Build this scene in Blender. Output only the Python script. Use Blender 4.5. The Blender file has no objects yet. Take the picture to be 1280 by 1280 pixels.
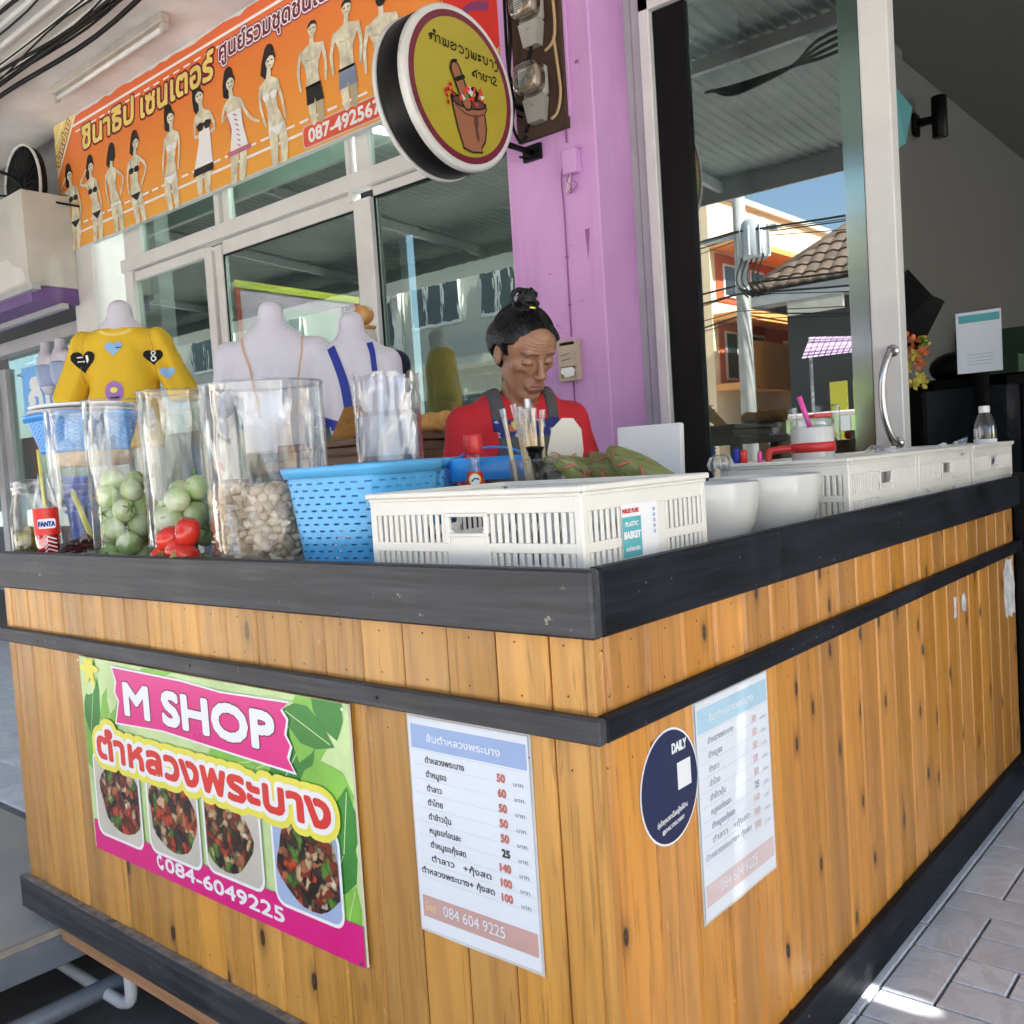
import bpy, bmesh, math, random
import numpy as np
from mathutils import Vector, Matrix
from mathutils.bvhtree import BVHTree
R = math.radians
SC = bpy.context.scene
COL = SC.collection
random.seed(7)
rng = np.random.default_rng(5)

# ---------------- camera, world, sun, exposure ----------------
cd = bpy.data.cameras.new('camera'); cam = bpy.data.objects.new('camera', cd); COL.objects.link(cam)
cd.sensor_width = 36; cd.lens = 33.43; cd.clip_start = .05; cd.clip_end = 400
cam.matrix_world = Matrix(((0.75908, 0.01455, 0.65083, 0.8013), (0.64777, 0.08245, -0.75736, -1.0876),
                           (-0.06468, 0.99649, 0.05316, 1.2089), (0, 0, 0, 1)))
SC.camera = cam
SUN = Vector((.70, .10, .70)).normalized()
world = bpy.data.worlds.new('World'); SC.world = world; world.use_nodes = True
wn = world.node_tree
sky = wn.nodes.new('ShaderNodeTexSky'); sky.sky_type = 'NISHITA'; sky.sun_disc = False
sky.sun_elevation = math.asin(SUN.z); sky.sun_rotation = math.atan2(SUN.x, SUN.y)
sky.air_density = 1.0; sky.dust_density = 2.5; sky.ozone_density = 1.2
bg = wn.nodes['Background']; wn.links.new(sky.outputs[0], bg.inputs[0]); bg.inputs[1].default_value = .08
sd = bpy.data.lights.new('sun', 'SUN'); sd.energy = 5.0; sd.angle = R(.5); sd.color = (1, .965, .91)
sun = bpy.data.objects.new('sun', sd); COL.objects.link(sun)
sun.rotation_euler = SUN.to_track_quat('Z', 'Y').to_euler(); sun.location = (4, 2, 9)
vs = SC.view_settings; vs.view_transform = 'Standard'; vs.look = 'None'; vs.gamma = 1
vs.use_curve_mapping = False; vs.exposure = 2.68
try:
    SC.cycles.max_bounces = 10; SC.cycles.transparent_max_bounces = 24; SC.cycles.diffuse_bounces = 5
    SC.cycles.glossy_bounces = 5; SC.cycles.use_denoising = True; SC.cycles.sample_clamp_indirect = 6
except Exception: pass

# ---------------- materials ----------------
MATS = {}
class N:
    def __init__(s, name):
        s.m = bpy.data.materials.new(name); s.m.use_nodes = True; s.t = s.m.node_tree
        s.b = s.t.nodes['Principled BSDF']; MATS[name] = s.m
    def n(s, ty, **kw):
        x = s.t.nodes.new('ShaderNode' + ty)
        for k, v in kw.items():
            if k.startswith('i_'):
                x.inputs[k[2:].replace('_', ' ')].default_value = v
            else: setattr(x, k, v)
        return x
    def l(s, a, b): s.t.links.new(a, b)
    def pos(s, sc=(1, 1, 1), rnd=True, kind='Object'):
        tc = s.n('TexCoord'); mp = s.n('Mapping'); mp.inputs['Scale'].default_value = sc
        if rnd:
            oi = s.n('ObjectInfo'); ad = s.n('VectorMath', operation='MULTIPLY_ADD')
            cb = s.n('CombineXYZ')
            for i, k in enumerate((37., 71., 13.)):
                mm = s.n('Math', operation='MULTIPLY'); mm.inputs[1].default_value = k
                s.l(oi.outputs['Random'], mm.inputs[0]); s.l(mm.outputs[0], cb.inputs[i])
            va = s.n('VectorMath', operation='ADD'); s.l(tc.outputs[kind], mp.inputs[0])
            s.l(mp.outputs[0], va.inputs[0]); s.l(cb.outputs[0], va.inputs[1]); return va.outputs[0]
        s.l(tc.outputs[kind], mp.inputs[0]); return mp.outputs[0]
    def noise(s, v, scale, detail=4, rough=.55, dist=0):
        x = s.n('TexNoise'); x.inputs['Scale'].default_value = scale; x.inputs['Detail'].default_value = detail
        x.inputs['Roughness'].default_value = rough; x.inputs['Distortion'].default_value = dist
        s.l(v, x.inputs['Vector']); return x.outputs['Fac']
    def ramp(s, f, stops):
        x = s.n('ValToRGB'); e = x.color_ramp.elements
        while len(e) < len(stops): e.new(.5)
        for i, (p, c) in enumerate(stops):
            e[i].position = p; e[i].color = (c, c, c, 1) if not hasattr(c, '__len__') else (*c, 1)
        s.l(f, x.inputs[0]); return x.outputs[0]
    def mix(s, f, a, b, mode='MIX'):
        x = s.n('Mix', data_type='RGBA', blend_type=mode)
        for sock, v in ((x.inputs[0], f), (x.inputs[6], a), (x.inputs[7], b)):
            if hasattr(v, 'is_linked'): s.l(v, sock)
            elif hasattr(v, '__len__'): sock.default_value = (*v, 1)
            else: sock.default_value = v
        return x.outputs[2]
    def bump(s, f, st=.3, dist=.002):
        x = s.n('Bump'); x.inputs['Strength'].default_value = st; x.inputs['Distance'].default_value = dist
        s.l(f, x.inputs['Height']); s.l(x.outputs[0], s.b.inputs['Normal']); return x
    def base(s, c):
        if hasattr(c, 'is_linked'): s.l(c, s.b.inputs['Base Color'])
        else: s.b.inputs['Base Color'].default_value = (*c, 1)
    def rough(s, r):
        if hasattr(r, 'is_linked'): s.l(r, s.b.inputs['Roughness'])
        else: s.b.inputs['Roughness'].default_value = r

def M(name, col, rough=.5, metal=0, var=.12, sc=6, bump=0, bsc=80, coat=0, emit=0, sss=0):
    """generic surface: base colour with soft uneven wear and an optional fine relief"""
    if name in MATS: return MATS[name]
    x = N(name); v = x.pos((1, 1, 1)); f = x.noise(v, sc, 5)
    lo = tuple(c * (1 - var) for c in col); hi = tuple(min(1, c * (1 + var)) for c in col)
    x.base(x.ramp(f, [(.3, lo), (.7, hi)])); x.rough(x.ramp(f, [(.2, max(.03, rough - .06)), (.8, min(1, rough + .08))]))
    x.b.inputs['Metallic'].default_value = metal
    x.b.inputs['Coat Weight'].default_value = coat
    if max(col) < .01: x.b.inputs['Specular IOR Level'].default_value = .22
    if sss:
        x.b.inputs['Subsurface Weight'].default_value = sss; x.b.inputs['Subsurface Scale'].default_value = .01
    if bump: x.bump(x.noise(v, bsc, 3), bump, .002)
    if emit:
        x.b.inputs['Emission Color'].default_value = (*col, 1); x.b.inputs['Emission Strength'].default_value = emit
    return x.m

def glass(name, tint=(.95, .97, .96), refl=.06, edge=.55, rough=.0, wav=.0, rtint=(1, 1, 1), blend=.35):
    x = N(name); x.t.nodes.remove(x.b)
    tr = x.n('BsdfTransparent'); tr.inputs[0].default_value = (*tint, 1)
    gl = x.n('BsdfGlossy'); gl.inputs['Roughness'].default_value = rough; gl.inputs[0].default_value = (*rtint, 1)
    lw = x.n('LayerWeight'); lw.inputs[0].default_value = blend
    mr = x.n('MapRange'); mr.inputs[3].default_value = refl; mr.inputs[4].default_value = edge
    x.l(lw.outputs['Facing'], mr.inputs[0])
    ms = x.n('MixShader'); x.l(mr.outputs[0], ms.inputs[0]); x.l(tr.outputs[0], ms.inputs[1]); x.l(gl.outputs[0], ms.inputs[2])
    if wav:
        v = x.pos((1, 1, .25)); f = x.noise(v, 14, 2); bp = x.n('Bump'); bp.inputs['Strength'].default_value = wav
        bp.inputs['Distance'].default_value = .02; x.l(f, bp.inputs['Height']); x.l(bp.outputs[0], gl.inputs['Normal'])
    x.l(ms.outputs[0], x.t.nodes['Material Output'].inputs[0]); return x.m

def wood(name, light, dark, axis='z', knots=True, rough=.42, grain=1.0, coat=.25, wear=.0, stain=True, gate_=.50):
    x = N(name)
    st = {'z': (1, 1, .07), 'x': (.07, 1, 1), 'y': (1, .07, 1)}[axis]
    v = x.pos(st); v1 = x.pos((1, 1, 1))
    big = x.noise(v, 10, 3, .5, .6); fine = x.noise(v, 60, 5, .62, .5); wide = x.noise(v1, 1.3, 2)
    w = x.n('TexWave', wave_type='BANDS', bands_direction='DIAGONAL'); w.inputs['Scale'].default_value = 9
    w.inputs['Distortion'].default_value = 7; w.inputs['Detail'].default_value = 2; w.inputs['Detail Scale'].default_value = 1.2
    x.l(v, w.inputs['Vector'])
    c = x.mix(x.ramp(big, [(.36, 0), (.8, .75)]), light, dark)
    c = x.mix(x.ramp(w.outputs['Fac'], [(.45, 0), (.95, .24 * grain)]), c, tuple(k * .52 for k in dark))
    c = x.mix(x.ramp(fine, [(.50, 0), (.62, .16 * grain), (.74, .75 * grain)]), c, tuple(k * .6 for k in dark))
    oi = x.n('ObjectInfo'); hv = x.n('HueSaturation')
    mr = x.n('MapRange'); mr.inputs[3].default_value = .74; mr.inputs[4].default_value = 1.14
    x.l(oi.outputs['Random'], mr.inputs[0]); x.l(mr.outputs[0], hv.inputs['Value'])
    m2 = x.n('MapRange'); m2.inputs[3].default_value = 1.08; m2.inputs[4].default_value = .92
    x.l(x.noise(v1, .9, 1), m2.inputs[0]); x.l(m2.outputs[0], hv.inputs['Saturation'])
    x.l(c, hv.inputs['Color']); c = hv.outputs[0]
    if stain:
        c = x.mix(x.ramp(x.noise(v1, 3.1, 5, .6), [(.56, 0), (.75, .22)]), c, tuple(k * .55 for k in dark))
    if knots:
        vo = x.n('TexVoronoi', feature='F1', voronoi_dimensions='2D'); vo.inputs['Scale'].default_value = 5.6 if gate_ > .3 else 7.2
        kv = x.pos((1, 1, .42)); sk_ = x.n('SeparateXYZ'); x.l(kv, sk_.inputs[0]); ak_ = x.n('Math', operation='ADD'); x.l(sk_.outputs[0], ak_.inputs[0]); x.l(sk_.outputs[1], ak_.inputs[1])
        ck_ = x.n('CombineXYZ'); x.l(ak_.outputs[0], ck_.inputs[0]); x.l(sk_.outputs[2], ck_.inputs[1]); x.l(ck_.outputs[0], vo.inputs['Vector'])
        kf = x.ramp(vo.outputs['Distance'], [(.0, .75), (.022, 1), (.038, .95), (.05, .42), (.075, .25), (.14, 0)])
        sep = x.n('SeparateColor'); x.l(vo.outputs['Color'], sep.inputs[0])
        gate = x.ramp(sep.outputs[0], [(gate_, 0), (gate_ + .03, 1)])
        mm = x.n('Math', operation='MULTIPLY'); x.l(kf, mm.inputs[0]); x.l(gate, mm.inputs[1])
        c = x.mix(mm.outputs[0], c, (.028, .012, .006))
    if knots:
        sc_ = x.ramp(x.noise(x.pos((1.6, 1.6, .9)), 26, 5, .7, .8), [(.66, 0), (.70, .30)]); c = x.mix(sc_, c, (.80, .58, .30))
        ln = x.ramp(x.noise(x.pos((1, 1, .03)), 110, 2, .5, .6), [(.60, 0), (.66, .55), (.70, 0)]); c = x.mix(ln, c, tuple(k * .42 for k in dark))
    if wear:
        wf = x.ramp(x.noise(v1, 45, 4, .7), [(.66, 0), (.72, wear)])
        c = x.mix(wf, c, (.5, .45, .38))
    x.base(c); x.rough(x.ramp(x.noise(v1, 9, 4), [(.3, rough - .1), (.7, rough + .12)]))
    x.b.inputs['Coat Weight'].default_value = coat; x.b.inputs['Coat Roughness'].default_value = .3
    x.bump(fine, .25, .001); return x.m

wood('pine', (.68, .34, .066), (.50, .215, .032))
wood('pine_side', (.68, .30, .048), (.50, .19, .027), gate_=.0)
wood('raw_wood', (.42, .22, .10), (.30, .13, .05), 'x', False)
wood('brown_wood', (.17, .07, .03), (.09, .035, .015), 'x', False)
wood('knob_wood', (.55, .30, .10), (.45, .22, .06), 'z', False)
def blackwood(name, col, axis, spec, chips):
    x = N(name); v = x.pos({'x': (.05, 1, 1), 'y': (1, .05, 1)}[axis]); v1 = x.pos()
    g = x.noise(v, 55, 5, .6, .4); p = x.noise(v1, 5, 4, .6)
    c = x.mix(x.ramp(g, [(.42, 0), (.68, 1)]), col, tuple(k * 2.6 for k in col))
    c = x.mix(x.ramp(p, [(.45, 0), (.7, .5)]), c, tuple(k * 2.6 + .01 for k in col))
    ch = x.ramp(x.noise(v1, 40, 4, .65), [(.69, 0), (.72, chips)])
    c = x.mix(ch, c, (.45, .40, .33)); x.base(c)
    x.rough(x.ramp(p, [(.3, spec), (.7, spec + .18)])); x.bump(g, .8, .002)
    if axis == 'y': x.b.inputs['Specular IOR Level'].default_value = .12
    return x.m
blackwood('black_front_lit', (.021, .022, .025), 'x', .40, .5)  # black board paint, copy lightened for the reflected light on the front
blackwood('black_side_shaded', (.007, .008, .011), 'y', .42, .5)  # same board paint, copy darkened for the shaded right face
M('groove', (.10, .045, .015), .8); M('dust', (.20, .17, .14), .95, var=.5, sc=40)
x = N('purple_paint'); v = x.pos(); vv = x.pos((1, 1, .06)); c = x.ramp(x.noise(v, 2.2, 5), [(.3, (.56, .285, .58)), (.7, (.66, .36, .68))])
c = x.mix(x.ramp(x.noise(vv, 16, 4, .6), [(.56, 0), (.74, .35)]), c, (.42, .24, .42)); c = x.mix(x.ramp(x.noise(v, 34, 3, .6), [(.70, 0), (.73, .5)]), c, (.30, .17, .28)); x.base(c); x.rough(.62); x.bump(x.noise(v, 28, 4), .35, .003)
M('white_paint', (.66, .65, .63), .6, var=.07, sc=4, bump=.15, bsc=30)
M('soffit_paint', (.80, .77, .74), .75, var=.14, sc=2.5, bump=.3, bsc=25)
M('alu', (.68, .67, .65), .42, var=.06, sc=7, coat=.1); M('alu_grey', (.42, .42, .43), .45, var=.08)
M('gasket', (.0025, .0025, .003), .55); M('black_metal', (.004, .004, .0045), .42, var=.2)
M('black_gloss', (.0025, .0025, .003), .14, var=.2); M('steel', (.55, .55, .56), .22, 1, .06)
M('galv', (.17, .19, .22), .5, .2, .25, 5, .2, 60); M('white_pipe', (.62, .62, .60), .35, var=.12)
M('deck_sheet', (.36, .35, .32), .55, var=.10, sc=3, bump=.1); M('deck_edge', (.30, .27, .22), .8, var=.25, sc=20)
M('concrete_dark', (.11, .105, .10), .9, var=.45, sc=4, bump=.5, bsc=20); M('asphalt', (.42, .41, .39), .9, var=.2, sc=20)
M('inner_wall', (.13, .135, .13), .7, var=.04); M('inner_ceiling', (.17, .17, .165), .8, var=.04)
M('white_plastic', (.76, .735, .665), .32, var=.03, sc=9); M('bowl_white', (.62, .61, .57), .16, var=.02)
M('blue_plastic', (.10, .42, .76), .32, var=.08); M('bright_blue', (.03, .30, .80), .3, var=.08)
M('cup_blue', (.06, .12, .50), .35); M('white_gloss', (.80, .80, .80), .25, var=.03)
M('grey_white', (.55, .55, .58), .5, var=.05); M('mann', (.64, .62, .69), .48, var=.03, sc=5)
M('red_plastic', (.62, .03, .03), .35, var=.1); M('pink_plastic', (.85, .10, .42), .35)
M('yellow_plastic', (.85, .72, .12), .4); M('black_plastic', (.0035, .0035, .004), .34)
M('styro', (.80, .80, .79), .8, var=.03); M('paper', (.74, .77, .82), .6, var=.03); M('paper_b', (.33, .42, .62), .4)
M('lam', (.60, .60, .58), .45); M('txt', (.055, .055, .06), .5); M('txt_red', (.50, .16, .12), .5); M('torn_print', (.62, .61, .60), .7, var=.3, sc=30); M('white_print', (.82, .82, .82), .4, var=.02)
M('paper_blue', (.30, .42, .66), .35, var=.08); M('paper_pink', (.58, .36, .32), .35, var=.06); M('paper_line', (.55, .60, .70), .4)
M('r_blue', (.42, .62, .74), .6, var=.06); M('r_pink', (.68, .53, .52), .6, var=.06); M('r_txt', (.38, .42, .46), .5)
M('orange_print', (.78, .19, .04), .38, var=.05); M('pink_print', (.72, .015, .22), .3, var=.05)
M('yellow_print', (.80, .72, .08), .35, var=.04); M('red_print', (.68, .03, .02), .35); M('ytext', (.80, .62, .16), .4)
M('purple_print', (.22, .04, .14), .4); M('dkred', (.16, .01, .03), .35); M('redbox', (.72, .10, .05), .4)
M('navy', (.012, .018, .07), .3, var=.1); M('sign_yellow', (.40, .33, .02), .35, var=.03); M('clay', (.30, .11, .05), .5)
M('clay_dark', (.10, .03, .015), .5); M('sign_white', (.66, .66, .63), .3); M('black_print', (.005, .005, .005), .5)
M('leaf_green', (.04, .22, .03), .35, var=.25); M('leaf_light', (.22, .50, .06), .35, var=.25); M('leaf_pale', (.55, .70, .32), .35, var=.2)
M('skin_print', (.66, .62, .46), .4, var=.30, sc=15); M('skin_shade', (.44, .38, .24), .4); M('hair_print', (.015, .012, .012), .5)
M('blue_jeans', (.22, .26, .36), .4); M('pink_lace', (.50, .16, .22), .4)
M('meter_box', (.36, .34, .30), .5, var=.1); M('meter_board', (.06, .032, .02), .8, var=.3, sc=15); M('cable_black', (.005, .005, .005), .55)
M('cable_tan', (.50, .33, .16), .5); M('cable_purple', (.33, .10, .30), .5); M('cream_box', (.50, .40, .30), .55, var=.1)
M('cable_white', (.60, .58, .52), .5); M('tube_white', (.80, .80, .76), .3); M('tube_box', (.50, .46, .40), .5, var=.15)
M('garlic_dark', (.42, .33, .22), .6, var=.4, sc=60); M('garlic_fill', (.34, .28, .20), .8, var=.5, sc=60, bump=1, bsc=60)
M('tomato', (.62, .035, .02), .18, var=.12); M('chilli_dry', (.11, .012, .010), .4, var=.4, sc=30); M('pickle', (.20, .17, .02), .4, var=.6, sc=50)
M('calyx', (.13, .26, .03), .5, var=.2); M('fanta_red', (.60, .01, .02), .15); M('tape_red', (.62, .10, .10), .4)
M('cloth_navy', (.010, .012, .04), .85, bump=.3, bsc=200); M('strap_blue', (.012, .03, .30), .6); M('strap_beige', (.60, .38, .22), .6)
M('tshirt_red', (.50, .012, .022), .8, var=.06, sc=12, bump=.3, bsc=260); M('trousers', (.03, .03, .05), .85)
M('tshirt_yellow', (.74, .47, .02), .8, var=.05, sc=12, bump=.3, bsc=260); M('lilac', (.34, .16, .46), .6); M('sky_blue', (.28, .50, .80), .6)
M('cloth_tan', (.50, .26, .07), .9, var=.25, sc=30, bump=.8, bsc=90); M('cloth_red', (.35, .02, .02), .8); M('cloth_green', (.05, .10, .06), .8)
M('orange_cloth', (.75, .07, .03), .8)
M('purple_awn', (.16, .08, .26), .5, var=.2); M('duct_white', (.56, .54, .48), .5, var=.12, sc=3)
M('wall_orange', (.80, .34, .10), .8, var=.06, sc=1, bump=.2); M('wall_cream', (.82, .62, .40), .8, var=.06, sc=1); M('wall_red', (.48, .09, .03), .8)
M('wall_white', (.44, .42, .38), .8, var=.10, sc=.8); M('dark_glass', (.02, .025, .03), .08); M('roof_tile', (.13, .085, .06), .75, var=.35, sc=3)
M('dark_wall', (.06, .06, .065), .8); M('concrete', (.36, .35, .33), .85, var=.2, sc=3, bump=.3, bsc=20); M('pink_fringe', (.62, .42, .60), .7)
M('sign_cream', (.55, .52, .44), .6); M('poster_pink', (.80, .55, .70), .5); M('poster_board', (.62, .62, .60), .5)
M('flower_y', (.75, .62, .10), .6); M('flower_o', (.75, .22, .08), .6); M('shop_red', (.10, .01, .02), .5); M('tealprint', (.10, .42, .45), .4)
glass('jar_glass', (.965, .975, .97), .035, .75, .02, .6, blend=.22)
glass('clear_plastic', (.88, .90, .92), .06, .6, .08, .8, blend=.3)
glass('pet', (.93, .95, .97), .06, .7, .04, .5, blend=.3)
glass('door_glass', (.48, .54, .52), .25, .50, 0, 0, (.90, .98, .99), .35)
glass('win_glass', (.60, .67, .64), .20, .52, 0, .012, (.80, .93, .88), .35)
glass('win_clear', (.85, .92, .9), .06, .3, 0, 0, (.8, .96, .9), .35)
glass('film_strip', (.55, .70, .65), .30, .5, .15, 0, (.80, 1, .95), .35)
glass('meter_glass', (.75, .73, .66), .10, .6, .1, 0)
glass('bag', (.86, .87, .90), .14, .7, .18, 1.5, blend=.45)

x = N('mixed_lines')          # pale corrugated metal sheet
v = x.pos(); x.base(x.ramp(x.noise(v, 1.8, 5), [(.3, (.66, .65, .62)), (.7, (.82, .81, .78))])); x.rough(.5)
x = N('awning_sheet'); v = x.pos(); x.base(x.ramp(x.noise(v, 1.4, 5), [(.3, (.20, .21, .20)), (.7, (.34, .35, .34))])); x.rough(.5)
M('rust_cloth', (.16, .065, .035), .7, var=.45, sc=5)
x = N('marble')
v = x.pos((1, 1, 1)); vn = x.ramp(x.noise(v, 5, 6, .62, 1.6), [(.44, 0), (.5, .5), (.56, 0)])
oi = x.n('ObjectInfo'); c = x.mix(oi.outputs['Random'], (.72, .76, .82), (.58, .62, .69))
c = x.mix(vn, c, (.46, .47, .51)); c = x.mix(x.ramp(x.noise(v, 2.2, 4), [(.5, 0), (.75, .5)]), c, (.50, .50, .54)); x.base(c); x.rough(.33)
M('grout', (.17, .165, .16), .9, var=.3, sc=20)
x = N('food')                 # printed photographs of mixed salads
v = x.pos((1, 1, 1), False); vo = x.n('TexVoronoi'); vo.inputs['Scale'].default_value = 46; vo.inputs['Randomness'].default_value = 1
nz = x.n('TexNoise'); nz.inputs['Scale'].default_value = 30; x.l(v, nz.inputs['Vector'])
va = x.n('VectorMath', operation='MULTIPLY_ADD'); va.inputs[1].default_value = (.055, .055, .055); x.l(nz.outputs['Color'], va.inputs[0]); x.l(v, va.inputs[2]); x.l(va.outputs[0], vo.inputs['Vector'])
sp = x.n('SeparateColor'); x.l(vo.outputs['Color'], sp.inputs[0])
rr = x.ramp(sp.outputs[0], [(.0, (.02, .012, .01)), (.16, (.22, .03, .01)), (.32, (.50, .06, .02)), (.44, (.55, .38, .20)), (.58, (.10, .22, .03)), (.68, (.05, .03, .02)), (.82, (.42, .14, .06)), (.94, (.66, .55, .38))])
for nd in x.t.nodes:
    if nd.type == 'VALTORGB': nd.color_ramp.interpolation = 'CONSTANT'
c = x.mix(x.ramp(vo.outputs['Distance'], [(.3, 0), (.75, .8)]), rr, (.015, .01, .008)); x.base(c); x.rough(.3)
x = N('pot_print'); v = x.pos((1, 1, 1), False); gr = x.noise(v, 1.0, 2)
x = N('orange_fade')          # printed gradient of the shop banner, yellow towards its lower edge
tc = x.n('TexCoord'); sx = x.n('SeparateXYZ'); x.l(tc.outputs['Object'], sx.inputs[0])
mr = x.n('MapRange'); mr.inputs[1].default_value = 3.0; mr.inputs[2].default_value = 4.0; x.l(sx.outputs[2], mr.inputs[0])
x.base(x.ramp(mr.outputs[0], [(0, (.84, .40, .06)), (.45, (.82, .27, .045)), (1, (.74, .13, .035))])); x.rough(.38)
x = N('garlic'); oi = x.n('ObjectInfo'); v = x.pos(); c = x.ramp(oi.outputs['Random'], [(0, (.50, .36, .22)), (.3, (.66, .53, .38)), (.65, (.76, .67, .54)), (.85, (.60, .46, .36)), (1, (.48, .42, .36))])
c = x.mix(x.ramp(x.noise(x.pos((1, 1, .2)), 90, 3), [(.4, 0), (.7, .55)]), c, (.34, .22, .12)); x.base(c); x.rough(.42)
x = N('eggplant'); v = x.pos()
c = x.ramp(x.noise(v, 20, 4, .55), [(.30, (.30, .46, .12)), (.45, (.55, .66, .30)), (.60, (.78, .80, .60))]); oi = x.n('ObjectInfo'); hv = x.n('HueSaturation'); mr = x.n('MapRange'); mr.inputs[3].default_value = .72; mr.inputs[4].default_value = 1.12; x.l(oi.outputs['Random'], mr.inputs[0]); x.l(mr.outputs[0], hv.inputs['Value']); x.l(c, hv.inputs['Color']); c = x.mix(x.ramp(x.noise(v, 55, 3), [(.68, 0), (.72, .6)]), hv.outputs[0], (.40, .30, .14))
x.base(c); x.rough(.22)
x = N('leafwrap'); v = x.pos((.08, 1, 1)); x.base(x.ramp(x.noise(v, 70, 4), [(.3, (.06, .08, .02)), (.5, (.20, .22, .07)), (.62, (.12, .14, .04)), (.72, (.42, .14, .11))])); x.rough(.5); x.bump(x.noise(v, 60, 3), .5, .003)
x = N('skin'); vc = x.n('VertexColor', layer_name='Col'); v = x.pos((1, 1, 1), False)
x.base(x.mix(.25, vc.outputs[0], x.ramp(x.noise(v, 60, 4), [(.3, (.22, .10, .055)), (.7, (.44, .23, .135))])))
x.rough(x.ramp(x.noise(v, 25, 4), [(.3, .36), (.7, .52)])); x.b.inputs['Subsurface Weight'].default_value = .08; x.b.inputs['Subsurface Radius'].default_value = (.012, .005, .003)
x.bump(x.noise(v, 240, 5, .7), .35, .0015)
M('stick_wood', (.80, .62, .36), .6); x = N('hair'); v = x.pos((1, .12, .5), False); x.base(x.ramp(x.noise(v, 150, 3), [(.35, (.0012, .0011, .001)), (.8, (.012, .010, .009))])); x.rough(.42); x.b.inputs['Specular IOR Level'].default_value = .35
x.b.inputs['Anisotropic'].default_value = .5; x.bump(x.noise(v, 170, 3), .9, .004)
x = N('apron'); vc = x.n('VertexColor', layer_name='Col'); v = x.pos((1, 1, 1), False)
x.base(vc.outputs[0]); x.rough(.85); x.bump(x.noise(v, 300, 2), .3, .001)
x = N('chair_glow')           # lit lamp tube seen only inside the shops
x.b.inputs['Emission Color'].default_value = (.9, 1, .95, 1); x.b.inputs['Emission Strength'].default_value = 48
M('canvas_teal', (.16, .40, .34), .7, var=.08)
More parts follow.
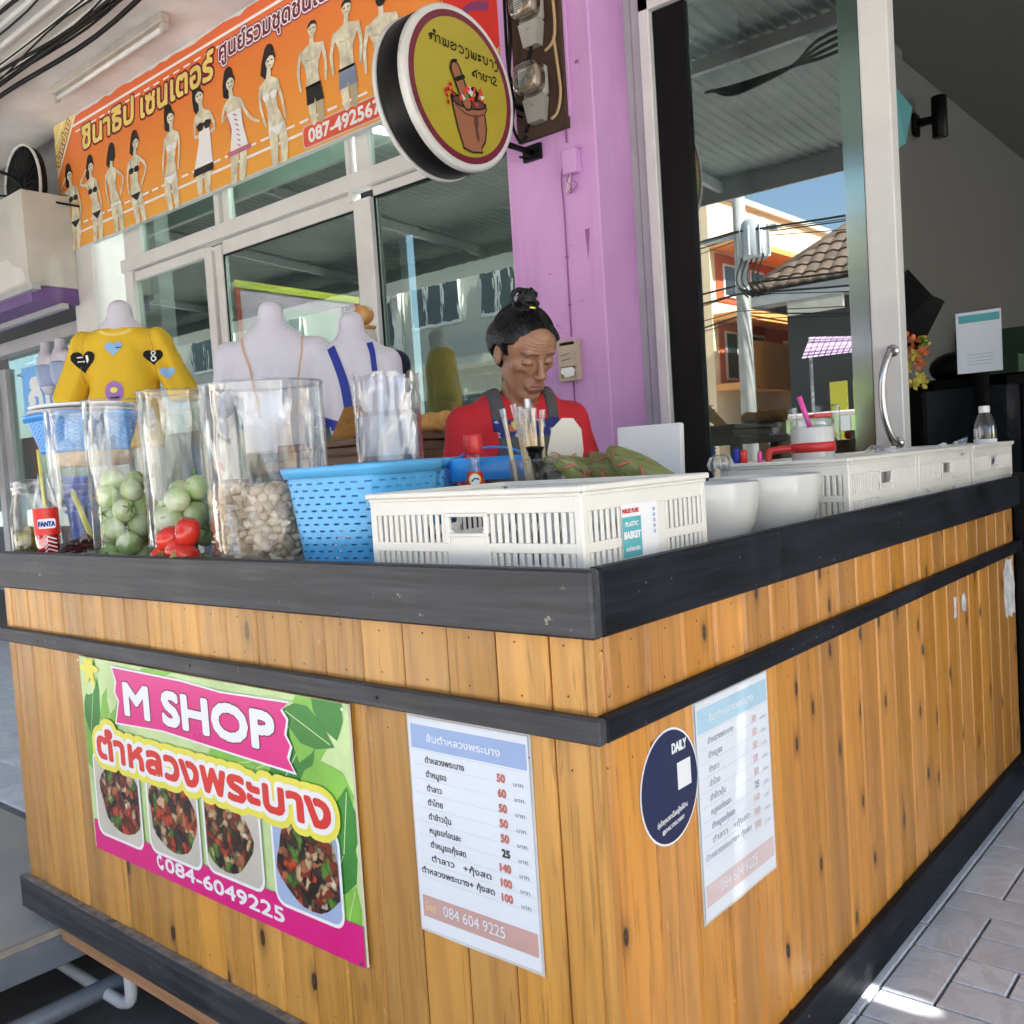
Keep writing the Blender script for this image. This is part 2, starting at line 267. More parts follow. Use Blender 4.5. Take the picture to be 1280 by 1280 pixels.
# ---------------- mesh helpers ----------------
class B:
    def __init__(s): s.v = []; s.f = []; s.m = []; s.sm = []
    def add(s, vs, fs, mi=0, smooth=False):
        o = len(s.v); s.v += [tuple(p) for p in vs]
        for f in fs: s.f.append(tuple(i + o for i in f)); s.m.append(mi); s.sm.append(smooth)
        return s
    def box(s, x0, x1, y0, y1, z0, z1, mi=0, M_=None):
        vs = [(x, y, z) for x in (x0, x1) for y in (y0, y1) for z in (z0, z1)]
        if M_ is not None: vs = [M_ @ Vector(p) for p in vs]
        return s.add(vs, [(0, 1, 3, 2), (4, 6, 7, 5), (0, 4, 5, 1), (2, 3, 7, 6), (0, 2, 6, 4), (1, 5, 7, 3)], mi)
    def bev(s, x0, x1, y0, y1, z0, z1, b, mi=0, M_=None, smooth=False):
        """box with chamfered edges"""
        vs = []; idx = {}
        c = ((x0 + x1) / 2, (y0 + y1) / 2, (z0 + z1) / 2); h = ((x1 - x0) / 2, (y1 - y0) / 2, (z1 - z0) / 2)
        b = min(b, *[k * .98 for k in h])
        for sx in (-1, 1):
            for sy in (-1, 1):
                for sz in (-1, 1):
                    for a in range(3):
                        o = [h[0] - b, h[1] - b, h[2] - b]; o[a] += b
                        idx[(sx, sy, sz, a)] = len(vs)
                        vs.append(Vector((c[0] + sx * o[0], c[1] + sy * o[1], c[2] + sz * o[2])))
        fs = []
        S = (-1, 1)
        for a in range(3):
            u, w = [(1, 2), (2, 0), (0, 1)][a]
            for sg in S:
                q = []
                for (p, r) in ((-1, -1), (1, -1), (1, 1), (-1, 1)):
                    k = [0, 0, 0]; k[a] = sg; k[u] = p; k[w] = r; q.append(idx[(*k, a)])
                fs.append(tuple(q) if sg > 0 else tuple(reversed(q)))
        for a in range(3):
            u, w = [(1, 2), (2, 0), (0, 1)][a]
            for p in S:
                for r in S:
                    k0 = [0, 0, 0]; k1 = [0, 0, 0]; k0[a] = -1; k1[a] = 1
                    k0[u] = k1[u] = p; k0[w] = k1[w] = r
                    q = (idx[(*k0, u)], idx[(*k1, u)], idx[(*k1, w)], idx[(*k0, w)])
                    fs.append(q if p * r > 0 else tuple(reversed(q)))
        for sx in S:
            for sy in S:
                for sz in S:
                    q = tuple(idx[(sx, sy, sz, a)] for a in range(3))
                    fs.append(q if sx * sy * sz > 0 else tuple(reversed(q)))
        if M_ is not None: vs = [M_ @ p for p in vs]
        return s.add(vs, fs, mi, smooth)
    def tube(s, pts, r, n=8, mi=0, closed=False, cap=True):
        P = [Vector(p) for p in pts]; rs = r if hasattr(r, '__len__') else [r] * len(P); vs = []; fs = []
        up = Vector((0, 0, 1)); prev = None
        for i, p in enumerate(P):
            if closed: t = P[(i + 1) % len(P)] - P[i - 1]
            else: t = P[min(i + 1, len(P) - 1)] - P[max(i - 1, 0)]
            t.normalize()
            if prev is None:
                a = t.orthogonal().normalized()
            else:
                a = prev - t * prev.dot(t)
                a = a.normalized() if a.length > 1e-6 else t.orthogonal().normalized()
            prev = a; b = t.cross(a)
            for k in range(n):
                an = 2 * math.pi * k / n; vs.append(p + (a * math.cos(an) + b * math.sin(an)) * rs[i])
        m = len(P)
        for i in range(m if closed else m - 1):
            for k in range(n):
                j = (i + 1) % m
                fs.append((i * n + k, i * n + (k + 1) % n, j * n + (k + 1) % n, j * n + k))
        if cap and not closed: fs += [tuple(reversed(range(n))), tuple((m - 1) * n + k for k in range(n))]
        return s.add(vs, fs, mi, True)
    def lathe(s, prof, c=(0, 0, 0), n=32, mi=0, sq=None, M_=None):
        """prof: (r, z); sq=(ex, ax, ay) superellipse exponent and scale"""
        vs = []; fs = []
        for (r, z) in prof:
            for k in range(n):
                a = 2 * math.pi * k / n; ca, sa = math.cos(a), math.sin(a)
                if sq:
                    e = 2 / sq[0]; ca = math.copysign(abs(ca) ** e, ca) * sq[1]; sa = math.copysign(abs(sa) ** e, sa) * sq[2]
                p = Vector((c[0] + r * ca, c[1] + r * sa, c[2] + z)); vs.append(M_ @ p if M_ is not None else p)
        for i in range(len(prof) - 1):
            for k in range(n): fs.append((i * n + k, i * n + (k + 1) % n, (i + 1) * n + (k + 1) % n, (i + 1) * n + k))
        if prof[0][0] > 1e-4: fs.append(tuple(reversed(range(n))))
        if prof[-1][0] > 1e-4: fs.append(tuple((len(prof) - 1) * n + k for k in range(n)))
        return s.add(vs, fs, mi, True)
    def lathe_open(s, prof, c=(0, 0, 0), n=32, mi=0, sq=None, M_=None):
        o = len(s.f); s.lathe(prof, c, n, mi, sq, M_)
        while len(s.f) > o and len(s.f[-1]) == n and n > 4: s.f.pop(); s.m.pop(); s.sm.pop()
        return s
    def ell(s, c, r, n=12, m=8, mi=0, M_=None):
        prof = [(max(1e-5, math.sin(math.pi * i / m)), -math.cos(math.pi * i / m)) for i in range(m + 1)]
        T = Matrix.Translation(c) @ (M_ if M_ is not None else Matrix()) @ Matrix.Diagonal((*r, 1))
        return s.lathe(prof, (0, 0, 0), n, mi, None, T)
    def poly(s, F, pts, d=0, mi=0):
        O, U, V, Nn = F
        vs = [O + U * p[0] + V * p[1] + Nn * d for p in pts]
        ar = sum(pts[i - 1][0] * pts[i][1] - pts[i][0] * pts[i - 1][1] for i in range(len(pts)))
        f = tuple(range(len(pts)))
        return s.add(vs, [f if ar > 0 else tuple(reversed(f))], mi)
    def stroke(s, F, pts, w, d=0, mi=0, round_=True):
        ws = w if hasattr(w, '__len__') else [w] * len(pts)
        P = [Vector(p) for p in pts]
        L = []; Rr = []
        for i, p in enumerate(P):
            t = P[min(i + 1, len(P) - 1)] - P[max(i - 1, 0)]; t.normalize(); nn = Vector((-t.y, t.x)) * ws[i] / 2
            L.append(p + nn); Rr.append(p - nn)
        for i in range(len(P) - 1):
            s.poly(F, [Rr[i], Rr[i + 1], L[i + 1], L[i]], d, mi)
        if round_:
            for i, p in ((0, P[0]), (len(P) - 1, P[-1])):
                s.disc(F, p, ws[i] / 2, d - .00004, mi, 10)
        return s
    def disc(s, F, c, r, d=0, mi=0, n=24, ry=None, rot=0):
        ry = r if ry is None else ry
        cs, sn = math.cos(rot), math.sin(rot)
        pts = []
        for k in range(n):
            a = 2 * math.pi * k / n; x_, y_ = r * math.cos(a), ry * math.sin(a)
            pts.append((c[0] + x_ * cs - y_ * sn, c[1] + x_ * sn + y_ * cs))
        return s.poly(F, pts, d, mi)
    def build(s, name, mats, parent=None, origin=None, label=None):
        me = bpy.data.meshes.new(name)
        vs = s.v
        if origin is not None: vs = [(p[0] - origin[0], p[1] - origin[1], p[2] - origin[2]) for p in vs]
        me.from_pydata(vs, [], s.f)
        if isinstance(mats, str): mats = [mats]
        for k in mats: me.materials.append(MATS[k])
        me.polygons.foreach_set('material_index', s.m); me.polygons.foreach_set('use_smooth', s.sm); me.update()
        o = bpy.data.objects.new(name, me); COL.objects.link(o)
        if origin is not None: o.location = origin
        if parent is not None:
            o.parent = parent
            if origin is not None: o.location = Vector(origin)
        if label: o['label'] = label
        return o
def autosmooth(o, ang=40):
    me = o.data; bm = bmesh.new(); bm.from_mesh(me)
    for e in bm.edges:
        e.smooth = not (len(e.link_faces) == 2 and e.calc_face_angle(0) > R(ang))
    bm.to_mesh(me); bm.free(); return o
def tag(o, label=None, cat=None, group=None, kind=None):
    if label: o['label'] = label
    if cat: o['category'] = cat
    if group: o['group'] = group
    if kind: o['kind'] = kind
    return o
def thing(name, label, cat, loc=(0, 0, 0), rz=0, group=None):
    o = bpy.data.objects.new(name, None); COL.objects.link(o); o.location = loc; o.rotation_euler = (0, 0, rz)
    o.empty_display_size = .1
    return tag(o, label, cat, group)
def dup(root, loc=None, rz=None, label=None, scale=None):
    r = root.copy(); COL.objects.link(r)
    if loc is not None: r.location = loc
    if rz is not None: r.rotation_euler = (0, 0, rz)
    if scale: r.scale = scale
    if label: r['label'] = label
    for ch in list(root.children):
        c = ch.copy(); COL.objects.link(c); c.parent = r
        for g in ch.children:
            d = g.copy(); COL.objects.link(d); d.parent = c
    return r
X, Y_, Z = Vector((1, 0, 0)), Vector((0, 1, 0)), Vector((0, 0, 1))
def FR(o, U=X, V=Z):
    return (Vector(o), U.normalized(), V.normalized(), U.cross(V).normalized())
FRONT = FR((0, 0, 0)); SIDE = FR((0, 0, 0), Y_, Z)     # the two outer faces of the counter

def dist_to(mask, R_):
    """distance (cells) from every cell to the nearest True cell, capped"""
    big = R_ + 2.0; g = np.where(mask, 0., big)
    for i in range(1, g.shape[0]): g[i] = np.minimum(g[i], g[i - 1] + 1)
    for i in range(g.shape[0] - 2, -1, -1): g[i] = np.minimum(g[i], g[i + 1] + 1)
    out = g.copy()
    for dx in range(1, int(R_) + 2):
        s_ = np.full_like(g, big); s_[:, dx:] = g[:, :-dx]; out = np.minimum(out, np.hypot(s_, dx))
        s_ = np.full_like(g, big); s_[:, :-dx] = g[:, dx:]; out = np.minimum(out, np.hypot(s_, dx))
    return out
MSQ = {1: [[0, 4, 7]], 2: [[4, 1, 5]], 3: [[0, 1, 5, 7]], 4: [[5, 2, 6]], 5: [[0, 4, 5, 2, 6, 7]], 6: [[4, 1, 2, 6]], 7: [[0, 1, 2, 6, 7]], 8: [[7, 6, 3]], 9: [[0, 4, 6, 3]],
       10: [[4, 1, 5, 6, 3, 7]], 11: [[0, 1, 5, 6, 3]], 12: [[7, 5, 2, 3]], 13: [[0, 4, 5, 2, 3]], 14: [[4, 1, 2, 3, 7]]}
def iso_faces(D, iso):
    """clean flat outline of D <= iso: marching squares, full cells merged into runs"""
    V = []; Fc = []; f = iso - D; H_, W_ = D.shape; ins = f > 0
    code = ins[:-1, :-1] * 1 + ins[:-1, 1:] * 2 + ins[1:, 1:] * 4 + ins[1:, :-1] * 8
    for j in range(H_ - 1):
        row = code[j]; i = 0; nz = np.nonzero(row)[0]
        if not len(nz): continue
        i = nz[0]; e_ = nz[-1]
        while i <= e_:
            c = row[i]
            if c == 15:
                k = i
                while k <= e_ and row[k] == 15: k += 1
                o = len(V); V += [(i, j), (k, j), (k, j + 1), (i, j + 1)]; Fc.append((o, o + 1, o + 2, o + 3)); i = k; continue
            if c:
                a, b, c2, d = f[j, i], f[j, i + 1], f[j + 1, i + 1], f[j + 1, i]
                t = lambda p, q: p / (p - q) if p != q else .5
                P = [(i, j), (i + 1, j), (i + 1, j + 1), (i, j + 1), (i + t(a, b), j), (i + 1, j + t(b, c2)), (i + t(d, c2), j + 1), (i, j + t(a, d))]
                for q in MSQ[int(c)]:
                    o = len(V); V += [P[k] for k in q]; Fc.append(tuple(range(o, o + len(q))))
            i += 1
    return V, Fc
def text(par, name, body, F, u, v, h, mats, d=.001, w=None, bold=0, align='LEFT', rot=0, rings=(), shear=0):
    """flat lettering on frame F: h = capital height, w = forced width, rings = [(radius, material)] outlines behind it"""
    cu = bpy.data.curves.new('txt', 'FONT'); cu.body = body; cu.size = h / .72; cu.align_x = 'LEFT'; cu.shear = shear; cu.resolution_u = 3
    o = bpy.data.objects.new('txt', cu); COL.objects.link(o)
    me = bpy.data.meshes.new_from_object(o); bpy.data.objects.remove(o)
    vs = [(p.co.x, p.co.y) for p in me.vertices]; me.calc_loop_triangles(); tr = [tuple(t.vertices) for t in me.loop_triangles]; bpy.data.meshes.remove(me)
    if not vs: return None
    x0 = min(p[0] for p in vs); x1 = max(p[0] for p in vs); k = (w / (x1 - x0)) if w else 1
    vs = [((p[0] - x0) * k, p[1]) for p in vs]; L = (x1 - x0) * k
    sh = {'LEFT': 0, 'CENTER': -.5, 'RIGHT': -1}[align] * L
    cs, sn = math.cos(rot), math.sin(rot); O, U, V, Nn = F
    b = B()
    def put(P, fs, dd, mi):
        b.add([O + U * (u + (a + sh) * cs - c * sn) + V * (v + (a + sh) * sn + c * cs) + Nn * dd for a, c in P], fs, mi)
    if not bold and not rings:
        put(vs, tr, d, 0); return b.build(name, mats, par)
    mr = max([bold] + [r_ for r_, m_ in rings]); cell = h / (40 if h > .04 else 26); pad = int(mr / cell) + 3
    a_ = np.array(vs); lo = a_.min(0); n_ = np.ceil((a_.max(0) - lo) / cell).astype(int) + 2 * pad + 1
    mask = np.zeros((n_[1], n_[0]), bool); g = (a_ - lo) / cell + pad
    for t in tr:
        p = g[list(t)]; l0 = np.floor(p.min(0)).astype(int); h0 = np.ceil(p.max(0)).astype(int) + 1
        X_, Yy = np.meshgrid(np.arange(l0[0], h0[0]), np.arange(l0[1], h0[1]))
        e = lambda A, C: (C[0] - A[0]) * (Yy - A[1]) - (C[1] - A[1]) * (X_ - A[0])
        e0, e1, e2 = e(p[0], p[1]), e(p[1], p[2]), e(p[2], p[0])
        mask[l0[1]:h0[1], l0[0]:h0[0]] |= ((e0 >= -1e-6) & (e1 >= -1e-6) & (e2 >= -1e-6)) | ((e0 <= 1e-6) & (e1 <= 1e-6) & (e2 <= 1e-6))
    Dd = dist_to(mask, mr / cell + 2) - np.minimum(dist_to(~mask, 3), 3) + .0
    lv = d; mm = []
    for r_, m_ in sorted(rings, key=lambda t_: -t_[0]):
        P, fs = iso_faces(Dd, r_ / cell + .3); put([((p - pad) * cell + lo[0], (q - pad) * cell + lo[1]) for p, q in P], fs, lv, len(mm)); mm.append(m_); lv += .0005
    P, fs = iso_faces(Dd, bold / cell + .3); put([((p - pad) * cell + lo[0], (q - pad) * cell + lo[1]) for p, q in P], fs, lv, len(mm)); mm.append(mats)
    return b.build(name, mm, par)

def smooth_path(pts, n=6, closed=False):
    P = [Vector(p) for p in pts]; out = []; m = len(P)
    for i in range(m if closed else m - 1):
        p0 = P[i - 1] if (i > 0 or closed) else P[0]; p1 = P[i]; p2 = P[(i + 1) % m]; p3 = P[(i + 2) % m] if (i + 2 < m or closed) else P[-1]
        for k in range(n):
            t = k / n
            out.append(.5 * ((2 * p1) + (-p0 + p2) * t + (2 * p0 - 5 * p1 + 4 * p2 - p3) * t * t + (-p0 + 3 * p1 - 3 * p2 + p3) * t ** 3))
    if not closed: out.append(P[-1])
    return out

# ---------------- implicit surfaces (bodies, clothes, mannequins) ----------------
class SDF:
    def __init__(s, lo, hi, h):
        s.lo = np.array(lo, float); s.h = h; s.n = np.ceil((np.array(hi) - s.lo) / h).astype(int) + 1
        s.F = np.full(s.n, .3, np.float32)
    def win(s, lo, hi):
        a = np.clip(np.floor((np.array(lo) - s.lo) / s.h).astype(int), 0, s.n - 1)
        b = np.clip(np.ceil((np.array(hi) - s.lo) / s.h).astype(int) + 1, 1, s.n)
        g = np.meshgrid(*[s.lo[i] + s.h * np.arange(a[i], b[i]) for i in range(3)], indexing='ij', sparse=True)
        return tuple(slice(a[i], b[i]) for i in range(3)), g
    def _op(s, sl, d, k, sub):
        f = s.F[sl]
        if sub:
            h = np.clip(.5 - .5 * (f + d) / k, 0, 1); s.F[sl] = f * (1 - h) - d * h + k * h * (1 - h)
        else:
            h = np.clip(.5 + .5 * (f - d) / k, 0, 1); s.F[sl] = f * (1 - h) + d * h - k * h * (1 - h)
    def ell(s, c, r, k=.02, sub=False, T=None):
        c = np.array(c, float); r = np.array(r, float); m = r.max() + k * 2 + .02
        if T is not None: cw = T[0] @ c + T[1]
        else: cw = c
        sl, (gx, gy, gz) = s.win(cw - m, cw + m)
        if T is not None:
            px, py, pz = gx - T[1][0], gy - T[1][1], gz - T[1][2]; A = T[0].T
            qx = A[0, 0] * px + A[0, 1] * py + A[0, 2] * pz; qy = A[1, 0] * px + A[1, 1] * py + A[1, 2] * pz; qz = A[2, 0] * px + A[2, 1] * py + A[2, 2] * pz
        else: qx, qy, qz = gx, gy, gz
        qx, qy, qz = qx - c[0], qy - c[1], qz - c[2]
        k0 = np.sqrt((qx / r[0]) ** 2 + (qy / r[1]) ** 2 + (qz / r[2]) ** 2); k1 = np.sqrt((qx / r[0] ** 2) ** 2 + (qy / r[1] ** 2) ** 2 + (qz / r[2] ** 2) ** 2)
        d = k0 * (k0 - 1) / np.maximum(k1, 1e-6); s._op(sl, d.astype(np.float32), k, sub)
    def cap(s, a, b, ra, rb=None, k=.02, sub=False, T=None, sq=1.0):
        rb = ra if rb is None else rb; a = np.array(a, float); b = np.array(b, float)
        if T is not None: a = T[0] @ a + T[1]; b = T[0] @ b + T[1]
        m = max(ra, rb) + k * 2 + .02
        sl, (gx, gy, gz) = s.win(np.minimum(a, b) - m, np.maximum(a, b) + m)
        ab = b - a; L = ab @ ab; px, py, pz = gx - a[0], gy - a[1], gz - a[2]
        t = np.clip((px * ab[0] + py * ab[1] + pz * ab[2]) / L, 0, 1)
        d = np.sqrt((px - t * ab[0]) ** 2 + ((py - t * ab[1]) * sq) ** 2 + (pz - t * ab[2]) ** 2) - (ra + (rb - ra) * t)
        s._op(sl, d.astype(np.float32), k, sub)
    def grid(s):
        return np.meshgrid(*[s.lo[i] + s.h * np.arange(s.n[i]) for i in range(3)], indexing='ij', sparse=True)
    def mesh(s):
        F = s.F; ins = F < 0; n0, n1, n2 = F.shape
        cs = [(i, j, k) for i in (0, 1) for j in (0, 1) for k in (0, 1)]
        sub = lambda A, i, j, k: A[i:n0 - 1 + i, j:n1 - 1 + j, k:n2 - 1 + k]
        cnt = sum(sub(ins, *c).astype(np.int8) for c in cs); act = (cnt > 0) & (cnt < 8)
        ii = np.argwhere(act); idx = np.full(act.shape, -1, np.int64); idx[act] = np.arange(len(ii))
        acc = np.zeros((len(ii), 3)); w = np.zeros(len(ii))
        val = {c: F[ii[:, 0] + c[0], ii[:, 1] + c[1], ii[:, 2] + c[2]].astype(float) for c in cs}
        for c in cs:
            for ax in range(3):
                if c[ax] == 0:
                    d = list(c); d[ax] = 1; d = tuple(d); a, b = val[c], val[d]; m = (a < 0) != (b < 0)
                    t = np.where(m, a / np.where(m, a - b, 1), 0); p = np.tile(np.array(c, float), (len(ii), 1)); p[:, ax] += t
                    acc += p * m[:, None]; w += m
        V = s.lo + s.h * (ii + acc / np.maximum(w, 1)[:, None]); fs = []
        for ax in range(3):
            u, v = (ax + 1) % 3, (ax + 2) % 3; a = [slice(1, -1)] * 3; a[ax] = slice(0, -1); b = list(a); b[ax] = slice(1, None)
            A, Bb = ins[tuple(a)], ins[tuple(b)]; off = [1, 1, 1]; off[ax] = 0
            for flip in (False, True):
                e = np.argwhere((A & ~Bb) if not flip else (~A & Bb)) + off
                if not len(e): continue
                q = []
                for du, dv in ((-1, -1), (0, -1), (0, 0), (-1, 0)):
                    p = e.copy(); p[:, u] += du; p[:, v] += dv; q.append(idx[p[:, 0], p[:, 1], p[:, 2]])
                q = np.stack(q, 1); q = q[:, ::-1] if flip else q
                fs.append(q[(q >= 0).all(1)])
        return V, np.concatenate(fs)
def sdf_obj(name, parts, mat, parent=None, colf=None):
    """parts: list of (V, F); joined into one mesh"""
    V = []; Fs = []; o = 0
    for v, f in parts: V.append(v); Fs.append(f + o); o += len(v)
    V = np.concatenate(V); Fs = np.concatenate(Fs)
    me = bpy.data.meshes.new(name); me.from_pydata(V.tolist(), [], Fs.tolist()); me.materials.append(MATS[mat])
    me.polygons.foreach_set('use_smooth', [True] * len(me.polygons))
    if colf is not None:
        c = colf(V); ca = me.color_attributes.new('Col', 'FLOAT_COLOR', 'POINT')
        ca.data.foreach_set('color', np.concatenate([c, np.ones((len(c), 1))], 1).astype(np.float32).ravel())
    me.update(); ob = bpy.data.objects.new(name, me); COL.objects.link(ob)
    if parent: ob.parent = parent
    return ob
# ================= SETTING =================
def struct(name, b, m, label=None):
    o = b.build(name, m); o['kind'] = 'structure'; return o
GZ = -.34
b = B(); b.box(-90, 60, -95, 30, GZ - .2, GZ); struct('street', b, 'asphalt')
b = B(); b.box(-30, 8, -1.2, 2.45, GZ - .1, GZ + .004); struct('drain_concrete', b, 'concrete_dark')
# raised pavement slab (right of and behind the counter)
b = B(); b.box(-30, 8, .33, 2.9, GZ, -.012); b.box(-.03, 8, -.02, .33, GZ, -.012)
pav = struct('pavement', b, 'grout')
# marble-look floor tiles, each a piece; module of 0.46 m cut in rectangles
CELL = .46 / 4
PAT = [(0, 0, 2, 1), (2, 0, 1, 1), (3, 0, 1, 2), (0, 1, 1, 2), (1, 1, 2, 1), (1, 2, 1, 1), (2, 2, 2, 1), (0, 3, 1, 1), (1, 3, 2, 1), (3, 3, 1, 1)]
PAT2 = [(0, 0, 1, 1), (1, 0, 2, 1), (3, 0, 1, 1), (0, 1, 2, 1), (2, 1, 1, 2), (3, 1, 1, 1), (0, 2, 1, 2), (1, 2, 1, 1), (3, 2, 1, 2), (1, 3, 2, 1)]
tile_me = {}
def tile(x0, y0, wx, wy):
    key = (round(wx, 4), round(wy, 4))
    if key not in tile_me:
        o = B().bev(0, wx - .0065, 0, wy - .0065, -.011, 0, .0022).build('floor_tile', 'marble', pav); tile_me[key] = o.data
    else:
        o = bpy.data.objects.new('floor_tile', tile_me[key]); COL.objects.link(o); o.parent = pav
    o.location = (x0 + .0025, y0 + .0025, random.uniform(-.0006, .0004))
for iy in range(5):
    tile(-.018, .362 + iy * .46, .055, .46)
for ix in range(3):
    for iy in range(5):
        for (a, c, w_, h_) in (PAT if (ix + iy) % 2 else PAT2):
            xx, yy = .037 + ix * .46 + a * CELL, .362 + iy * .46 + c * CELL
            if yy + h_ * CELL < 2.66 and (ix < 1 or iy < 3): tile(xx, yy, w_ * CELL, h_ * CELL)
for ix in range(8):
    for iy in range(4):
        tile(-2.9 - .46 * ix, .36 + iy * .46, .46, .46 if (ix + iy) % 2 else .23)
        if (ix + iy) % 2 == 0: tile(-2.9 - .46 * ix, .59 + iy * .46, .46, .23)
b = B(); b.box(-30, -6.1, .33, 2.4, -.011, -.004); b.box(.037 + .46, 8, .36, 2.6, -.011, -.0045); b.box(-2.43, -.05, .34, 2.4, -.011, -.004)
o = b.build('floor_surface', 'marble', pav)

# steel deck / ramp left of the counter
dk = thing('entrance_ramp', 'grey sheet metal entry deck with steel frame on the floor left of the counter', 'ramp', (-3.4, .1, 0))
off = Vector((3.4, -.1, 0))
def lb(): return B()
b = B(); b.bev(-6.6 + 3.4, -1.885 + 3.4, -1.2 - .1, .325 - .1, -.012, 0, .003); b.build('deck_sheet', 'deck_sheet', dk)
b = B(); b.box(-1.884 + 3.4, -1.874 + 3.4, -1.3, .225, -.014, .004); b.build('sheet_edge', 'deck_edge', dk)
b = B(); b.bev(-1.93 + 3.4, -1.87 + 3.4, -1.3, .225, -.10, -.015, .004); b.bev(-6.6 + 3.4, -1.93 + 3.4, -1.28, -1.22, -.10, -.015, .004); b.build('frame_beam', 'galv', dk)
b = B(); b.tube([(1.58, -1.3, -.19), (1.58, .1, -.19), (1.58, .225, -.19)], .026, 14); b.build('frame_pipe', 'galv', dk)
b = B(); b.box(1.55, 1.61, .17, .22, GZ, -.1); b.box(-3.0, -2.94, -1.28, -1.22, GZ, -.1); b.build('leg', 'galv', dk)
dk2 = B()
dk2.tube(smooth_path([(-2.6, .08, -.20), (-2.15, .08, -.199), (-1.78, .08, -.198), (-1.70, .08, -.19), (-1.665, .08, -.165), (-1.66, .08, -.11), (-1.66, .08, -.0)], 6), .0165, 12)
tag(dk2.build('bent_pipe', 'white_pipe'), 'white bent pipe hooking up under the bottom board of the counter', 'pipe')

# ceiling: painted soffit + ribbed metal awning with a gap
b = B(); b.box(-16, 8, 1.78, 2.5, 3.99, 4.15); struct('soffit', b, 'soffit_paint')
b = B(); pitch = .115
gap = (3.97, 4.13, 1.47, 1.545)
xs = []
yr0, yr1 = -2.25, 1.80
def zc(y): return 4.02 - (1.80 - y) * .075
ys = []
y = yr1
k = 0
prof = [(0, 0), (.07, 0), (.082, .018), (.103, .018)]
while y > .9:
    for (dy, dz) in prof:
        ys.append((y - dy, dz))
    y -= pitch
for (xa, xb) in ((-16, gap[0]), (gap[0], gap[1]), (gap[1], 8)):
    vs = []; fs = []
    for (yy, dz) in ys: vs += [(xa, yy, zc(yy) - dz), (xb, yy, zc(yy) - dz)]
    for i in range(len(ys) - 1):
        if xa == gap[0] and gap[2] < ys[i][0] < gap[3]: continue
        fs.append((2 * i, 2 * i + 1, 2 * i + 3, 2 * i + 2))
    b.add(vs, fs)
yb0, yb1 = yr0, y + .115 - .103
vs = []; fs = []; x_ = -16; cols = []
while x_ < 8:
    for (dx, dz) in ((0, 0), (.045, 0), (.055, .016), (.075, .016), (.085, 0)): cols.append((x_ + dx, dz))
    x_ += .0951
for (xx, dz) in cols: vs += [(xx, yb0, zc(yb0) - dz), (xx, yb1, zc(yb1) - dz - .006)]
for i in range(len(cols) - 1): fs.append((2 * i, 2 * i + 1, 2 * i + 3, 2 * i + 2))
struct('awning_lining', b, 'mixed_lines'); b = B(); b.add(vs, fs)
aw = struct('awning_roof', b, 'awning_sheet')
for xx in (-14.5, -11.5, -8.6, -6.6, -3.5, -.6, 2.5, 5.4):
    b = B(); b.box(xx, xx + .05, yr0, 1.75, 0, .09); o = b.build('roof_beam', 'alu_grey', aw)
    o.location = (0, 0, 0); me = o.data
    for v_ in me.vertices: v_.co.z += zc(v_.co.y) - .125
b = B(); b.box(-16, 8, yr0 - .03, yr0, zc(yr0) - .2, zc(yr0) + .05); b.build('gutter', 'alu_grey', aw)
b = B(); b.box(-16, -5.2, yr0 + .02, yr0 + .6, zc(yr0) - .32, zc(yr0) - .3); b.box(-16, 8, .0, .05, zc(0) - .12, zc(0) - .03)
b.build('roof_purlin', 'alu_grey', aw)

nw = thing('light_block_wall', 'plain grey wall added out of view to block light from the right', 'wall', (4.6, 0, 0))  # unseen wall, added to shade the right side of the purple column
b = B(); b.box(0, .15, 1.35, 2.45, GZ, 3.8); b.build('wall', 'dark_wall', nw)
# ================= COUNTER =================
ct = thing('food_counter', 'L shaped pine plank food counter with black painted rails and rim', 'counter')
E_L = [-.0155 if i == 0 else -.082 - .1064 * (i - 1) for i in range(20)] + [-2.045]
def plank(x0, x1, z0, z1, side, mp={}):
    key = (round(x1 - x0, 3), round(z1 - z0, 3), side)
    w_, h_ = x1 - x0, z1 - z0
    if key not in mp:
        b = B()
        if side == 'F': b.bev(.0012, w_ - .0012, 0, .018, 0, h_, .0045)
        else: b.bev(-.018, 0, .001, w_ - .001, 0, h_, .0065)
        o = b.build('plank', 'pine' if side == 'F' else 'pine_side', ct); mp[key] = o.data
    else:
        o = bpy.data.objects.new('plank', mp[key]); COL.objects.link(o); o.parent = ct
    o.location = (x0, random.uniform(-.0008, .0008), z0) if side == 'F' else (random.uniform(-.0008, .0008), x0, z0)
for i in range(len(E_L) - 1):
    plank(E_L[i + 1], E_L[i], .825, .958, 'F'); plank(E_L[i + 1], E_L[i], .105, .806, 'F')
E_R = [.019] + [.0355 + .108 * i for i in range(23)]
for i in range(len(E_R) - 1):
    plank(E_R[i], E_R[i + 1], .825, .958, 'S'); plank(E_R[i], E_R[i + 1], .105, .806, 'S')
b = B(); b.bev(-.016, .001, -.001, .0185, .10, .958, .004); b.build('corner_trim', 'pine', ct)
b = B(); b.box(-2.04, -.019, .019, .03, .02, .955); b.box(-.03, -.0195, .03, 2.41, .02, .955); b.box(-2.045, -2.03, .019, .55, .02, .955)
b.build('backing_board', 'groove', ct)
b = B()
for i in range(len(E_L) - 1):
    for zz in (.855, .930, .16, .755): b.disc(FRONT, ((E_L[i] + E_L[i + 1]) / 2 + random.uniform(-.01, .01), zz + random.uniform(-.006, .006)), .0019, .0010, 0, 7)
b.build('nail_head', 'groove', ct)['kind'] = 'stuff'
b = B()
for i in range(len(E_R) - 1):
    for zz in (.855, .930, .16, .755): b.disc(SIDE, ((E_R[i] + E_R[i + 1]) / 2 + random.uniform(-.01, .01), zz + random.uniform(-.006, .006)), .0019, .0010, 0, 7)
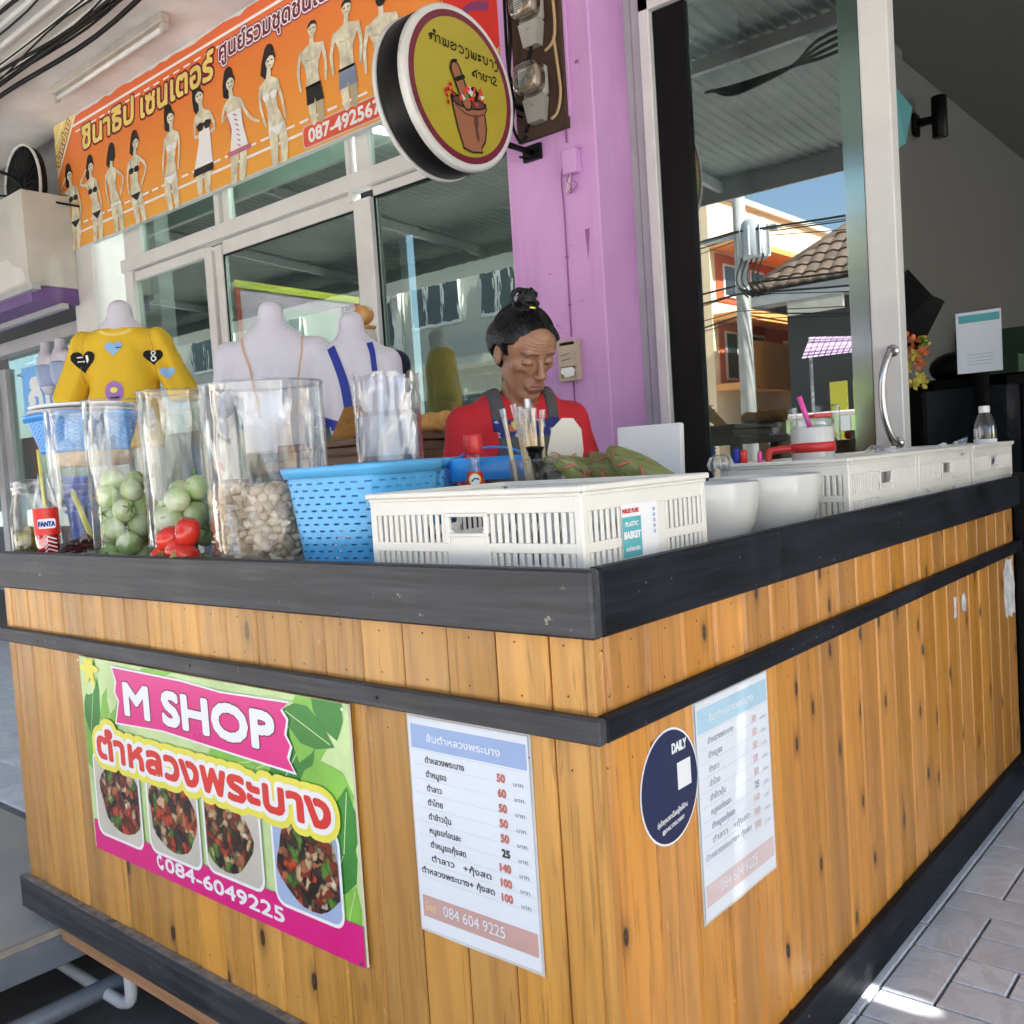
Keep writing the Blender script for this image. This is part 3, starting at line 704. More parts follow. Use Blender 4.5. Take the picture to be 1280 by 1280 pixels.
b.build('nail_head', 'groove', ct)['kind'] = 'stuff'
# black boards
def board(name, x0, x1, y0, y1, z0, z1, m, bv=.004):
    return B().bev(x0, x1, y0, y1, z0, z1, bv).build(name, m, ct)
board('rim_board', -2.07, .0195, -.0205, .005, .9503, 1.05, 'black_front_lit')
board('rim_board', -.005, .0205, .0055, .583, .9503, 1.0505, 'black_side_shaded')
board('rim_board', -.005, .0195, .5845, 2.452, .9498, 1.0505, 'black_side_shaded')
board('middle_rail', -2.07, .0195, -.0205, -.0005, .7984, .8365, 'black_front_lit', .003)
board('middle_rail', .0005, .0200, -.0003, 2.452, .7984, .8365, 'black_side_shaded', .003)
board('base_board', -2.068, .0195, -.0205, -.0005, .0238, .1165, 'black_front_lit', .003)
board('base_board', .0005, .0202, -.0003, 2.452, .003, .1165, 'black_side_shaded', .003)
B().box(-2.06, .018, -.0195, -.001, .1166, .1176).build('dust_line', 'dust', ct)
B().bev(-1.875, -.01, .0, .03, -.03, .022, .003).build('bottom_batten', 'raw_wood', ct)
B().box(-2.03, .0, .012, .5, .955, .978).build('countertop', 'brown_wood', ct)
B().box(-.64, -.002, .501, 2.40, .955, .978).build('countertop', 'brown_wood', ct)
b = B(); b.box(-2.02, -.66, .49, .50, .0, .955); b.box(-.65, -.64, .5, 2.4, .0, .955); b.build('inner_panel', 'brown_wood', ct)
for xx, zz in ((-1.80, .815), (-1.05, .818), (-.45, .817)):
    b = B(); b.disc(FRONT, (xx, zz), .004, .0209, 0, 8); b.build('screw_hole', 'gasket', ct)

# ---- printed boards on the counter ----
def pfr(y): return FR((0, y, 0))
ms = thing('shop_poster', 'glossy green and pink food poster reading M SHOP on the counter front', 'sign', (-1.07, -.006, .545))
def LB(): return B()
P0 = Vector((1.07, .006, -.545))
MF = FR(Vector((0, -.006, 0)) + Vector((1.07, .006, -.545)))      # frame in the poster's own space, (u, v) = counter (x, z)
PX0, PX1, PZ0, PZ1 = -1.590, -.543, .302, .792
b = B(); O, U, V, Nn = MF
b.add([O + U * u + V * v + Nn * d for d in (0, .0045) for (u, v) in ((PX0, PZ0), (PX1, PZ0), (PX1, PZ1), (PX0, PZ1))],
      [(3, 2, 1, 0), (4, 5, 6, 7), (0, 1, 5, 4), (1, 2, 6, 5), (2, 3, 7, 6), (3, 0, 4, 7)])
b.build('board', 'white_plastic', ms)
D = .0049
b = B(); b.poly(MF, [(PX0, PZ0), (PX1, PZ0), (PX1, PZ1), (PX0, PZ1)], D, 0)
rnd = random.Random(11)
def leafp(b, cx, cz, L, w_, a, d, mi, mi2):
    cs, sn = math.cos(a), math.sin(a)
    pts = [(0, 0), (.18, .34), (.42, .5), (.7, .36), (1, 0), (.7, -.36), (.42, -.5), (.18, -.34)]
    q = []
    for (p, r_) in pts:
        px, pz = p * L, r_ * w_
        x_, z_ = cx + px * cs - pz * sn, cz + px * sn + pz * cs
        q.append((min(max(x_, PX0 + .001), PX1 - .001), min(max(z_, PZ0 + .001), PZ1 - .001)))
    b.poly(MF, q, d, mi)
    e = (cx + L * .92 * cs, cz + L * .92 * sn)
    if PX0 < e[0] < PX1 and PZ0 < e[1] < PZ1: b.stroke(MF, [(cx + .05 * L * cs, cz + .05 * L * sn), e], .0022, d + .00008, mi2, False)
i = 0
for (cx, cz, L, w_, a, mi) in [(-1.57, .56, .24, .085, 1.3, 1), (-1.56, .50, .16, .07, 1.9, 2), (-1.50, .60, .22, .10, .9, 2), (-1.58, .70, .10, .05, .6, 3), (-1.45, .66, .16, .06, 1.2, 3),
        (-.86, .62, .28, .12, .35, 2), (-.80, .56, .26, .12, .9, 1), (-.70, .66, .20, .10, 1.3, 2), (-.72, .60, .22, .13, .1, 2), (-.66, .50, .2, .10, .5, 1), (-.63, .42, .16, .10, 1.1, 1),
        (-.60, .34, .12, .07, 1.2, 2), (-.90, .72, .22, .07, .25, 3), (-.74, .76, .16, .08, -.35, 1), (-1.15, .77, .2, .05, .1, 3), (-1.3, .77, .16, .04, .2, 2), (-.58, .72, .16, .09, 1.9, 1), (-.585, .50, .14, .08, 1.4, 1), (-1.04, .60, .2, .1, .2, 2)]:
    i += 1; leafp(b, cx, cz, L, w_, a, D + .0001 * i, mi, 3)
for a in range(6): leafp(b, -1.535, .765, .05, .022, a * 1.05, D + .0025 + .0001 * a, 4, 4)
b.build('leaf_print', ['leaf_pale', 'leaf_green', 'leaf_light', 'leaf_pale', 'yellow_print'], ms)
D = .0082
b = B(); b.poly(MF, [(PX0 + .012, .378), (-1.3, .369), (-1.0, .375), (PX1, .381), (PX1, PZ0), (PX0 + .012, PZ0)], D); b.build('pink_band', 'pink_print', ms)
b = B(); rib = [(-1.413, .778), (-1.398, .745), (-1.408, .72), (-1.392, .70), (-1.414, .645), (-1.2, .655), (-.9, .645), (-.715, .640), (-.735, .665), (-.722, .69), (-.738, .71), (-.728, .74), (-.745, .757), (-.72, .774), (-.95, .768), (-1.1, .776)]
b.poly(MF, [(-1.07 + (p[0] + 1.07) * 1.022, .71 + (p[1] - .71) * 1.07) for p in rib], D + .0002, 1); b.poly(MF, rib, D + .0004, 0); b.build('ribbon_print', ['pink_print', 'white_print'], ms)
text(ms, 'lettering', 'M SHOP', MF, -1.362, .674, .074, 'white_print', D + .0008, .590, .0058, rings=[(.0085, 'dkred')])
# four food pictures with rounded frames
def rrect(x0, x1, z0, z1, r, n=5):
    pts = []
    for cx, cz, a0 in ((x1 - r, z1 - r, 0), (x0 + r, z1 - r, 90), (x0 + r, z0 + r, 180), (x1 - r, z0 + r, 270)):
        for k in range(n + 1):
            a = R(a0 + 90 * k / n); pts.append((cx + r * math.cos(a), cz + r * math.sin(a)))
    return pts
b = B()
for j, (x0, x1, z0, z1) in enumerate([(-1.556, -1.328, .345, .56), (-1.300, -1.075, .355, .56), (-1.058, -.842, .365, .56), (-.808, -.592, .358, .55)]):
    b.poly(MF, rrect(x0, x1, z0, z1, .03), D + .0010, 0); b.poly(MF, rrect(x0 + .007, x1 - .007, z0 + .007, z1 - .007, .025), D + .0012, 2 if j != 3 else 3)
    cx, cz = (x0 + x1) / 2 + (.02, 0, -.03, .01)[j], (z0 + z1) / 2 + .005
    pp = [((cx + (.103 + .008 * math.sin(5 * a + j)) * math.cos(a)), cz + .088 * math.sin(a)) for a in [k * math.pi / 12 for k in range(24)]]
    b.poly(MF, [(min(max(p, x0 + .009), x1 - .009), min(max(q, z0 + .009), z1 - .009)) for p, q in pp], D + .0014, 1)
b.build('food_picture', ['white_print', 'food', 'sign_cream', 'paper_b'], ms)
text(ms, 'lettering', 'ตำหลวงพระบาง', MF, -1.518, .548, .064, 'red_print', D + .0018, .905, .0048, rings=[(.016, 'white_print'), (.030, 'yellow_print')])
text(ms, 'lettering', '084-6049225', MF, -1.238, .322, .0315, 'white_print', D + .0006, .452, .0016)
b = B(); b.stroke(MF, smooth_path([(-1.262, .352), (-1.272, .342), (-1.268, .328), (-1.255, .322)], 4), .007, D + .0008); b.stroke(MF, [(-1.262, .353), (-1.258, .350)], .010, D + .001)
b.stroke(MF, [(-1.255, .325), (-1.250, .328)], .010, D + .001)
for k in (1, 2): b.stroke(MF, [(-1.262 + .006 * k * math.cos(a), .340 + .009 * k * math.sin(a)) for a in (.2, .7, 1.2)], .0015, D + .0012)
b.build('phone_symbol', 'white_print', ms)
b = B()
for (u, v) in ((-.552, .783), (-.552, .311), (-1.581, .783)): b.disc(MF, (u, v), .0035, D + .004, 0, 10)
b.build('rivet', 'steel', ms)

ROWS = [('ตำหลวงพระบาง', '50'), ('ตำหมูยอ', '60'), ('ตำลาว', '50'), ('ตำไทย', '50'), ('ตำข้าวปุ้น', '50'), ('หมูยอท่อนละ', '25'), ('ตำหมูยอกุ้งสด', '140'), ('ตำลาว   +กุ้งสด', '100'), ('ตำหลวงพระบาง+ กุ้งสด', '100')]
def menu(label, loc, F, x0, faded):
    t = thing('price_list', label, 'menu', loc)
    A = dict(head='r_blue', foot='r_pink', t='r_txt', red='r_pink', line='paper_line') if faded else dict(head='paper_blue', foot='paper_pink', t='txt', red='txt_red', line='paper_line')
    w_, z0, z1 = .265, .418, .789; O, U, V, Nn = F
    b = B(); G = 6
    for k in range(G):      # plastic sleeve, slightly wavy
        a, c = k / G, (k + 1) / G
        for (p, q) in ((a, c),):
            dz = lambda s_: .0008 + .0016 * math.sin(s_ * 5 + x0 * 9) ** 2
            vs = [O + U * (x0 - .005 + (w_ + .01) * p) + V * (z0 - .006) + Nn * dz(p), O + U * (x0 - .005 + (w_ + .01) * q) + V * (z0 - .006) + Nn * dz(q),
                  O + U * (x0 - .005 + (w_ + .01) * q) + V * (z1 + .004) + Nn * .0008, O + U * (x0 - .005 + (w_ + .01) * p) + V * (z1 + .004) + Nn * .0008]
            b.add(vs, [(0, 1, 2, 3)], 0, True)
    b.build('plastic_sleeve', 'lam', t)
    b = B(); b.poly(F, [(x0, z0), (x0 + w_, z0), (x0 + w_, z1), (x0, z1)], .0029); b.build('paper_sheet', 'paper', t)
    b = B(); b.poly(F, [(x0 + .005, .735), (x0 + w_ - .004, .735), (x0 + w_ - .004, .776), (x0 + .005, .776)], .0032, 0)
    b.poly(F, [(x0 + .006, .440), (x0 + w_ - .004, .440), (x0 + w_ - .004, .478), (x0 + .006, .478)], .0032, 1)
    for k in range(10): b.poly(F, [(x0 + .008, .7315 - .0246 * k), (x0 + w_ - .005, .7315 - .0246 * k), (x0 + w_ - .005, .7323 - .0246 * k), (x0 + .008, .7323 - .0246 * k)], .0032, 2)
    b.build('colour_band', [A['head'], A['foot'], A['line']], t)
    text(t, 'lettering', 'ส้มตำหลวงพระบาง', F, x0 + .042, .749, .0125, 'paper', .0036, .165, .0005)
    for k, (nm, pr) in enumerate(ROWS):
        zz = .7125 - .0243 * k
        text(t, 'lettering', nm, F, x0 + (.036 if k < 8 else .010), zz, .0105, A['t'], .0036, None if k not in (8, 7) else (.166 if k == 8 else .135), .0004)
        text(t, 'lettering', pr, F, x0 + .214, zz - .004, .0125, A['red'] if k != 5 else ('txt' if not faded else 'r_txt'), .0036, None, .0011, align='RIGHT')
        text(t, 'lettering', 'บาท', F, x0 + .232, zz - .006, .0065, A['t'], .0036, .019)
    text(t, 'lettering', 'โทร', F, x0 + .012, .452, .013, 'ytext' if not faded else 'r_pink', .0036)
    text(t, 'lettering', '084 604 9225', F, x0 + .055, .451, .020, 'paper', .0036, .138)
    return t
def locF(loc, F): return (F[0] - Vector(loc), F[1], F[2], F[3])
l1 = (-.263, -.001, .6); menu('white laminated price list with blue header on the left counter face, near the corner', l1, locF(l1, FRONT), -.395, False)
l2 = (.001, .403, .6); menu('faded laminated price list beside the oval navy sticker on the right counter face', l2, locF(l2, SIDE), .271, True)
# oval sticker (its mascot and code are left out)
st = thing('oval_sticker', 'oval navy blue sticker with white rim reading DAILY by the counter corner', 'sticker', (.001, .186, .677))
SF = locF((.001, .186, .677), SIDE)
b = B(); b.disc(SF, (.186, .677), .088, .0012, 0, 40, .093); b.disc(SF, (.186, .677), .0845, .0016, 1, 40, .0895); b.build('oval_print', ['white_print', 'navy'], st)
text(st, 'lettering', 'DAILY', SF, .196, .727, .016, 'white_print', .002, .044, .0011)
b = B(); b.poly(SF, [(.208, .664), (.250, .664), (.250, .708), (.208, .708)], .002); b.build('blank_panel', 'white_print', st)
text(st, 'lettering', 'อุ่นใจทุกเวลาเมื่ออยู่ใกล้บ้าน', SF, .142, .622, .008, 'white_print', .002, .092, .0003, rot=.10)
text(st, 'lettering', '@DAILYDELIVERY', SF, .155, .608, .006, 'white_print', .002, .068, .0003, rot=.10)
# torn paper remnants near the far end of the right face
def remnant(label, pts, loc):
    b = B(); F = FR((0, 0, 0), Y_, Z); b.poly((F[0] - Vector(loc), *F[1:]), pts, .0013); o = b.build('torn_paper', 'torn_print'); o.location = loc; tag(o, label, 'torn paper')
remnant('tall torn white paper stuck below the rail at the far end of the right face', [(2.27, .61), (2.285, .59), (2.31, .60), (2.345, .585), (2.37, .60), (2.40, .592), (2.392, .64), (2.403, .69), (2.388, .73), (2.37, .765), (2.39, .785), (2.34, .778), (2.30, .787), (2.285, .765), (2.255, .75), (2.27, .71), (2.258, .67)], (.001, 2.33, .69))
remnant('small torn paper scrap left of the tall torn sheet', [(1.79, .70), (1.83, .69), (1.84, .725), (1.82, .748), (1.79, .74)], (.001, 1.81, .72))
remnant('tiny pale paper scrap, the leftmost of the torn bits on the right face', [(1.71, .685), (1.745, .69), (1.738, .72), (1.75, .742), (1.715, .75), (1.72, .71)], (.001, 1.73, .71))
# ================= SHOP BUILDING =================
WY = 2.5
sb = thing('shop_building', 'white and purple shophouse behind the counter with sliding glass fronts', 'building', (0, 2.5, 0))
def sp(name, b, m, label=None): 
    o = b.build(name, m, sb); o.location = (0, -2.5, 0)
    if label: o['label'] = label
    return o
# structural shell
b = B(); b.box(-16, 8, 2.46, 6.5, 4.16, 7.0); sp('upper_wall', b, 'white_paint')
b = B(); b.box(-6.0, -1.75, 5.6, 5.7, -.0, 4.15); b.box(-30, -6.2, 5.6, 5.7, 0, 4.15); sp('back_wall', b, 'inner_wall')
b = B(); b.box(-12, 8, 2.51, 9, -.02, -.002); sp('shop_floor', b, 'grout')
b = B(); b.box(-30, -1.5, 2.56, 5.6, 3.50, 3.56); sp('shop_ceiling', b, 'inner_ceiling')
# interior of the open right-hand shop
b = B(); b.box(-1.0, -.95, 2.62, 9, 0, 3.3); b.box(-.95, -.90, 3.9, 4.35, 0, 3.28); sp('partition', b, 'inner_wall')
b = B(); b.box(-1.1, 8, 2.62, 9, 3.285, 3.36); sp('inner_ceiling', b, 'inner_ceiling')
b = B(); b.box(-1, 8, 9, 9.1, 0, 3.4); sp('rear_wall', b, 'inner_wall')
b = B(); b.box(.62, 8, 2.5, 2.6, 0, 4.0); b.box(-1.35, .62, 2.5, 2.6, 3.06, 4.0); sp('front_wall', b, 'white_paint')
# purple column
pc = thing('purple_column', 'purple painted wall column between the window and the glass door', 'column', (-1.68, 2.3, 0))
b = B(); b.bev(-1.925 + 1.68, -1.445 + 1.68, -.1, .18, 0, 3.985, .006); b.build('shaft', 'purple_paint', pc)
b = B(); b.bev(-1.60 + 1.68, -1.55 + 1.68, -.112, -.1005, 2.62, 3.98, .004); b.build('raised_strip', 'purple_paint', pc)
b = B()
for (u, v, r_) in ((-1.515, 2.83, .012), (-1.53, 2.48, .008), (-1.56, 1.86, .004), (-1.60, 2.1, .004), (-1.72, 2.0, .005)): b.disc(FR((1.68, -.1005, 0)), (u, v), r_, .0005, 0, 9, r_ * .7)
b.poly(FR((1.68, -.1005, 0)), [(-1.50, 2.15), (-1.525, 2.15), (-1.515, 2.02)], .0005)
b.build('wall_scuff', 'cable_purple', pc)
# conduit down the column, junction box, chime box
cb = B(); cb.tube([(-1.588, 2.196, 3.9), (-1.588, 2.196, 2.52)], .004, 6); cb.tube(smooth_path([(-1.60, 2.195, 2.46), (-1.622, 2.190, 2.38), (-1.622, 2.195, 2.2), (-1.625, 2.195, 1.72)], 5), .0032, 6)
cb.tube([(-1.627, 2.195, 1.53), (-1.627, 2.195, .3)], .003, 6)
for zz in (3.4, 2.9, 2.05, 1.85, 1.3): cb.box(-1.630 if zz < 2.5 else -1.596, -1.616 if zz < 2.5 else -1.580, 2.190, 2.199, zz, zz + .006)
tag(cb.build('column_cable', 'cable_purple'), 'thin purple painted cable clipped down the purple column', 'cable')
F = pc
jb = thing('junction_box', 'small purple painted junction box on the column with loose wires below', 'junction box', (-1.556, 2.185, 2.43))
b = B(); b.bev(-.035, .035, -.03, .014, -.05, .05, .004); b.build('housing', 'purple_paint', jb)
b = B()
for k in range(6):
    a = random.uniform(-.03, .02); b.tube(smooth_path([(a * .5, -.01, -.05), (a, -.02, -.075), (a + random.uniform(-.02, .02), -.015, -.10), (a + random.uniform(-.03, .01), -.012, -.125), (a - .01, -.01, -.115)], 4), .0024, 5, 0 if k % 3 else 1)
b.build('loose_wire', ['cable_purple', 'cable_white'], jb)
dbx = thing('mail_box', 'small beige box with a torn note on the purple column, right of the woman', 'box', (-1.627, 2.182, 1.618))
b = B(); b.bev(-.048, .048, -.006, .017, -.085, .085, .004); b.build('housing', 'cream_box', dbx)
b = B(); b.box(-.048, -.040, -.024, -.0062, -.085, .085); b.box(.040, .048, -.024, -.0062, -.085, .085); b.box(-.04, .04, -.024, -.0062, -.085, -.074); b.box(-.04, .04, -.024, -.0062, .077, .085)
b.box(-.04, .04, -.022, -.0062, -.025, .064); b.build('front_panel', 'cream_box', dbx)
b = B(); b.box(-.038, .038, -.015, -.0065, .065, .076); b.build('slot', 'gasket', dbx)
b = B(); b.poly(FR((0, -.0205, 0)), [(-.035, -.03), (-.04, -.05), (-.022, -.06), (-.018, -.072), (.03, -.066), (.036, -.04), (.02, -.028)]); b.poly(FR((0, -.0225, 0)), [(-.03, .0), (.02, .005), (.024, .008), (-.028, .004)], .0003, 1)
b.poly(FR((0, -.0225, 0)), [(-.032, .02), (.012, .028), (.013, .031), (-.033, .024)], .0003, 1); b.build('torn_note', ['white_print', 'txt'], dbx)
# ---- door with jamb ----
dr = thing('glass_door', 'tall sliding glass door in a white frame with long chrome handle', 'door', (-.9, 2.47, 0))
def dbox(b, x0, x1, y0, y1, z0, z1, bv=.004): b.bev(x0 + .9, x1 + .9, y0 - 2.47, y1 - 2.47, z0, z1, bv); return b
b = B(); dbox(b, -1.352, -1.302, 2.425, 2.51, 0, 3.14); dbox(b, -1.352, -.405, 2.425, 2.51, 3.035, 3.14); b.build('frame', 'alu', dr)
b = B(); dbox(b, -1.455, -1.405, 2.46, 2.56, 0, 4.0, .008); dbox(b, -1.402, -1.356, 2.448, 2.56, 0, 4.0); b.build('jamb', 'alu_grey', dr)
b = B(); dbox(b, -.448, -.345, 2.43, 2.50, 0, 3.20); b.build('stile', 'alu', dr)
b = B(); dbox(b, -1.301, -1.150, 2.452, 2.476, .02, 3.034); b.build('black_panel', 'gasket', dr)
b = B(); b.box(-1.179 + .9, -.449 + .9, 0, .006, .02, 3.034); b.build('pane', 'door_glass', dr)
b = B(); b.box(-.535 + .9, -.462 + .9, -.004, -.001, .02, 3.034); b.build('film_strip', 'film_strip', dr)
b = B(); b.box(-.460 + .9, -.4485 + .9, -.005, .012, .02, 3.034); b.build('seal', 'gasket', dr)
b = B(); b.tube(smooth_path([(-.372 + .9, -.042, 1.515), (-.378 + .9, -.075, 1.50), (-.392 + .9, -.098, 1.43), (-.396 + .9, -.104, 1.35), (-.390 + .9, -.098, 1.27), (-.376 + .9, -.075, 1.20), (-.368 + .9, -.042, 1.185)], 5), .0135, 12)
for zz, xx in ((1.515, -.372), (1.185, -.368)): b.tube([(xx + .9, -.038, zz), (xx + .9, -.052, zz)], .022, 14)
b.build('handle', 'steel', dr)
# ---- left shop sliding window ----
wn_ = thing('sliding_window', 'wide white aluminium shop window below the orange banner', 'window', (-4, 2.5, 0))
def wb(b, x0, x1, z0, z1, y0=-.03, y1=.04, bv=.004): b.bev(x0 + 4, x1 + 4, y0, y1, z0, z1, bv); return b
b = B()
wb(b, -3.275, -3.135, 0, 2.70, -.028); wb(b, -3.31, -3.275, 2.70, 4.0, -.03); wb(b, -3.25, -3.14, 2.86, 4.0, -.005)
wb(b, -4.78, -4.70, 0, 2.73, -.028); wb(b, -4.68, -4.60, 0, 2.73, -.012); wb(b, -4.62, -4.57, 2.84, 4.0, -.03); wb(b, -4.56, -4.49, 2.84, 4.0, -.005)
wb(b, -5.83, -5.72, 0, 2.78, -.028); wb(b, -5.83, -5.6, 2.84, 4.0, -.01)
b.build('mullion', 'alu', wn_)
b = B(); wb(b, -5.84, -1.95, 2.755, 2.845, -.045); b.build('transom_bar', 'alu', wn_)
b = B(); wb(b, -4.58, -3.285, 2.66, 2.745, -.015); wb(b, -3.125, -1.95, 2.70, 2.75, -.01, bv=.003); wb(b, -5.7, -4.79, 2.68, 2.745, -.015)
b.build('sash_rail', 'alu', wn_)
b = B(); wb(b, -5.84, -1.95, .80, .88, -.045); b.build('sill', 'alu', wn_)
b = B(); wb(b, -5.84, -1.95, 0, .80, .0, .05); b.build('apron_panel', 'white_paint', wn_)
for (x0, x1, z0, z1, y) in [(-3.13, -1.96, .88, 2.70, .012), (-4.60, -3.28, .88, 2.66, .005), (-5.72, -4.785, .88, 2.68, .012), (-3.14, -1.96, 2.85, 4.0, .02), (-4.49, -3.31, 2.85, 4.0, .02), (-5.60, -4.62, 2.85, 4.0, .02)]:
    b = B(); b.box(x0 + 4, x1 + 4, y, y + .005, z0, z1); b.build('pane', 'win_glass', wn_)
b = B()
for (x0, x1, z0, z1) in [(-3.13, -3.118, .88, 2.70), (-4.60, -4.59, .88, 2.66), (-4.60, -3.28, 2.65, 2.66), (-3.13, -1.96, 2.69, 2.70)]: b.box(x0 + 4, x1 + 4, -.001, .0045, z0, z1)
b.build('seal', 'gasket', wn_)
# white pillar left of the window
wp = thing('white_pillar', 'white painted pillar left of the window under the banner end', 'column', (-6.3, 2.6, 0))
b = B(); b.bev(-.18, .155, -.2, .3, 0, 4.15, .008); b.build('shaft', 'white_paint', wp)
text(wp, 'lettering', 'เปรม', FR((0, -.2, 0)), -.05, 2.66, .07, 'r_pink', .001, .13, rot=.05)
b = B(); b.box(.16, .40, .18, .3, 0, 4.15); b.build('side_return', 'alu_grey', wp)
# ---- far left bay ----
lw_ = thing('far_shop_window', 'open shop front with grey frame at the far left edge', 'window', (-8, 2.6, 0))
b = B(); b.bev(-.62, -.50, -.04, .06, 0, 2.35, .005); b.bev(-.50, -.36, .0, .10, 0, 2.35, .005); b.bev(-3.5, 1.5, -.06, .06, 2.45, 2.56, .005); b.build('frame', 'alu_grey', lw_)
b = B(); b.box(-.36, 1.5, .04, .046, .9, 2.45); b.build('pane', 'win_clear', lw_)
b = B(); b.box(-3.5, -.62, .04, .046, .9, 2.45); b.build('pane', 'win_clear', lw_)
pa = thing('blue_poster', 'bright blue poster with white letters on the far left window', 'poster', (-7.50, 2.56, 2.08))
b = B(); b.box(-.42, .46, 0, .01, -.26, .22); b.build('board', 'bright_blue', pa)
text(pa, 'lettering', 'ก็ดี', FR((0, 0, 0)), -.30, -.20, .26, 'white_print', .003, .60, .02)
for j, (xx, c_) in enumerate(((-7.12, 'left'), (-6.86, 'right'))):
    s = SDF((-.22, -.16, -.05), (.22, .16, .62), .016)
    s.ell((0, 0, .25), (.135, .10, .24), .03); s.cap((0, 0, .4), (0, 0, .56), .062, .055, .05); s.cap((-.12, 0, .38), (.12, 0, .38), .06, None, .05)
    s.F = np.maximum(s.F, s.grid()[2] - .57)
    t = thing('display_bust', f'small pale mannequin in the far left window, {c_} one of the pair', 'mannequin', (xx, 2.44, 1.98), 0, 'pair of small busts'); t.scale = (.78, .78, .78)
    sdf_obj('bust', [s.mesh()], 'mann', t)
    s2 = SDF((-.22, -.16, -.05), (.22, .16, .62), .016); s2.ell((0, 0, .25), (.148, .113, .25), .03); s2.F = np.maximum(np.maximum(s2.F, s2.grid()[2] - .33), .10 - s2.grid()[2]); sdf_obj('top_garment', [s2.mesh()], 'paper_b', t)
oc = B(); oc.bev(-9.6, -8.78, 2.25, 2.33, 1.2, 1.75, .03); tag(oc.build('orange_garment', 'orange_cloth'), 'orange red garment hanging at the far left edge of the photo', 'garment')
rk = thing('hanger_rail', 'rail with white plastic hangers behind the far left window', 'clothes rail', (-7.4, 2.78, 2.40))
b = B(); b.tube([(-.9, 0, 0), (.9, 0, 0)], .012, 8); b.build('rail', 'steel', rk)
for k in range(14):
    b = B(); b.tube(smooth_path([(0, 0, .0), (0, .02, .03), (0, 0, .05), (0, -.02, .02), (0, 0, -.06), (0, .2, -.14), (0, .18, -.15), (0, -.18, -.15), (0, -.2, -.14), (0, 0, -.06)], 2), .006, 4); o = b.build('hanger', 'white_gloss', rk); o.location = (-.7 + k * .11, 0, -.0); o.rotation_euler = (0, 0, .3)
# duct / canopy box
ac = thing('duct_box', 'cream boxed canopy with purple underside left of the orange banner', 'canopy', (-6.5, 1.9, 3.0))
b = B(); x0, x1, y0, y1, z0, z1 = -2.9, .11, .13, .50, -.27, .42
b.bev(x0, x1, y0, y1, z0, z1, .006); b.build('casing', 'duct_white', ac)
b = B(); b.box(x0, x1 - .01, y0 + .02, y1 + .02, z0 - .12, z0 - .003); b.build('underside', 'purple_awn', ac)
b = B(); b.box(x0, x1 + .1, y0 - .02, y0 + .04, z0 - .05, z0 - .002); b.box(x0, x1 + .02, y0 + .22, y0 + .27, z0 - .16, z0 - .121); b.build('trim', 'alu_grey', ac)
b = B(); s_ = FR((0, y0, 0)); b.poly(s_, [(-1.2, z0 + .01), (.08, z0 + .03), (.04, z0 + .12), (-.10, z0 + .17), (-.22, z0 + .24), (-.75, z0 + .22), (-1.2, z0 + .14)], .002); b.build('peeled_paint', 'white_paint', ac)
fg = thing('fan_guard', 'round dark fan guard above the cream canopy box', 'fan', (-6.80, 2.26, 3.56)); fg.scale = (.80, .80, .80)
b = B(); T = Matrix.Rotation(R(90), 4, 'X'); b.lathe([(.38, -.03), (.38, .03)], (0, 0, 0), 28, 0, None, T); b.build('disc', 'black_metal', fg)
b = B(); b.tube([(.39 * math.cos(a), -.04, .39 * math.sin(a)) for a in [k * math.pi / 14 for k in range(28)]], .014, 6, 0, True)
b.build('ring', 'white_pipe', fg)
b = B()
for k in range(24):
    a = k * math.pi / 12; b.tube([(.05 * math.cos(a), -.05, .05 * math.sin(a)), (.38 * math.cos(a), -.04, .38 * math.sin(a))], .004, 4)
b.build('grille', 'black_metal', fg)
# ---- banner ----
bn = thing('shop_banner', 'long orange lingerie shop banner with Thai lettering and a row of printed figures', 'banner', (-4.3, 2.4, 3.5))
L0 = Vector((4.3, -2.4, -3.5)); BF = FR(Vector((0, 2.388, 0)) + L0)
bx0, bx1 = -6.55, -2.07
b = B(); O, U, V, Nn = BF
b.box(bx0 + 4.3, bx1 + 4.3, -.008, .03, 3.02 - 3.5, 3.985 - 3.5); b.build('frame', 'alu', bn)
# jagged torn top edge against the ceiling
top = [(bx1 - .006, 3.976)]
k = bx1 - .1
while k > bx0 + .1: top.append((k, 3.965 + random.uniform(-.014, .010))); k -= random.uniform(.05, .14)
top.append((bx0 + .006, 3.975))
G = FR(Vector((0, 2.388, 0)) + Vector((0, -2.4, 0)))
b = B(); b.poly(FR((0, -.012, 0)), [(bx0 + .006, 3.026), (bx1 - .006, 3.026)] + top, .0008)
o = b.build('vinyl_sheet', 'orange_fade', bn); o.location = (4.3, 0, -3.5)
D = .003
b = B()
for (za, zb, w_) in ((3.90, 3.90, .018), (3.13, 3.13, .016)): b.stroke(BF, [(-6.3, za), (bx1 - .02, zb)], w_, D, 0, False)
x_ = -6.2
while x_ < bx1 - .15:
    b.stroke(BF, [(x_, 3.85), (x_ + .075, 3.85)], .012, D, 0, False); b.stroke(BF, [(x_ - .25, 3.19), (x_ - .17, 3.19)], .014, D, 0, False); x_ += .125
b.build('white_line', 'white_print', bn)
b = B(); b.poly(BF, [(bx0 + .01, 3.16), (bx0 + .01, 3.03), (-6.36, 3.03)], D + .0004, 0); b.build('corner_print', 'ytext', bn); b = B(); b.poly(BF, [(bx1 - .01, 3.9), (bx1 - .01, 3.03), (bx1 - .12, 3.03), (bx1 - .06, 3.4)], D + .0004, 0); b.build('corner_print', 'ytext', bn)
b = B(); b.poly(BF, [(bx0 + .01, 3.975), (bx0 + .01, 3.58), (-6.16, 3.975)], D + .0004, 0)
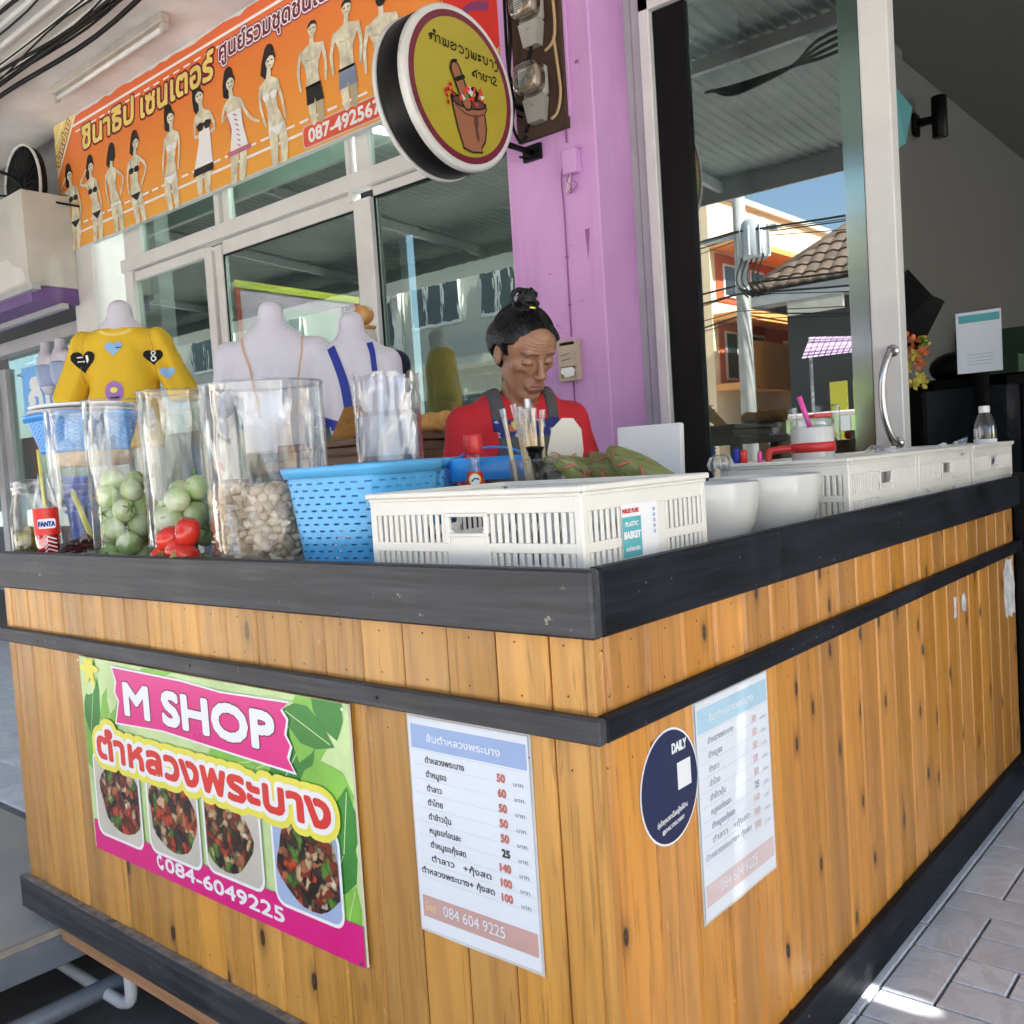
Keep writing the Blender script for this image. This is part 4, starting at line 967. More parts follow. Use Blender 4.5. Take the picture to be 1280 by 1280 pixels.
if 0: b.poly(BF, [(bx0 + .01, 3.16), (bx0 + .01, 3.03), (-6.36, 3.03)], D + .0004, 0); b.poly(BF, [(bx1 - .01, 3.9), (bx1 - .01, 3.03), (bx1 - .12, 3.03), (bx1 - .06, 3.4)], D + .0004, 0)
b.stroke(BF, [(bx0 + .012, 3.60), (-6.18, 3.97)], .014, D + .0008, 1, False); b.stroke(BF, [(bx0 + .012, 3.83), (-6.38, 3.97)], .012, D + .0008, 1, False); b.build('corner_print', ['ytext', 'white_print'], bn)
text(bn, 'lettering', 'จำหน่าย', BF, -6.50, 3.66, .07, 'ytext', D + .001, .36, .004, rot=.86, rings=[(.013, 'purple_print')])
text(bn, 'lettering', 'ชินาธิป', BF, -6.10, 3.70, .155, 'ytext', D + .001, .76, .008, rings=[(.022, 'dkred')], shear=.12)
text(bn, 'lettering', 'เซนเตอร์', BF, -5.26, 3.69, .155, 'ytext', D + .001, .90, .008, rings=[(.022, 'dkred')], shear=.12)
text(bn, 'lettering', 'ศูนย์รวมชุดชั้นใน  ทุกชนิด', BF, -4.30, 3.765, .100, 'dkred', D + .001, 1.62, .004, rings=[(.012, 'white_print'), (.019, 'purple_print')], shear=.1)
b = B(); b.poly(BF, rrect(-3.555, -2.78, 3.035, 3.16, .03), D + .001, 0); b.poly(BF, rrect(-3.547, -2.788, 3.042, 3.153, .026), D + .0014, 1); b.build('number_box', ['r_pink', 'redbox'], bn)
text(bn, 'lettering', '087-4925672', BF, -3.50, 3.062, .074, 'white_print', D + .002, .66, .004)
b = B(); b.disc(BF, (-2.15, 3.45), .26, D + .002, 0, 30, .34)
b.stroke(BF, smooth_path([(-2.36, 3.30), (-2.25, 3.36), (-2.14, 3.33)], 5), .04, D + .0026, 1); b.build('red_graphic', ['red_print', 'purple_print'], bn)
text(bn, 'lettering', 'ENTER', BF, -2.42, 3.47, .09, 'white_print', D + .003, .34, .006, rings=[(.014, 'strap_blue')], rot=.2)

def figure(cx, zt, zb, kind, arm):
    """printed person: head at the top, cropped at the thighs"""
    KX = 1.42; CP = .16 if kind[0] != 'm' else .06; PH = cx * 3.1; b = B(); H_ = (zt - zb); u = H_ / 3.45; d = D + .0012
    male = kind in ('m1', 'm2', 'm3'); back = kind in ('b1', 'm3')
    def S(pts, w, lay, mi): b.stroke(BF, [(cx + (p * KX + CP * math.sin(q * 1.6 + PH)) * u, zb + q * u) for p, q in pts], [k * u * 1.25 for k in w], d + lay * .0004, mi)
    lean = .05
    sw = .50 if male else .36; hw = .26 if male else .30; ww = .24 if male else .19
    if kind not in ('m1', 'm2', 'm3'):
        S([(-.02, 3.42), (-.06, 3.1), (-.12, 2.78), (-.10, 2.5 if arm % 2 else 2.72)], [.44, .50, .42, .12], 0, 1)   # long hair behind
    # legs
    S([(-hw * .55, 1.05), (-hw * .6, .5), (-hw * .55, .02)], [.36, .33, .26], 1, 0); S([(hw * .55, 1.05), (hw * .62, .5), (hw * .6, .02)], [.36, .33, .26], 1, 2 if male else 0)
    # trunk
    b.poly(BF, [(cx + (p * KX + CP * math.sin(q * 1.6 + PH)) * u, zb + q * u) for p, q in [(-hw * .98, .95), (hw * .98, .95), (hw * 1.02, 1.15), (ww, 1.65), (ww * 1.12, 1.95), (sw * .88, 2.35), (sw * .8, 2.55), (.10, 2.68), (-.10, 2.68), (-sw * .8, 2.55), (-sw * .88, 2.35), (-ww * 1.12, 1.95), (-ww, 1.65), (-hw * 1.02, 1.15)]], d + .0008, 0)
    S([(0, 2.6), (lean * .5, 2.9)], [.2, .17], 3, 0)
    aw_ = [.17, .13, .10] if male else [.12, .10, .07]
    A = {0: [[(-sw * .86, 2.46), (-sw * 1.1, 1.9), (-sw * 1.02, 1.25)], [(sw * .86, 2.46), (sw * 1.1, 1.9), (sw * 1.02, 1.25)]],
         1: [[(-sw * .86, 2.46), (-sw * 1.9, 2.62), (-sw * .7, 3.1)], [(sw * .86, 2.46), (sw * 1.05, 1.9), (sw * .98, 1.2)]],
         2: [[(-sw * .86, 2.46), (-sw * 1.08, 1.9), (-sw * 1.0, 1.2)], [(sw * .86, 2.46), (sw * 1.95, 2.0), (sw * .95, 1.35)]],
         3: [[(-sw * .86, 2.46), (-sw * 1.15, 1.85), (sw * .5, 1.95)], [(sw * .86, 2.46), (sw * 1.2, 1.85), (-sw * .5, 1.88)]],
         4: [[(-sw * .86, 2.46), (-sw * 1.5, 2.05), (-sw * .6, 2.2)], [(sw * .86, 2.46), (sw * 1.4, 1.8), (sw * 2.3, 1.5)]]}[arm]
    for q in A: S(smooth_path([Vector((*p, 0)) for p in q], 3) and [tuple(v[:2]) for v in smooth_path([Vector((*p, 0)) for p in q], 3)], list(np.interp(np.linspace(0, 2, 7), [0, 1, 2], aw_)), 4, 0)
    # shading lines of the body print
    S([(0, 2.25), (0, 1.5)], [.02, .012], 3, 2)
    if male: S([(-.24, 2.18), (-.04, 2.12)], [.03, .02], 3, 2); S([(.24, 2.18), (.04, 2.12)], [.03, .02], 3, 2)
    b.disc(BF, (cx + (lean * KX + CP * math.sin(3.14 * 1.6 + PH)) * u, zb + 3.14 * u), .175 * u * 1.35, d + .0017, 0 if not back else 1, 16, .235 * u)
    # hair cap and fringe
    if not back:
        hs = [(lean + .19 * math.cos(a) * 1.05, 3.16 + .27 * math.sin(a)) for a in np.linspace(R(-10 if not male else 12), R(190 if not male else 168), 10)]
        hs += [(lean - .12, 3.24), (lean - .02, 3.31), (lean + .10, 3.27)]
        b.poly(BF, [(cx + (p * KX + CP * math.sin(q * 1.6 + PH)) * u, zb + q * u) for p, q in hs], d + .0021, 1)
        for sx in (-.07, .07): S([(lean + sx - .03, 3.16), (lean + sx + .03, 3.16)], [.03, .03], 5, 1)
        S([(lean - .04, 3.02), (lean + .04, 3.02)], [.03, .03], 5, 3 if not male else 2)
    # clothes
    def tri(cx_, cz_, w_, h_, mi=4): b.poly(BF, [(cx + ((cx_ + p * w_) * KX + CP * math.sin(2.1 * 1.6 + PH)) * u, zb + (cz_ + q * h_) * u) for p, q in [(-1, .2), (-.5, -.8), (.5, -.8), (1, .2), (.3, .6), (-.3, .6)]], d + .0020, mi)
    if kind == 'bikini':
        tri(-.15, 2.12, .15, .17); tri(.15, 2.12, .15, .17); S([(-.3, 2.05), (.3, 2.05)], [.03, .03], 4, 4)
        S([(-.18, 2.2), (-.24, 2.52)], [.025, .025], 4, 4); S([(.18, 2.2), (.24, 2.52)], [.025, .025], 4, 4)
        b.poly(BF, [(cx + (p * KX + CP * math.sin(q * 1.6 + PH)) * u, zb + q * u) for p, q in [(-.31, 1.14), (-.05, .86), (.05, .86), (.31, 1.14), (.30, 1.06), (-.30, 1.06)][0:4]], d + .0020, 4)
    elif kind == 'plain':
        tri(-.14, 2.12, .14, .16, 5); tri(.14, 2.12, .14, .16, 5); b.poly(BF, [(cx + (p * KX + CP * math.sin(q * 1.6 + PH)) * u, zb + q * u) for p, q in [(-.30, 1.12), (-.05, .84), (.05, .84), (.30, 1.12)]], d + .0020, 5)
    elif kind == 'slip':
        tri(-.15, 2.14, .17, .2); tri(.15, 2.14, .17, .2); b.poly(BF, [(cx + (p * KX + CP * math.sin(q * 1.6 + PH)) * u, zb + q * u) for p, q in [(-.22, 1.98), (.22, 1.98), (.26, 1.6), (.42, .72), (-.42, .72), (-.26, 1.6)]], d + .0019, 5)
        b.poly(BF, [(cx + (p * KX + CP * math.sin(q * 1.6 + PH)) * u, zb + q * u) for p, q in [(-.42, .80), (-.44, .55), (.44, .55), (.42, .80)]], d + .0022, 4)
    elif kind == 'lace':
        b.poly(BF, [(cx + (p * KX + CP * math.sin(q * 1.6 + PH)) * u, zb + q * u) for p, q in [(-.28, 2.2), (.28, 2.2), (.22, 1.65), (.36, .95), (-.36, .95), (-.22, 1.65)]], d + .0019, 5)
        for k in range(7): S([(-.05, 2.1 - k * .17), (.05, 2.02 - k * .17)], [.035, .035], 5, 3)
        S([(-.42, .88), (.42, .88)], [.14, .14], 4, 3); S([(-.24, 2.2), (-.24, .95)], [.05, .05], 4, 3); S([(.24, 2.2), (.3, .95)], [.05, .05], 4, 3)
    elif kind in ('m1', 'm2', 'm3'):
        mi = {'m1': 4, 'm2': 6, 'm3': 6}[kind]
        b.poly(BF, [(cx + (p * KX + CP * math.sin(q * 1.6 + PH)) * u, zb + q * u) for p, q in [(-.29, 1.26), (.29, 1.26), (.34, .62), (.04, .62), (0, .8), (-.04, .62), (-.34, .62)]], d + .0020, mi)
        S([(-.28, 1.24), (.28, 1.24)], [.07, .07], 5, 4)
    elif kind == 'b1': S([(-.28, 1.1), (.28, 1.1)], [.06, .06], 5, 5)
    b.build('printed_figure', ['skin_print', 'hair_print', 'skin_shade', 'pink_lace', 'hair_print', 'white_print', 'blue_jeans'], bn)
for (xc, zt, zb, k, a) in [(-6.33, 3.62, 3.032, 'bikini', 1), (-6.00, 3.60, 3.032, 'bikini', 1), (-5.70, 3.60, 3.032, 'b1', 2), (-5.39, 3.60, 3.032, 'bikini', 2), (-4.93, 3.645, 3.032, 'plain', 0), (-4.55, 3.68, 3.05, 'slip', 3),
                           (-4.19, 3.66, 3.032, 'lace', 4), (-3.80, 3.66, 3.034, 'plain', 0), (-3.42, 3.70, 3.165, 'm1', 0), (-3.13, 3.71, 3.165, 'm2', 0), (-2.86, 3.67, 3.08, 'm3', 0)]: figure(xc, zt, zb, k, a)
# tube lamp on the soffit and overhead cables
tl = thing('tube_lamp', 'unlit fluorescent tube batten fixed to the ceiling above the banner', 'lamp', (-5.1, 2.08, 3.93))
b = B(); b.bev(-.73, .73, -.03, .03, -.0, .058, .006); b.build('batten', 'tube_box', tl)
b = B(); b.tube([(-.69, 0, -.028), (.69, 0, -.028)], .016, 12); b.build('tube', 'tube_white', tl)
for x_ in (-.735, .69): b = B(); b.bev(x_, x_ + .045, -.02, .02, -.05, 0, .005); b.build('end_socket', 'tube_box', tl)
W = random.Random(3)
cabs = [(1.39, 3.90, .012), (1.36, 3.89, .006), (1.60, 3.89, .006), (1.66, 3.88, .016), (1.60, 3.87, .011), (1.71, 3.88, .008), (1.76, 3.87, .016), (1.52, 3.89, .006), (1.64, 3.90, .006)]
names = ['thick black cable nearest the photo corner', 'thin black wire beside the corner cable', 'thin wire between the two thick ceiling cables', 'thick black cable crossing the ribbed ceiling', 'medium black cable sagging across others', 'thin cable weaving between thick ones', 'thick black cable closest to the tube lamp', 'thinnest wire high under the ribs', 'thin wire hugging the ribbed ceiling']
for j, (yy, zz, rr_) in enumerate(cabs):
    pts = [(x_, yy + W.uniform(-.07, .07), min(zz - .03 * math.sin((x_ + j) * 1.3) ** 2, zc(yy) - .06 if False else zz) + 0) for x_ in np.linspace(-12, 4, 14)]
    b = B(); b.tube(smooth_path(pts, 5), rr_, 6); tag(b.build('overhead_cable', 'cable_black'), names[j], 'cable', 'cables slung under the ceiling')
b = B(); b.tube(smooth_path([(-9, 1.9, 3.75), (-7.6, 2.15, 3.62), (-7.0, 2.1, 3.70), (-6.75, 2.2, 3.55), (-7.0, 2.2, 3.42), (-7.5, 2.0, 3.5)], 8), .013, 6)
b.tube(smooth_path([(-9, 2.0, 3.9), (-7.6, 2.0, 3.66), (-6.6, 2.2, 3.42), (-6.2, 2.42, 3.3)], 6), .009, 6); b.tube(smooth_path([(-9, 2.1, 3.6), (-7.4, 1.9, 3.58), (-6.8, 2.1, 3.36), (-6.4, 2.42, 3.25)], 6), .011, 6)
tag(b.build('cable_coil', 'cable_black'), 'loop of loose black cable by the round fan guard', 'cable')
b = B()
for j in range(4): b.tube(smooth_path([(-2.6 + j * .02, -.4, 3.80), (-2.2, -.15 + j * .03, 3.68 - j * .03), (-1.9, -.3, 3.74), (-1.5, -.1 + j * .05, 3.66 + j * .02), (-.9, -.2, 3.80)], 5), .012, 6)
tag(b.build('awning_cables', 'cable_black'), 'tangle of black cables under the awning, reflected at the top of the glass door', 'cables', None, 'stuff')
# ---- round sign ----
rs = thing('round_sign', 'round projecting sign, yellow with a mortar picture, black rim', 'sign', (-1.7, 1.69, 2.65))
Ty = Matrix.Rotation(R(90), 4, 'Y')
b = B(); b.lathe([(.295, -.15), (.308, -.14), (.308, -.035), (.303, -.03)], (0, 0, 0), 64, 0, None, Ty); b.build('rim', 'black_metal', rs)
b = B(); b.lathe_open([(.303, -.031), (.309, -.028), (.309, -.006), (.305, 0), (.296, .002)], (0, 0, 0), 64, 0, None, Ty); b.build('edge_ring', 'sign_white', rs)
b = B(); b.lathe([(.3, -.165), (.313, -.163), (.313, -.151), (.3, -.150)], (0, 0, 0), 64, 0, None, Ty); b.build('rear_ring', 'sign_white', rs)
SG = FR((.0, 0, 0), Y_, Z); SG2 = (Vector((.002, -1.69, -2.65)), *SG[1:])
b = B(); b.disc(SG, (0, 0), .2985, .002, 0, 64); b.disc(SG, (0, 0), .284, .0035, 1, 64); b.disc(SG, (0, 0), .258, .0045, 2, 64); b.build('face', ['sign_white', 'dkred', 'sign_yellow'], rs)
b = B(); q = SG2; d = .006
def sp_(pts, n=3): return [tuple(p[:2]) for p in smooth_path([Vector((*p, 0)) for p in pts], n)]
pot = [(1.622, 2.60), (1.64, 2.615), (1.70, 2.60), (1.76, 2.60), (1.808, 2.612), (1.812, 2.59), (1.80, 2.57), (1.806, 2.52), (1.795, 2.47), (1.772, 2.44), (1.775, 2.425), (1.72, 2.415), (1.672, 2.422), (1.668, 2.44), (1.648, 2.49), (1.630, 2.56)]
b.poly(q, [(1.716 + (p[0] - 1.716) * 1.09, 2.515 + (p[1] - 2.515) * 1.07) for p in pot], d, 0); b.poly(q, pot, d + .0004, 1)
b.disc(q, (1.716, 2.600), .098, d + .0006, 0, 30, .026, .08); b.disc(q, (1.716, 2.600), .090, d + .0008, 2, 30, .019, .08)
b.stroke(q, sp_([(1.640, 2.575), (1.69, 2.553), (1.75, 2.555), (1.796, 2.572)]), .007, d + .0008, 2); b.stroke(q, sp_([(1.752, 2.55), (1.75, 2.51), (1.758, 2.46)]), [.026] * 3 + [.018] * 3 + [.006], d + .0008, 2)
b.stroke(q, [(1.650, 2.712), (1.705, 2.595)], .060, d + .0012, 0); b.stroke(q, [(1.650, 2.712), (1.705, 2.595)], .044, d + .0015, 1); b.stroke(q, [(1.652, 2.672), (1.694, 2.692)], .016, d + .0018, 0); b.stroke(q, sp_([(1.625, 2.70), (1.632, 2.735), (1.66, 2.745)]), .008, d + .0018, 0)
for k, (u, v) in enumerate([(1.605, 2.625), (1.595, 2.60), (1.618, 2.645), (1.60, 2.575), (1.625, 2.62), (1.590, 2.615)]):
    for a in range(5): b.stroke(q, [(u, v), (u + .014 * math.cos(a * 1.26 + k), v + .014 * math.sin(a * 1.26 + k))], [.009, .002], d + .0010 + k * .0001, 3, False)
for k in range(22):
    u, v = 1.70 + W.uniform(-.03, .09), 2.615 + W.uniform(-.02, .035); a = W.uniform(0, 3)
    b.stroke(q, [(u, v), (u + .022 * math.cos(a), v + .022 * math.sin(a))], [.018, .005], d + .0019 + k * .00008, W.choice([0, 3, 3, 4, 5, 1]), False)
b.stroke(q, sp_([(1.735, 2.65), (1.75, 2.66), (1.762, 2.645), (1.757, 2.62)]), .016, d + .0024, 0); b.stroke(q, [(1.765, 2.63), (1.79, 2.675), (1.793, 2.62)], [.02, .004, .02], d + .0022, 3, False)
b.build('mortar_picture', ['black_print', 'clay', 'clay_dark', 'red_print', 'leaf_green', 'sign_white'], rs)
LAO = {'ta': [[(.25, .35), (.12, .3), (.1, .45), (.22, .5), (.3, .3), (.15, .02)], [(.22, .5), (.3, .62), (.42, .55), (.5, .65), (.6, .5), (.6, .0)]],
       'am': [[(.0, .55), (.12, .64), (.24, .5), (.24, .0)], [(-.3, .9), (-.2, 1.0), (-.12, .9), (-.2, .8), (-.3, .9)]],
       'ho': [[(.1, .6), (.2, .5), (.12, .1), (.25, .0), (.35, .2), (.35, .62)], [(.35, .2), (.5, .0), (.62, .2), (.6, .62)]],
       'lo': [[(.1, .5), (.25, .66), (.42, .5), (.3, .38), (.15, .3), (.12, .1), (.3, .0), (.5, .1), (.56, .4), (.52, .64)]],
       'wo': [[(.1, .55), (.25, .66), (.45, .5), (.45, .12), (.28, .0), (.12, .08)]],
       'ng': [[(.1, .52), (.2, .66), (.36, .5), (.36, .1), (.25, -.2), (.05, -.22)]],
       'ph': [[(.1, .62), (.18, .5), (.12, .1), (.25, .02), (.33, .5)], [(.33, .5), (.38, .02), (.52, .05), (.58, .62)]],
       'a': [[(.05, .15), (.15, .05), (.28, .2), (.1, .2)], [(.05, .5), (.15, .4), (.28, .55), (.1, .55)]],
       'bo': [[(.1, .55), (.2, .64), (.2, .1), (.32, .0), (.5, .05), (.5, .64)]],
       'aa': [[(.05, .52), (.18, .64), (.32, .5), (.32, .0)]],
       'so': [[(.15, .4), (.1, .2), (.25, .05), (.32, .2), (.22, .4)], [(.22, .4), (.4, .62), (.55, .45), (.55, .0)], [(.5, .6), (.65, .8)]],
       'kh': [[(.1, .6), (.25, .62), (.2, .4), (.1, .3), (.2, .05), (.4, .0), (.5, .2), (.45, .5), (.6, .62)]],
       '2': [[(.08, .6), (.25, .8), (.45, .6), (.3, .3), (.08, .0), (.5, .0)]]}
def lao(word, u, v, h, w_, rot):
    adv = {'am': .36, 'a': .36, 'aa': .42, 'ng': .48, 'wo': .58}; tot = sum(adv.get(c, .72) for c in word); k = w_ / tot; x_ = 0
    b = B(); cs, sn = math.cos(rot), math.sin(rot)
    for i, c in enumerate(word):
        for st_ in LAO[c]:
            pts = sp_(st_, 3); P = []
            for (p, r_) in pts:
                a, e = (x_ + p) * k, r_ * h; P.append((u + a * cs - e * sn, v + a * sn + e * cs))
            b.stroke(SG2, P, .0055, .006 + .0002 * (i % 3))
        x_ += adv.get(c, .72)
    b.build('lettering', 'black_print', rs)
lao(['ta', 'am', 'ho', 'lo', 'wo', 'ng', 'ph', 'a', 'bo', 'aa', 'ng'], 1.515, 2.785, .042, .395, -.03)
lao(['so', 'aa', 'kh', 'aa', '2'], 1.742, 2.708, .038, .16, -.0)
for zz in (-.125, .05):
    b = B(); b.tube([(-.07, .25, zz), (-.07, .50, zz)], .013, 8); b.box(-.115, -.02, .49, .508, zz - .035, zz + .03); b.tube([(-.10, .45, zz - .02), (-.10, .51, zz - .02)], .005, 6); b.build('bracket', 'black_metal', rs)
# ---- electricity meters ----
mb = thing('meter_board', 'dark brown board with cables on the purple column', 'board', (-1.70, 2.19, 2.85))
b = B(); b.bev(-.135, .135, -.014, .0095, -.275, 1.1, .003)
b.build('board', 'meter_board', mb)
b = B(); b.tube(smooth_path([(-.14, -.03, .6), (-.145, -.035, .1), (-.12, -.04, -.1), (-.135, -.04, -.2), (-.10, -.04, -.28), (-.07, -.03, -.26)], 5), .007, 6)
b.tube(smooth_path([(-.12, -.045, .6), (-.11, -.05, .18), (-.13, -.045, .0), (-.06, -.05, -.06), (-.03, -.04, -.03)], 5), .008, 6); b.tube(smooth_path([(-.02, -.04, -.12), (-.03, -.045, -.2), (-.07, -.04, -.25)], 5), .007, 6)
b.tube(smooth_path([(.0, -.04, .12), (-.02, -.05, .04), (-.08, -.05, .03)], 5), .008, 6); b.build('black_cable', 'cable_black', mb)
b = B(); b.tube(smooth_path([(.11, -.03, .8), (.105, -.03, .4), (.115, -.03, .16), (.10, -.03, .08), (.06, -.035, .05)], 5), .0065, 6)
b.tube(smooth_path([(.10, -.025, .1), (.118, -.03, -.05), (.122, -.03, -.14), (.10, -.03, -.21), (.07, -.035, -.23)], 5), .0065, 6); b.build('tan_cable', 'cable_tan', mb)
def meter(z, label):
    t = thing('electric_meter', label, 'meter', (-1.70, 2.172, z), 0, 'meters on the brown board')
    b = B(); b.lathe([(.062, 0), (.062, .03), (.056, .034)], (0, 0, .055), 20, 0, (3.2, 1, 1), Matrix.Rotation(R(90), 4, 'X') if False else None)
    b = B(); b.bev(-.063, .063, -.035, 0, -.055, .075, .012); b.build('base', 'meter_box', t)
    T = Matrix.Translation((0, -.035, .02)) @ Matrix.Rotation(R(90), 4, 'X')
    b = B(); b.lathe([(.066, 0), (.066, .04), (.060, .062), (.05, .068)], (0, 0, 0), 12, 0, (3.5, 1, 1), T); o = b.build('glass_cover', 'meter_glass', t)
    b = B(); b.bev(-.05, .05, -.075, -.036, -.03, .065, .004); b.build('dial_block', 'cream_box', t)
    b = B(); Fm = FR((0, -.0755, 0)); b.poly(Fm, [(-.045, -.01), (.0, -.01), (.0, .06), (-.045, .06)], .001)
    for k in range(6): b.poly(Fm, [(-.04, -.005 + .01 * k), (-.008, -.005 + .01 * k), (-.008, -.002 + .01 * k), (-.04, -.002 + .01 * k)], .0015, 1)
    b.build('label_plate', ['paper', 'txt'], t)
    b = B(); b.tube([(.02, -.078, .03), (.02, -.084, .03)], .022, 14); b.build('dial', 'meter_box', t)
    b = B(); b.add([(-.052, -.05, -.055), (.052, -.05, -.055), (.036, -.042, -.15), (-.036, -.042, -.15), (-.052, 0, -.055), (.052, 0, -.055), (.036, 0, -.15), (-.036, 0, -.15)],
                   [(0, 3, 2, 1), (4, 5, 6, 7), (0, 1, 5, 4), (1, 2, 6, 5), (2, 3, 7, 6), (3, 0, 4, 7)]); b.tube([(0, -.048, -.085), (0, -.053, -.085)], .005, 8); b.build('terminal_cover', 'meter_box', t)
meter(2.775, 'lower grey electricity meter with clear cover on the brown board'); meter(3.085, 'upper electricity meter cut by the top edge of the photo')
# ---- inside right-hand shop ----
def wlamp(label, loc):
    t = thing('wall_lamp', label, 'lamp', loc, 0, 'black cylinder wall lamps'); b = B(); b.lathe([(.038, -.112), (.041, -.108), (.041, .108), (.038, .112)], (.14, 0, 0), 20); b.build('cylinder', 'black_metal', t)
    b = B(); b.bev(.0, .025, -.04, .04, -.07, .05, .004); b.bev(.025, .11, -.018, .018, -.025, .015, .004); b.build('arm', 'black_metal', t); b = B(); b.lathe([(.034, 0), (.034, .002)], (.14, 0, -.114), 16); b.build('lens', 'meter_glass', t)
wlamp('black cylinder wall lamp inside the open shop, right of the door stile', (-.95, 4.66, 2.97)); wlamp('black cylinder wall lamp cut by the right edge of the photo', (-.95, 7.5, 2.62))
cbn = thing('black_cabinet', 'tall glossy black cabinet in the dark shop behind the water bottle', 'cabinet', (-.25, 3.3, 0))
b = B(); b.bev(-.42, .16, -.15, .35, 0, 1.435, .008); b.build('body', 'black_gloss', cbn); b = B(); b.bev(-.30, .13, -.165, -.152, .3, 1.39, .004); b.build('glass_front', 'dark_glass', cbn)
spk = thing('dark_column_unit', 'black upright unit with grey top at the right edge of the photo', 'cabinet', (.10, 2.95, 0))
b = B(); b.bev(-.085, .5, -.12, .3, 0, 1.60, .01); b.build('body', 'black_metal', spk); b = B(); b.bev(-.11, .52, -.14, .32, 1.602, 1.635, .01); b.build('top', 'cream_box', spk)
bp_ = thing('end_post', 'black post closing the far end of the counter', 'post', (.02, 2.5, 0)); b = B(); b.bev(-.03, .09, -.045, .04, 0, 1.06, .006); b.build('post', 'black_metal', bp_)
ns = thing('paper_notice', 'white notice sheet with teal header standing inside the open shop', 'notice', (-.232, 3.0, 1.56))
b = B(); b.bev(-.083, .083, 0, .004, -.12, .12, .001); b.build('sheet', 'paper', ns); NF = FR((0, 0, 0)); b = B(); b.poly(NF, [(-.072, .078), (.078, .078), (.078, .108), (-.072, .108)], .001, 0)
for k in range(4): b.poly(NF, [(-.045, -.05 - k * .013), (.05, -.05 - k * .013), (.05, -.046 - k * .013), (-.045, -.046 - k * .013)], .001, 1)
b.build('print', ['tealprint', 'paper_line'], ns); b = B(); b.box(-.03, .03, .006, .012, -.5, .10); b.box(-.03, .03, .006, .2, -.5, -.494); b.build('stand', 'black_gloss', ns)
fl = thing('flower_bouquet', 'yellow and orange artificial flowers on black wrap behind the door handle', 'flowers', (-.56, 3.15, 1.45))
b = B()
for k in range(26):
    p = (W.uniform(-.05, .09), W.uniform(-.06, .06), W.uniform(-.03, .20)); mi = W.choice([0, 0, 1, 1, 2])
    for j in range(11):
        a1, a2 = W.uniform(0, 6.28), W.uniform(-1.2, 1.2); dd = Vector((math.cos(a1) * math.cos(a2), math.sin(a1) * math.cos(a2), math.sin(a2))); ee = dd.orthogonal().normalized() * .010; P0 = Vector(p); b.add([P0, P0 + dd * .018 + ee, P0 + dd * .032, P0 + dd * .018 - ee], [(0, 1, 2, 3)], mi)
b.build('blossoms', ['flower_y', 'flower_o', 'leaf_green'], fl)
b = B(); b.add([(-.10, 0, .16), (.03, -.02, .46), (.115, 0, .34), (.16, .02, .31), (.05, .03, .12), (-.05, .06, .45), (.04, .09, .3)], [(0, 1, 2), (0, 2, 3, 4), (1, 5, 6, 2), (0, 5, 1), (2, 6, 3)]); b.build('black_wrap', 'black_metal', fl)
b = B(); b.bev(-.08, .08, -.08, .08, -1.45, -.06, .01); b.build('plinth', 'black_gloss', fl)
sh_ = thing('stock_shelf', 'dim metal shelf with boxed stock against the inner wall behind the cabinet', 'shelf', (-.70, 5.6, 0))
for zz in (.5, 1.0, 1.5): B().bev(-.2, .2, -.6, .6, zz, zz + .02, .003).build('shelf_board', 'alu_grey', sh_)
for zz in (.52, 1.02, 1.52):
    yy = -.55
    while yy < .4:
        w_ = random.uniform(.12, .26); b = B(); b.bev(-.16, .16, yy, yy + w_ - .02, zz, zz + random.uniform(.12, .3), .004); b.build('stock_box', random.choice(['cream_box', 'paper_b', 'shop_red', 'cloth_green', 'duct_white']), sh_); yy += w_
bg_ = B(); bg_.ell((0, 0, 0), (.11, .08, .07), 14, 8); bg_.ell((.05, 0, .03), (.06, .05, .05), 12, 6); o = bg_.build('dark_bag', 'black_plastic'); o.location = (-.42, 3.35, 1.49); tag(o, 'soft dark bag on top of the black cabinet', 'bag')
cap = B(); cap.add([(-.10, 0, .12), (-.02, -.05, .14), (.05, 0, .02), (.0, .03, -.14), (-.08, 0, -.18), (-.09, .06, 0)], [(0, 1, 2, 3, 4), (0, 4, 5), (0, 5, 3, 2, 1)]); o = cap.build('cloth_bundle', 'tealprint'); o.location = (-.80, 4.0, 2.83); tag(o, 'dark teal bundle hanging high behind the door stile', 'bundle')
# ---- things inside the left shop, seen through its glass ----
bd = thing('display_board', 'pink board with yellow and orange border standing inside, behind the middle pane', 'board', (-4.70, 3.17, 2.27), R(95))
b = B(); b.box(-.56, .56, 0, .012, -.34, .23); b.build('panel', 'poster_pink', bd)
b = B(); b.box(-.58, .58, -.012, -.002, .20, .25); b.build('top_border', 'yellow_print', bd); b = B(); b.box(-.58, -.54, -.014, -.003, -.34, .20); b.box(.54, .58, -.014, -.003, -.34, .20); b.build('side_border', 'redbox', bd)
b = B(); b.box(-.2, .32, -.006, -.001, -.22, .10); b.build('notice', 'poster_board', bd)
rk = thing('clothes_rack', 'dark rack of garments with red boxes behind the right window pane', 'rack', (-2.5, 3.1, 0))
b = B(); b.tube([(-.6, 0, 1.62), (.6, 0, 1.62)], .014, 6); b.tube([(-.6, 0, 0), (-.6, 0, 1.66)], .012, 6); b.tube([(.6, 0, 0), (.6, 0, 1.66)], .012, 6); b.build('frame', 'alu_grey', rk)
for k in range(11):
    b = B(); x_ = -.52 + k * .1; b.bev(x_, x_ + .05, -.18, .18, .95 + W.uniform(-.05, .08), 1.58, .02); b.build('garment', W.choice(['cloth_navy', 'shop_red', 'cloth_green', 'black_plastic']), rk)
b = B()
for k in range(8): b.bev(-.5 + k * .11, -.41 + k * .11, -.06, .06, 1.645, 1.645 + W.uniform(.05, .09), .006)
b.build('stacked_box', 'shop_red', rk)
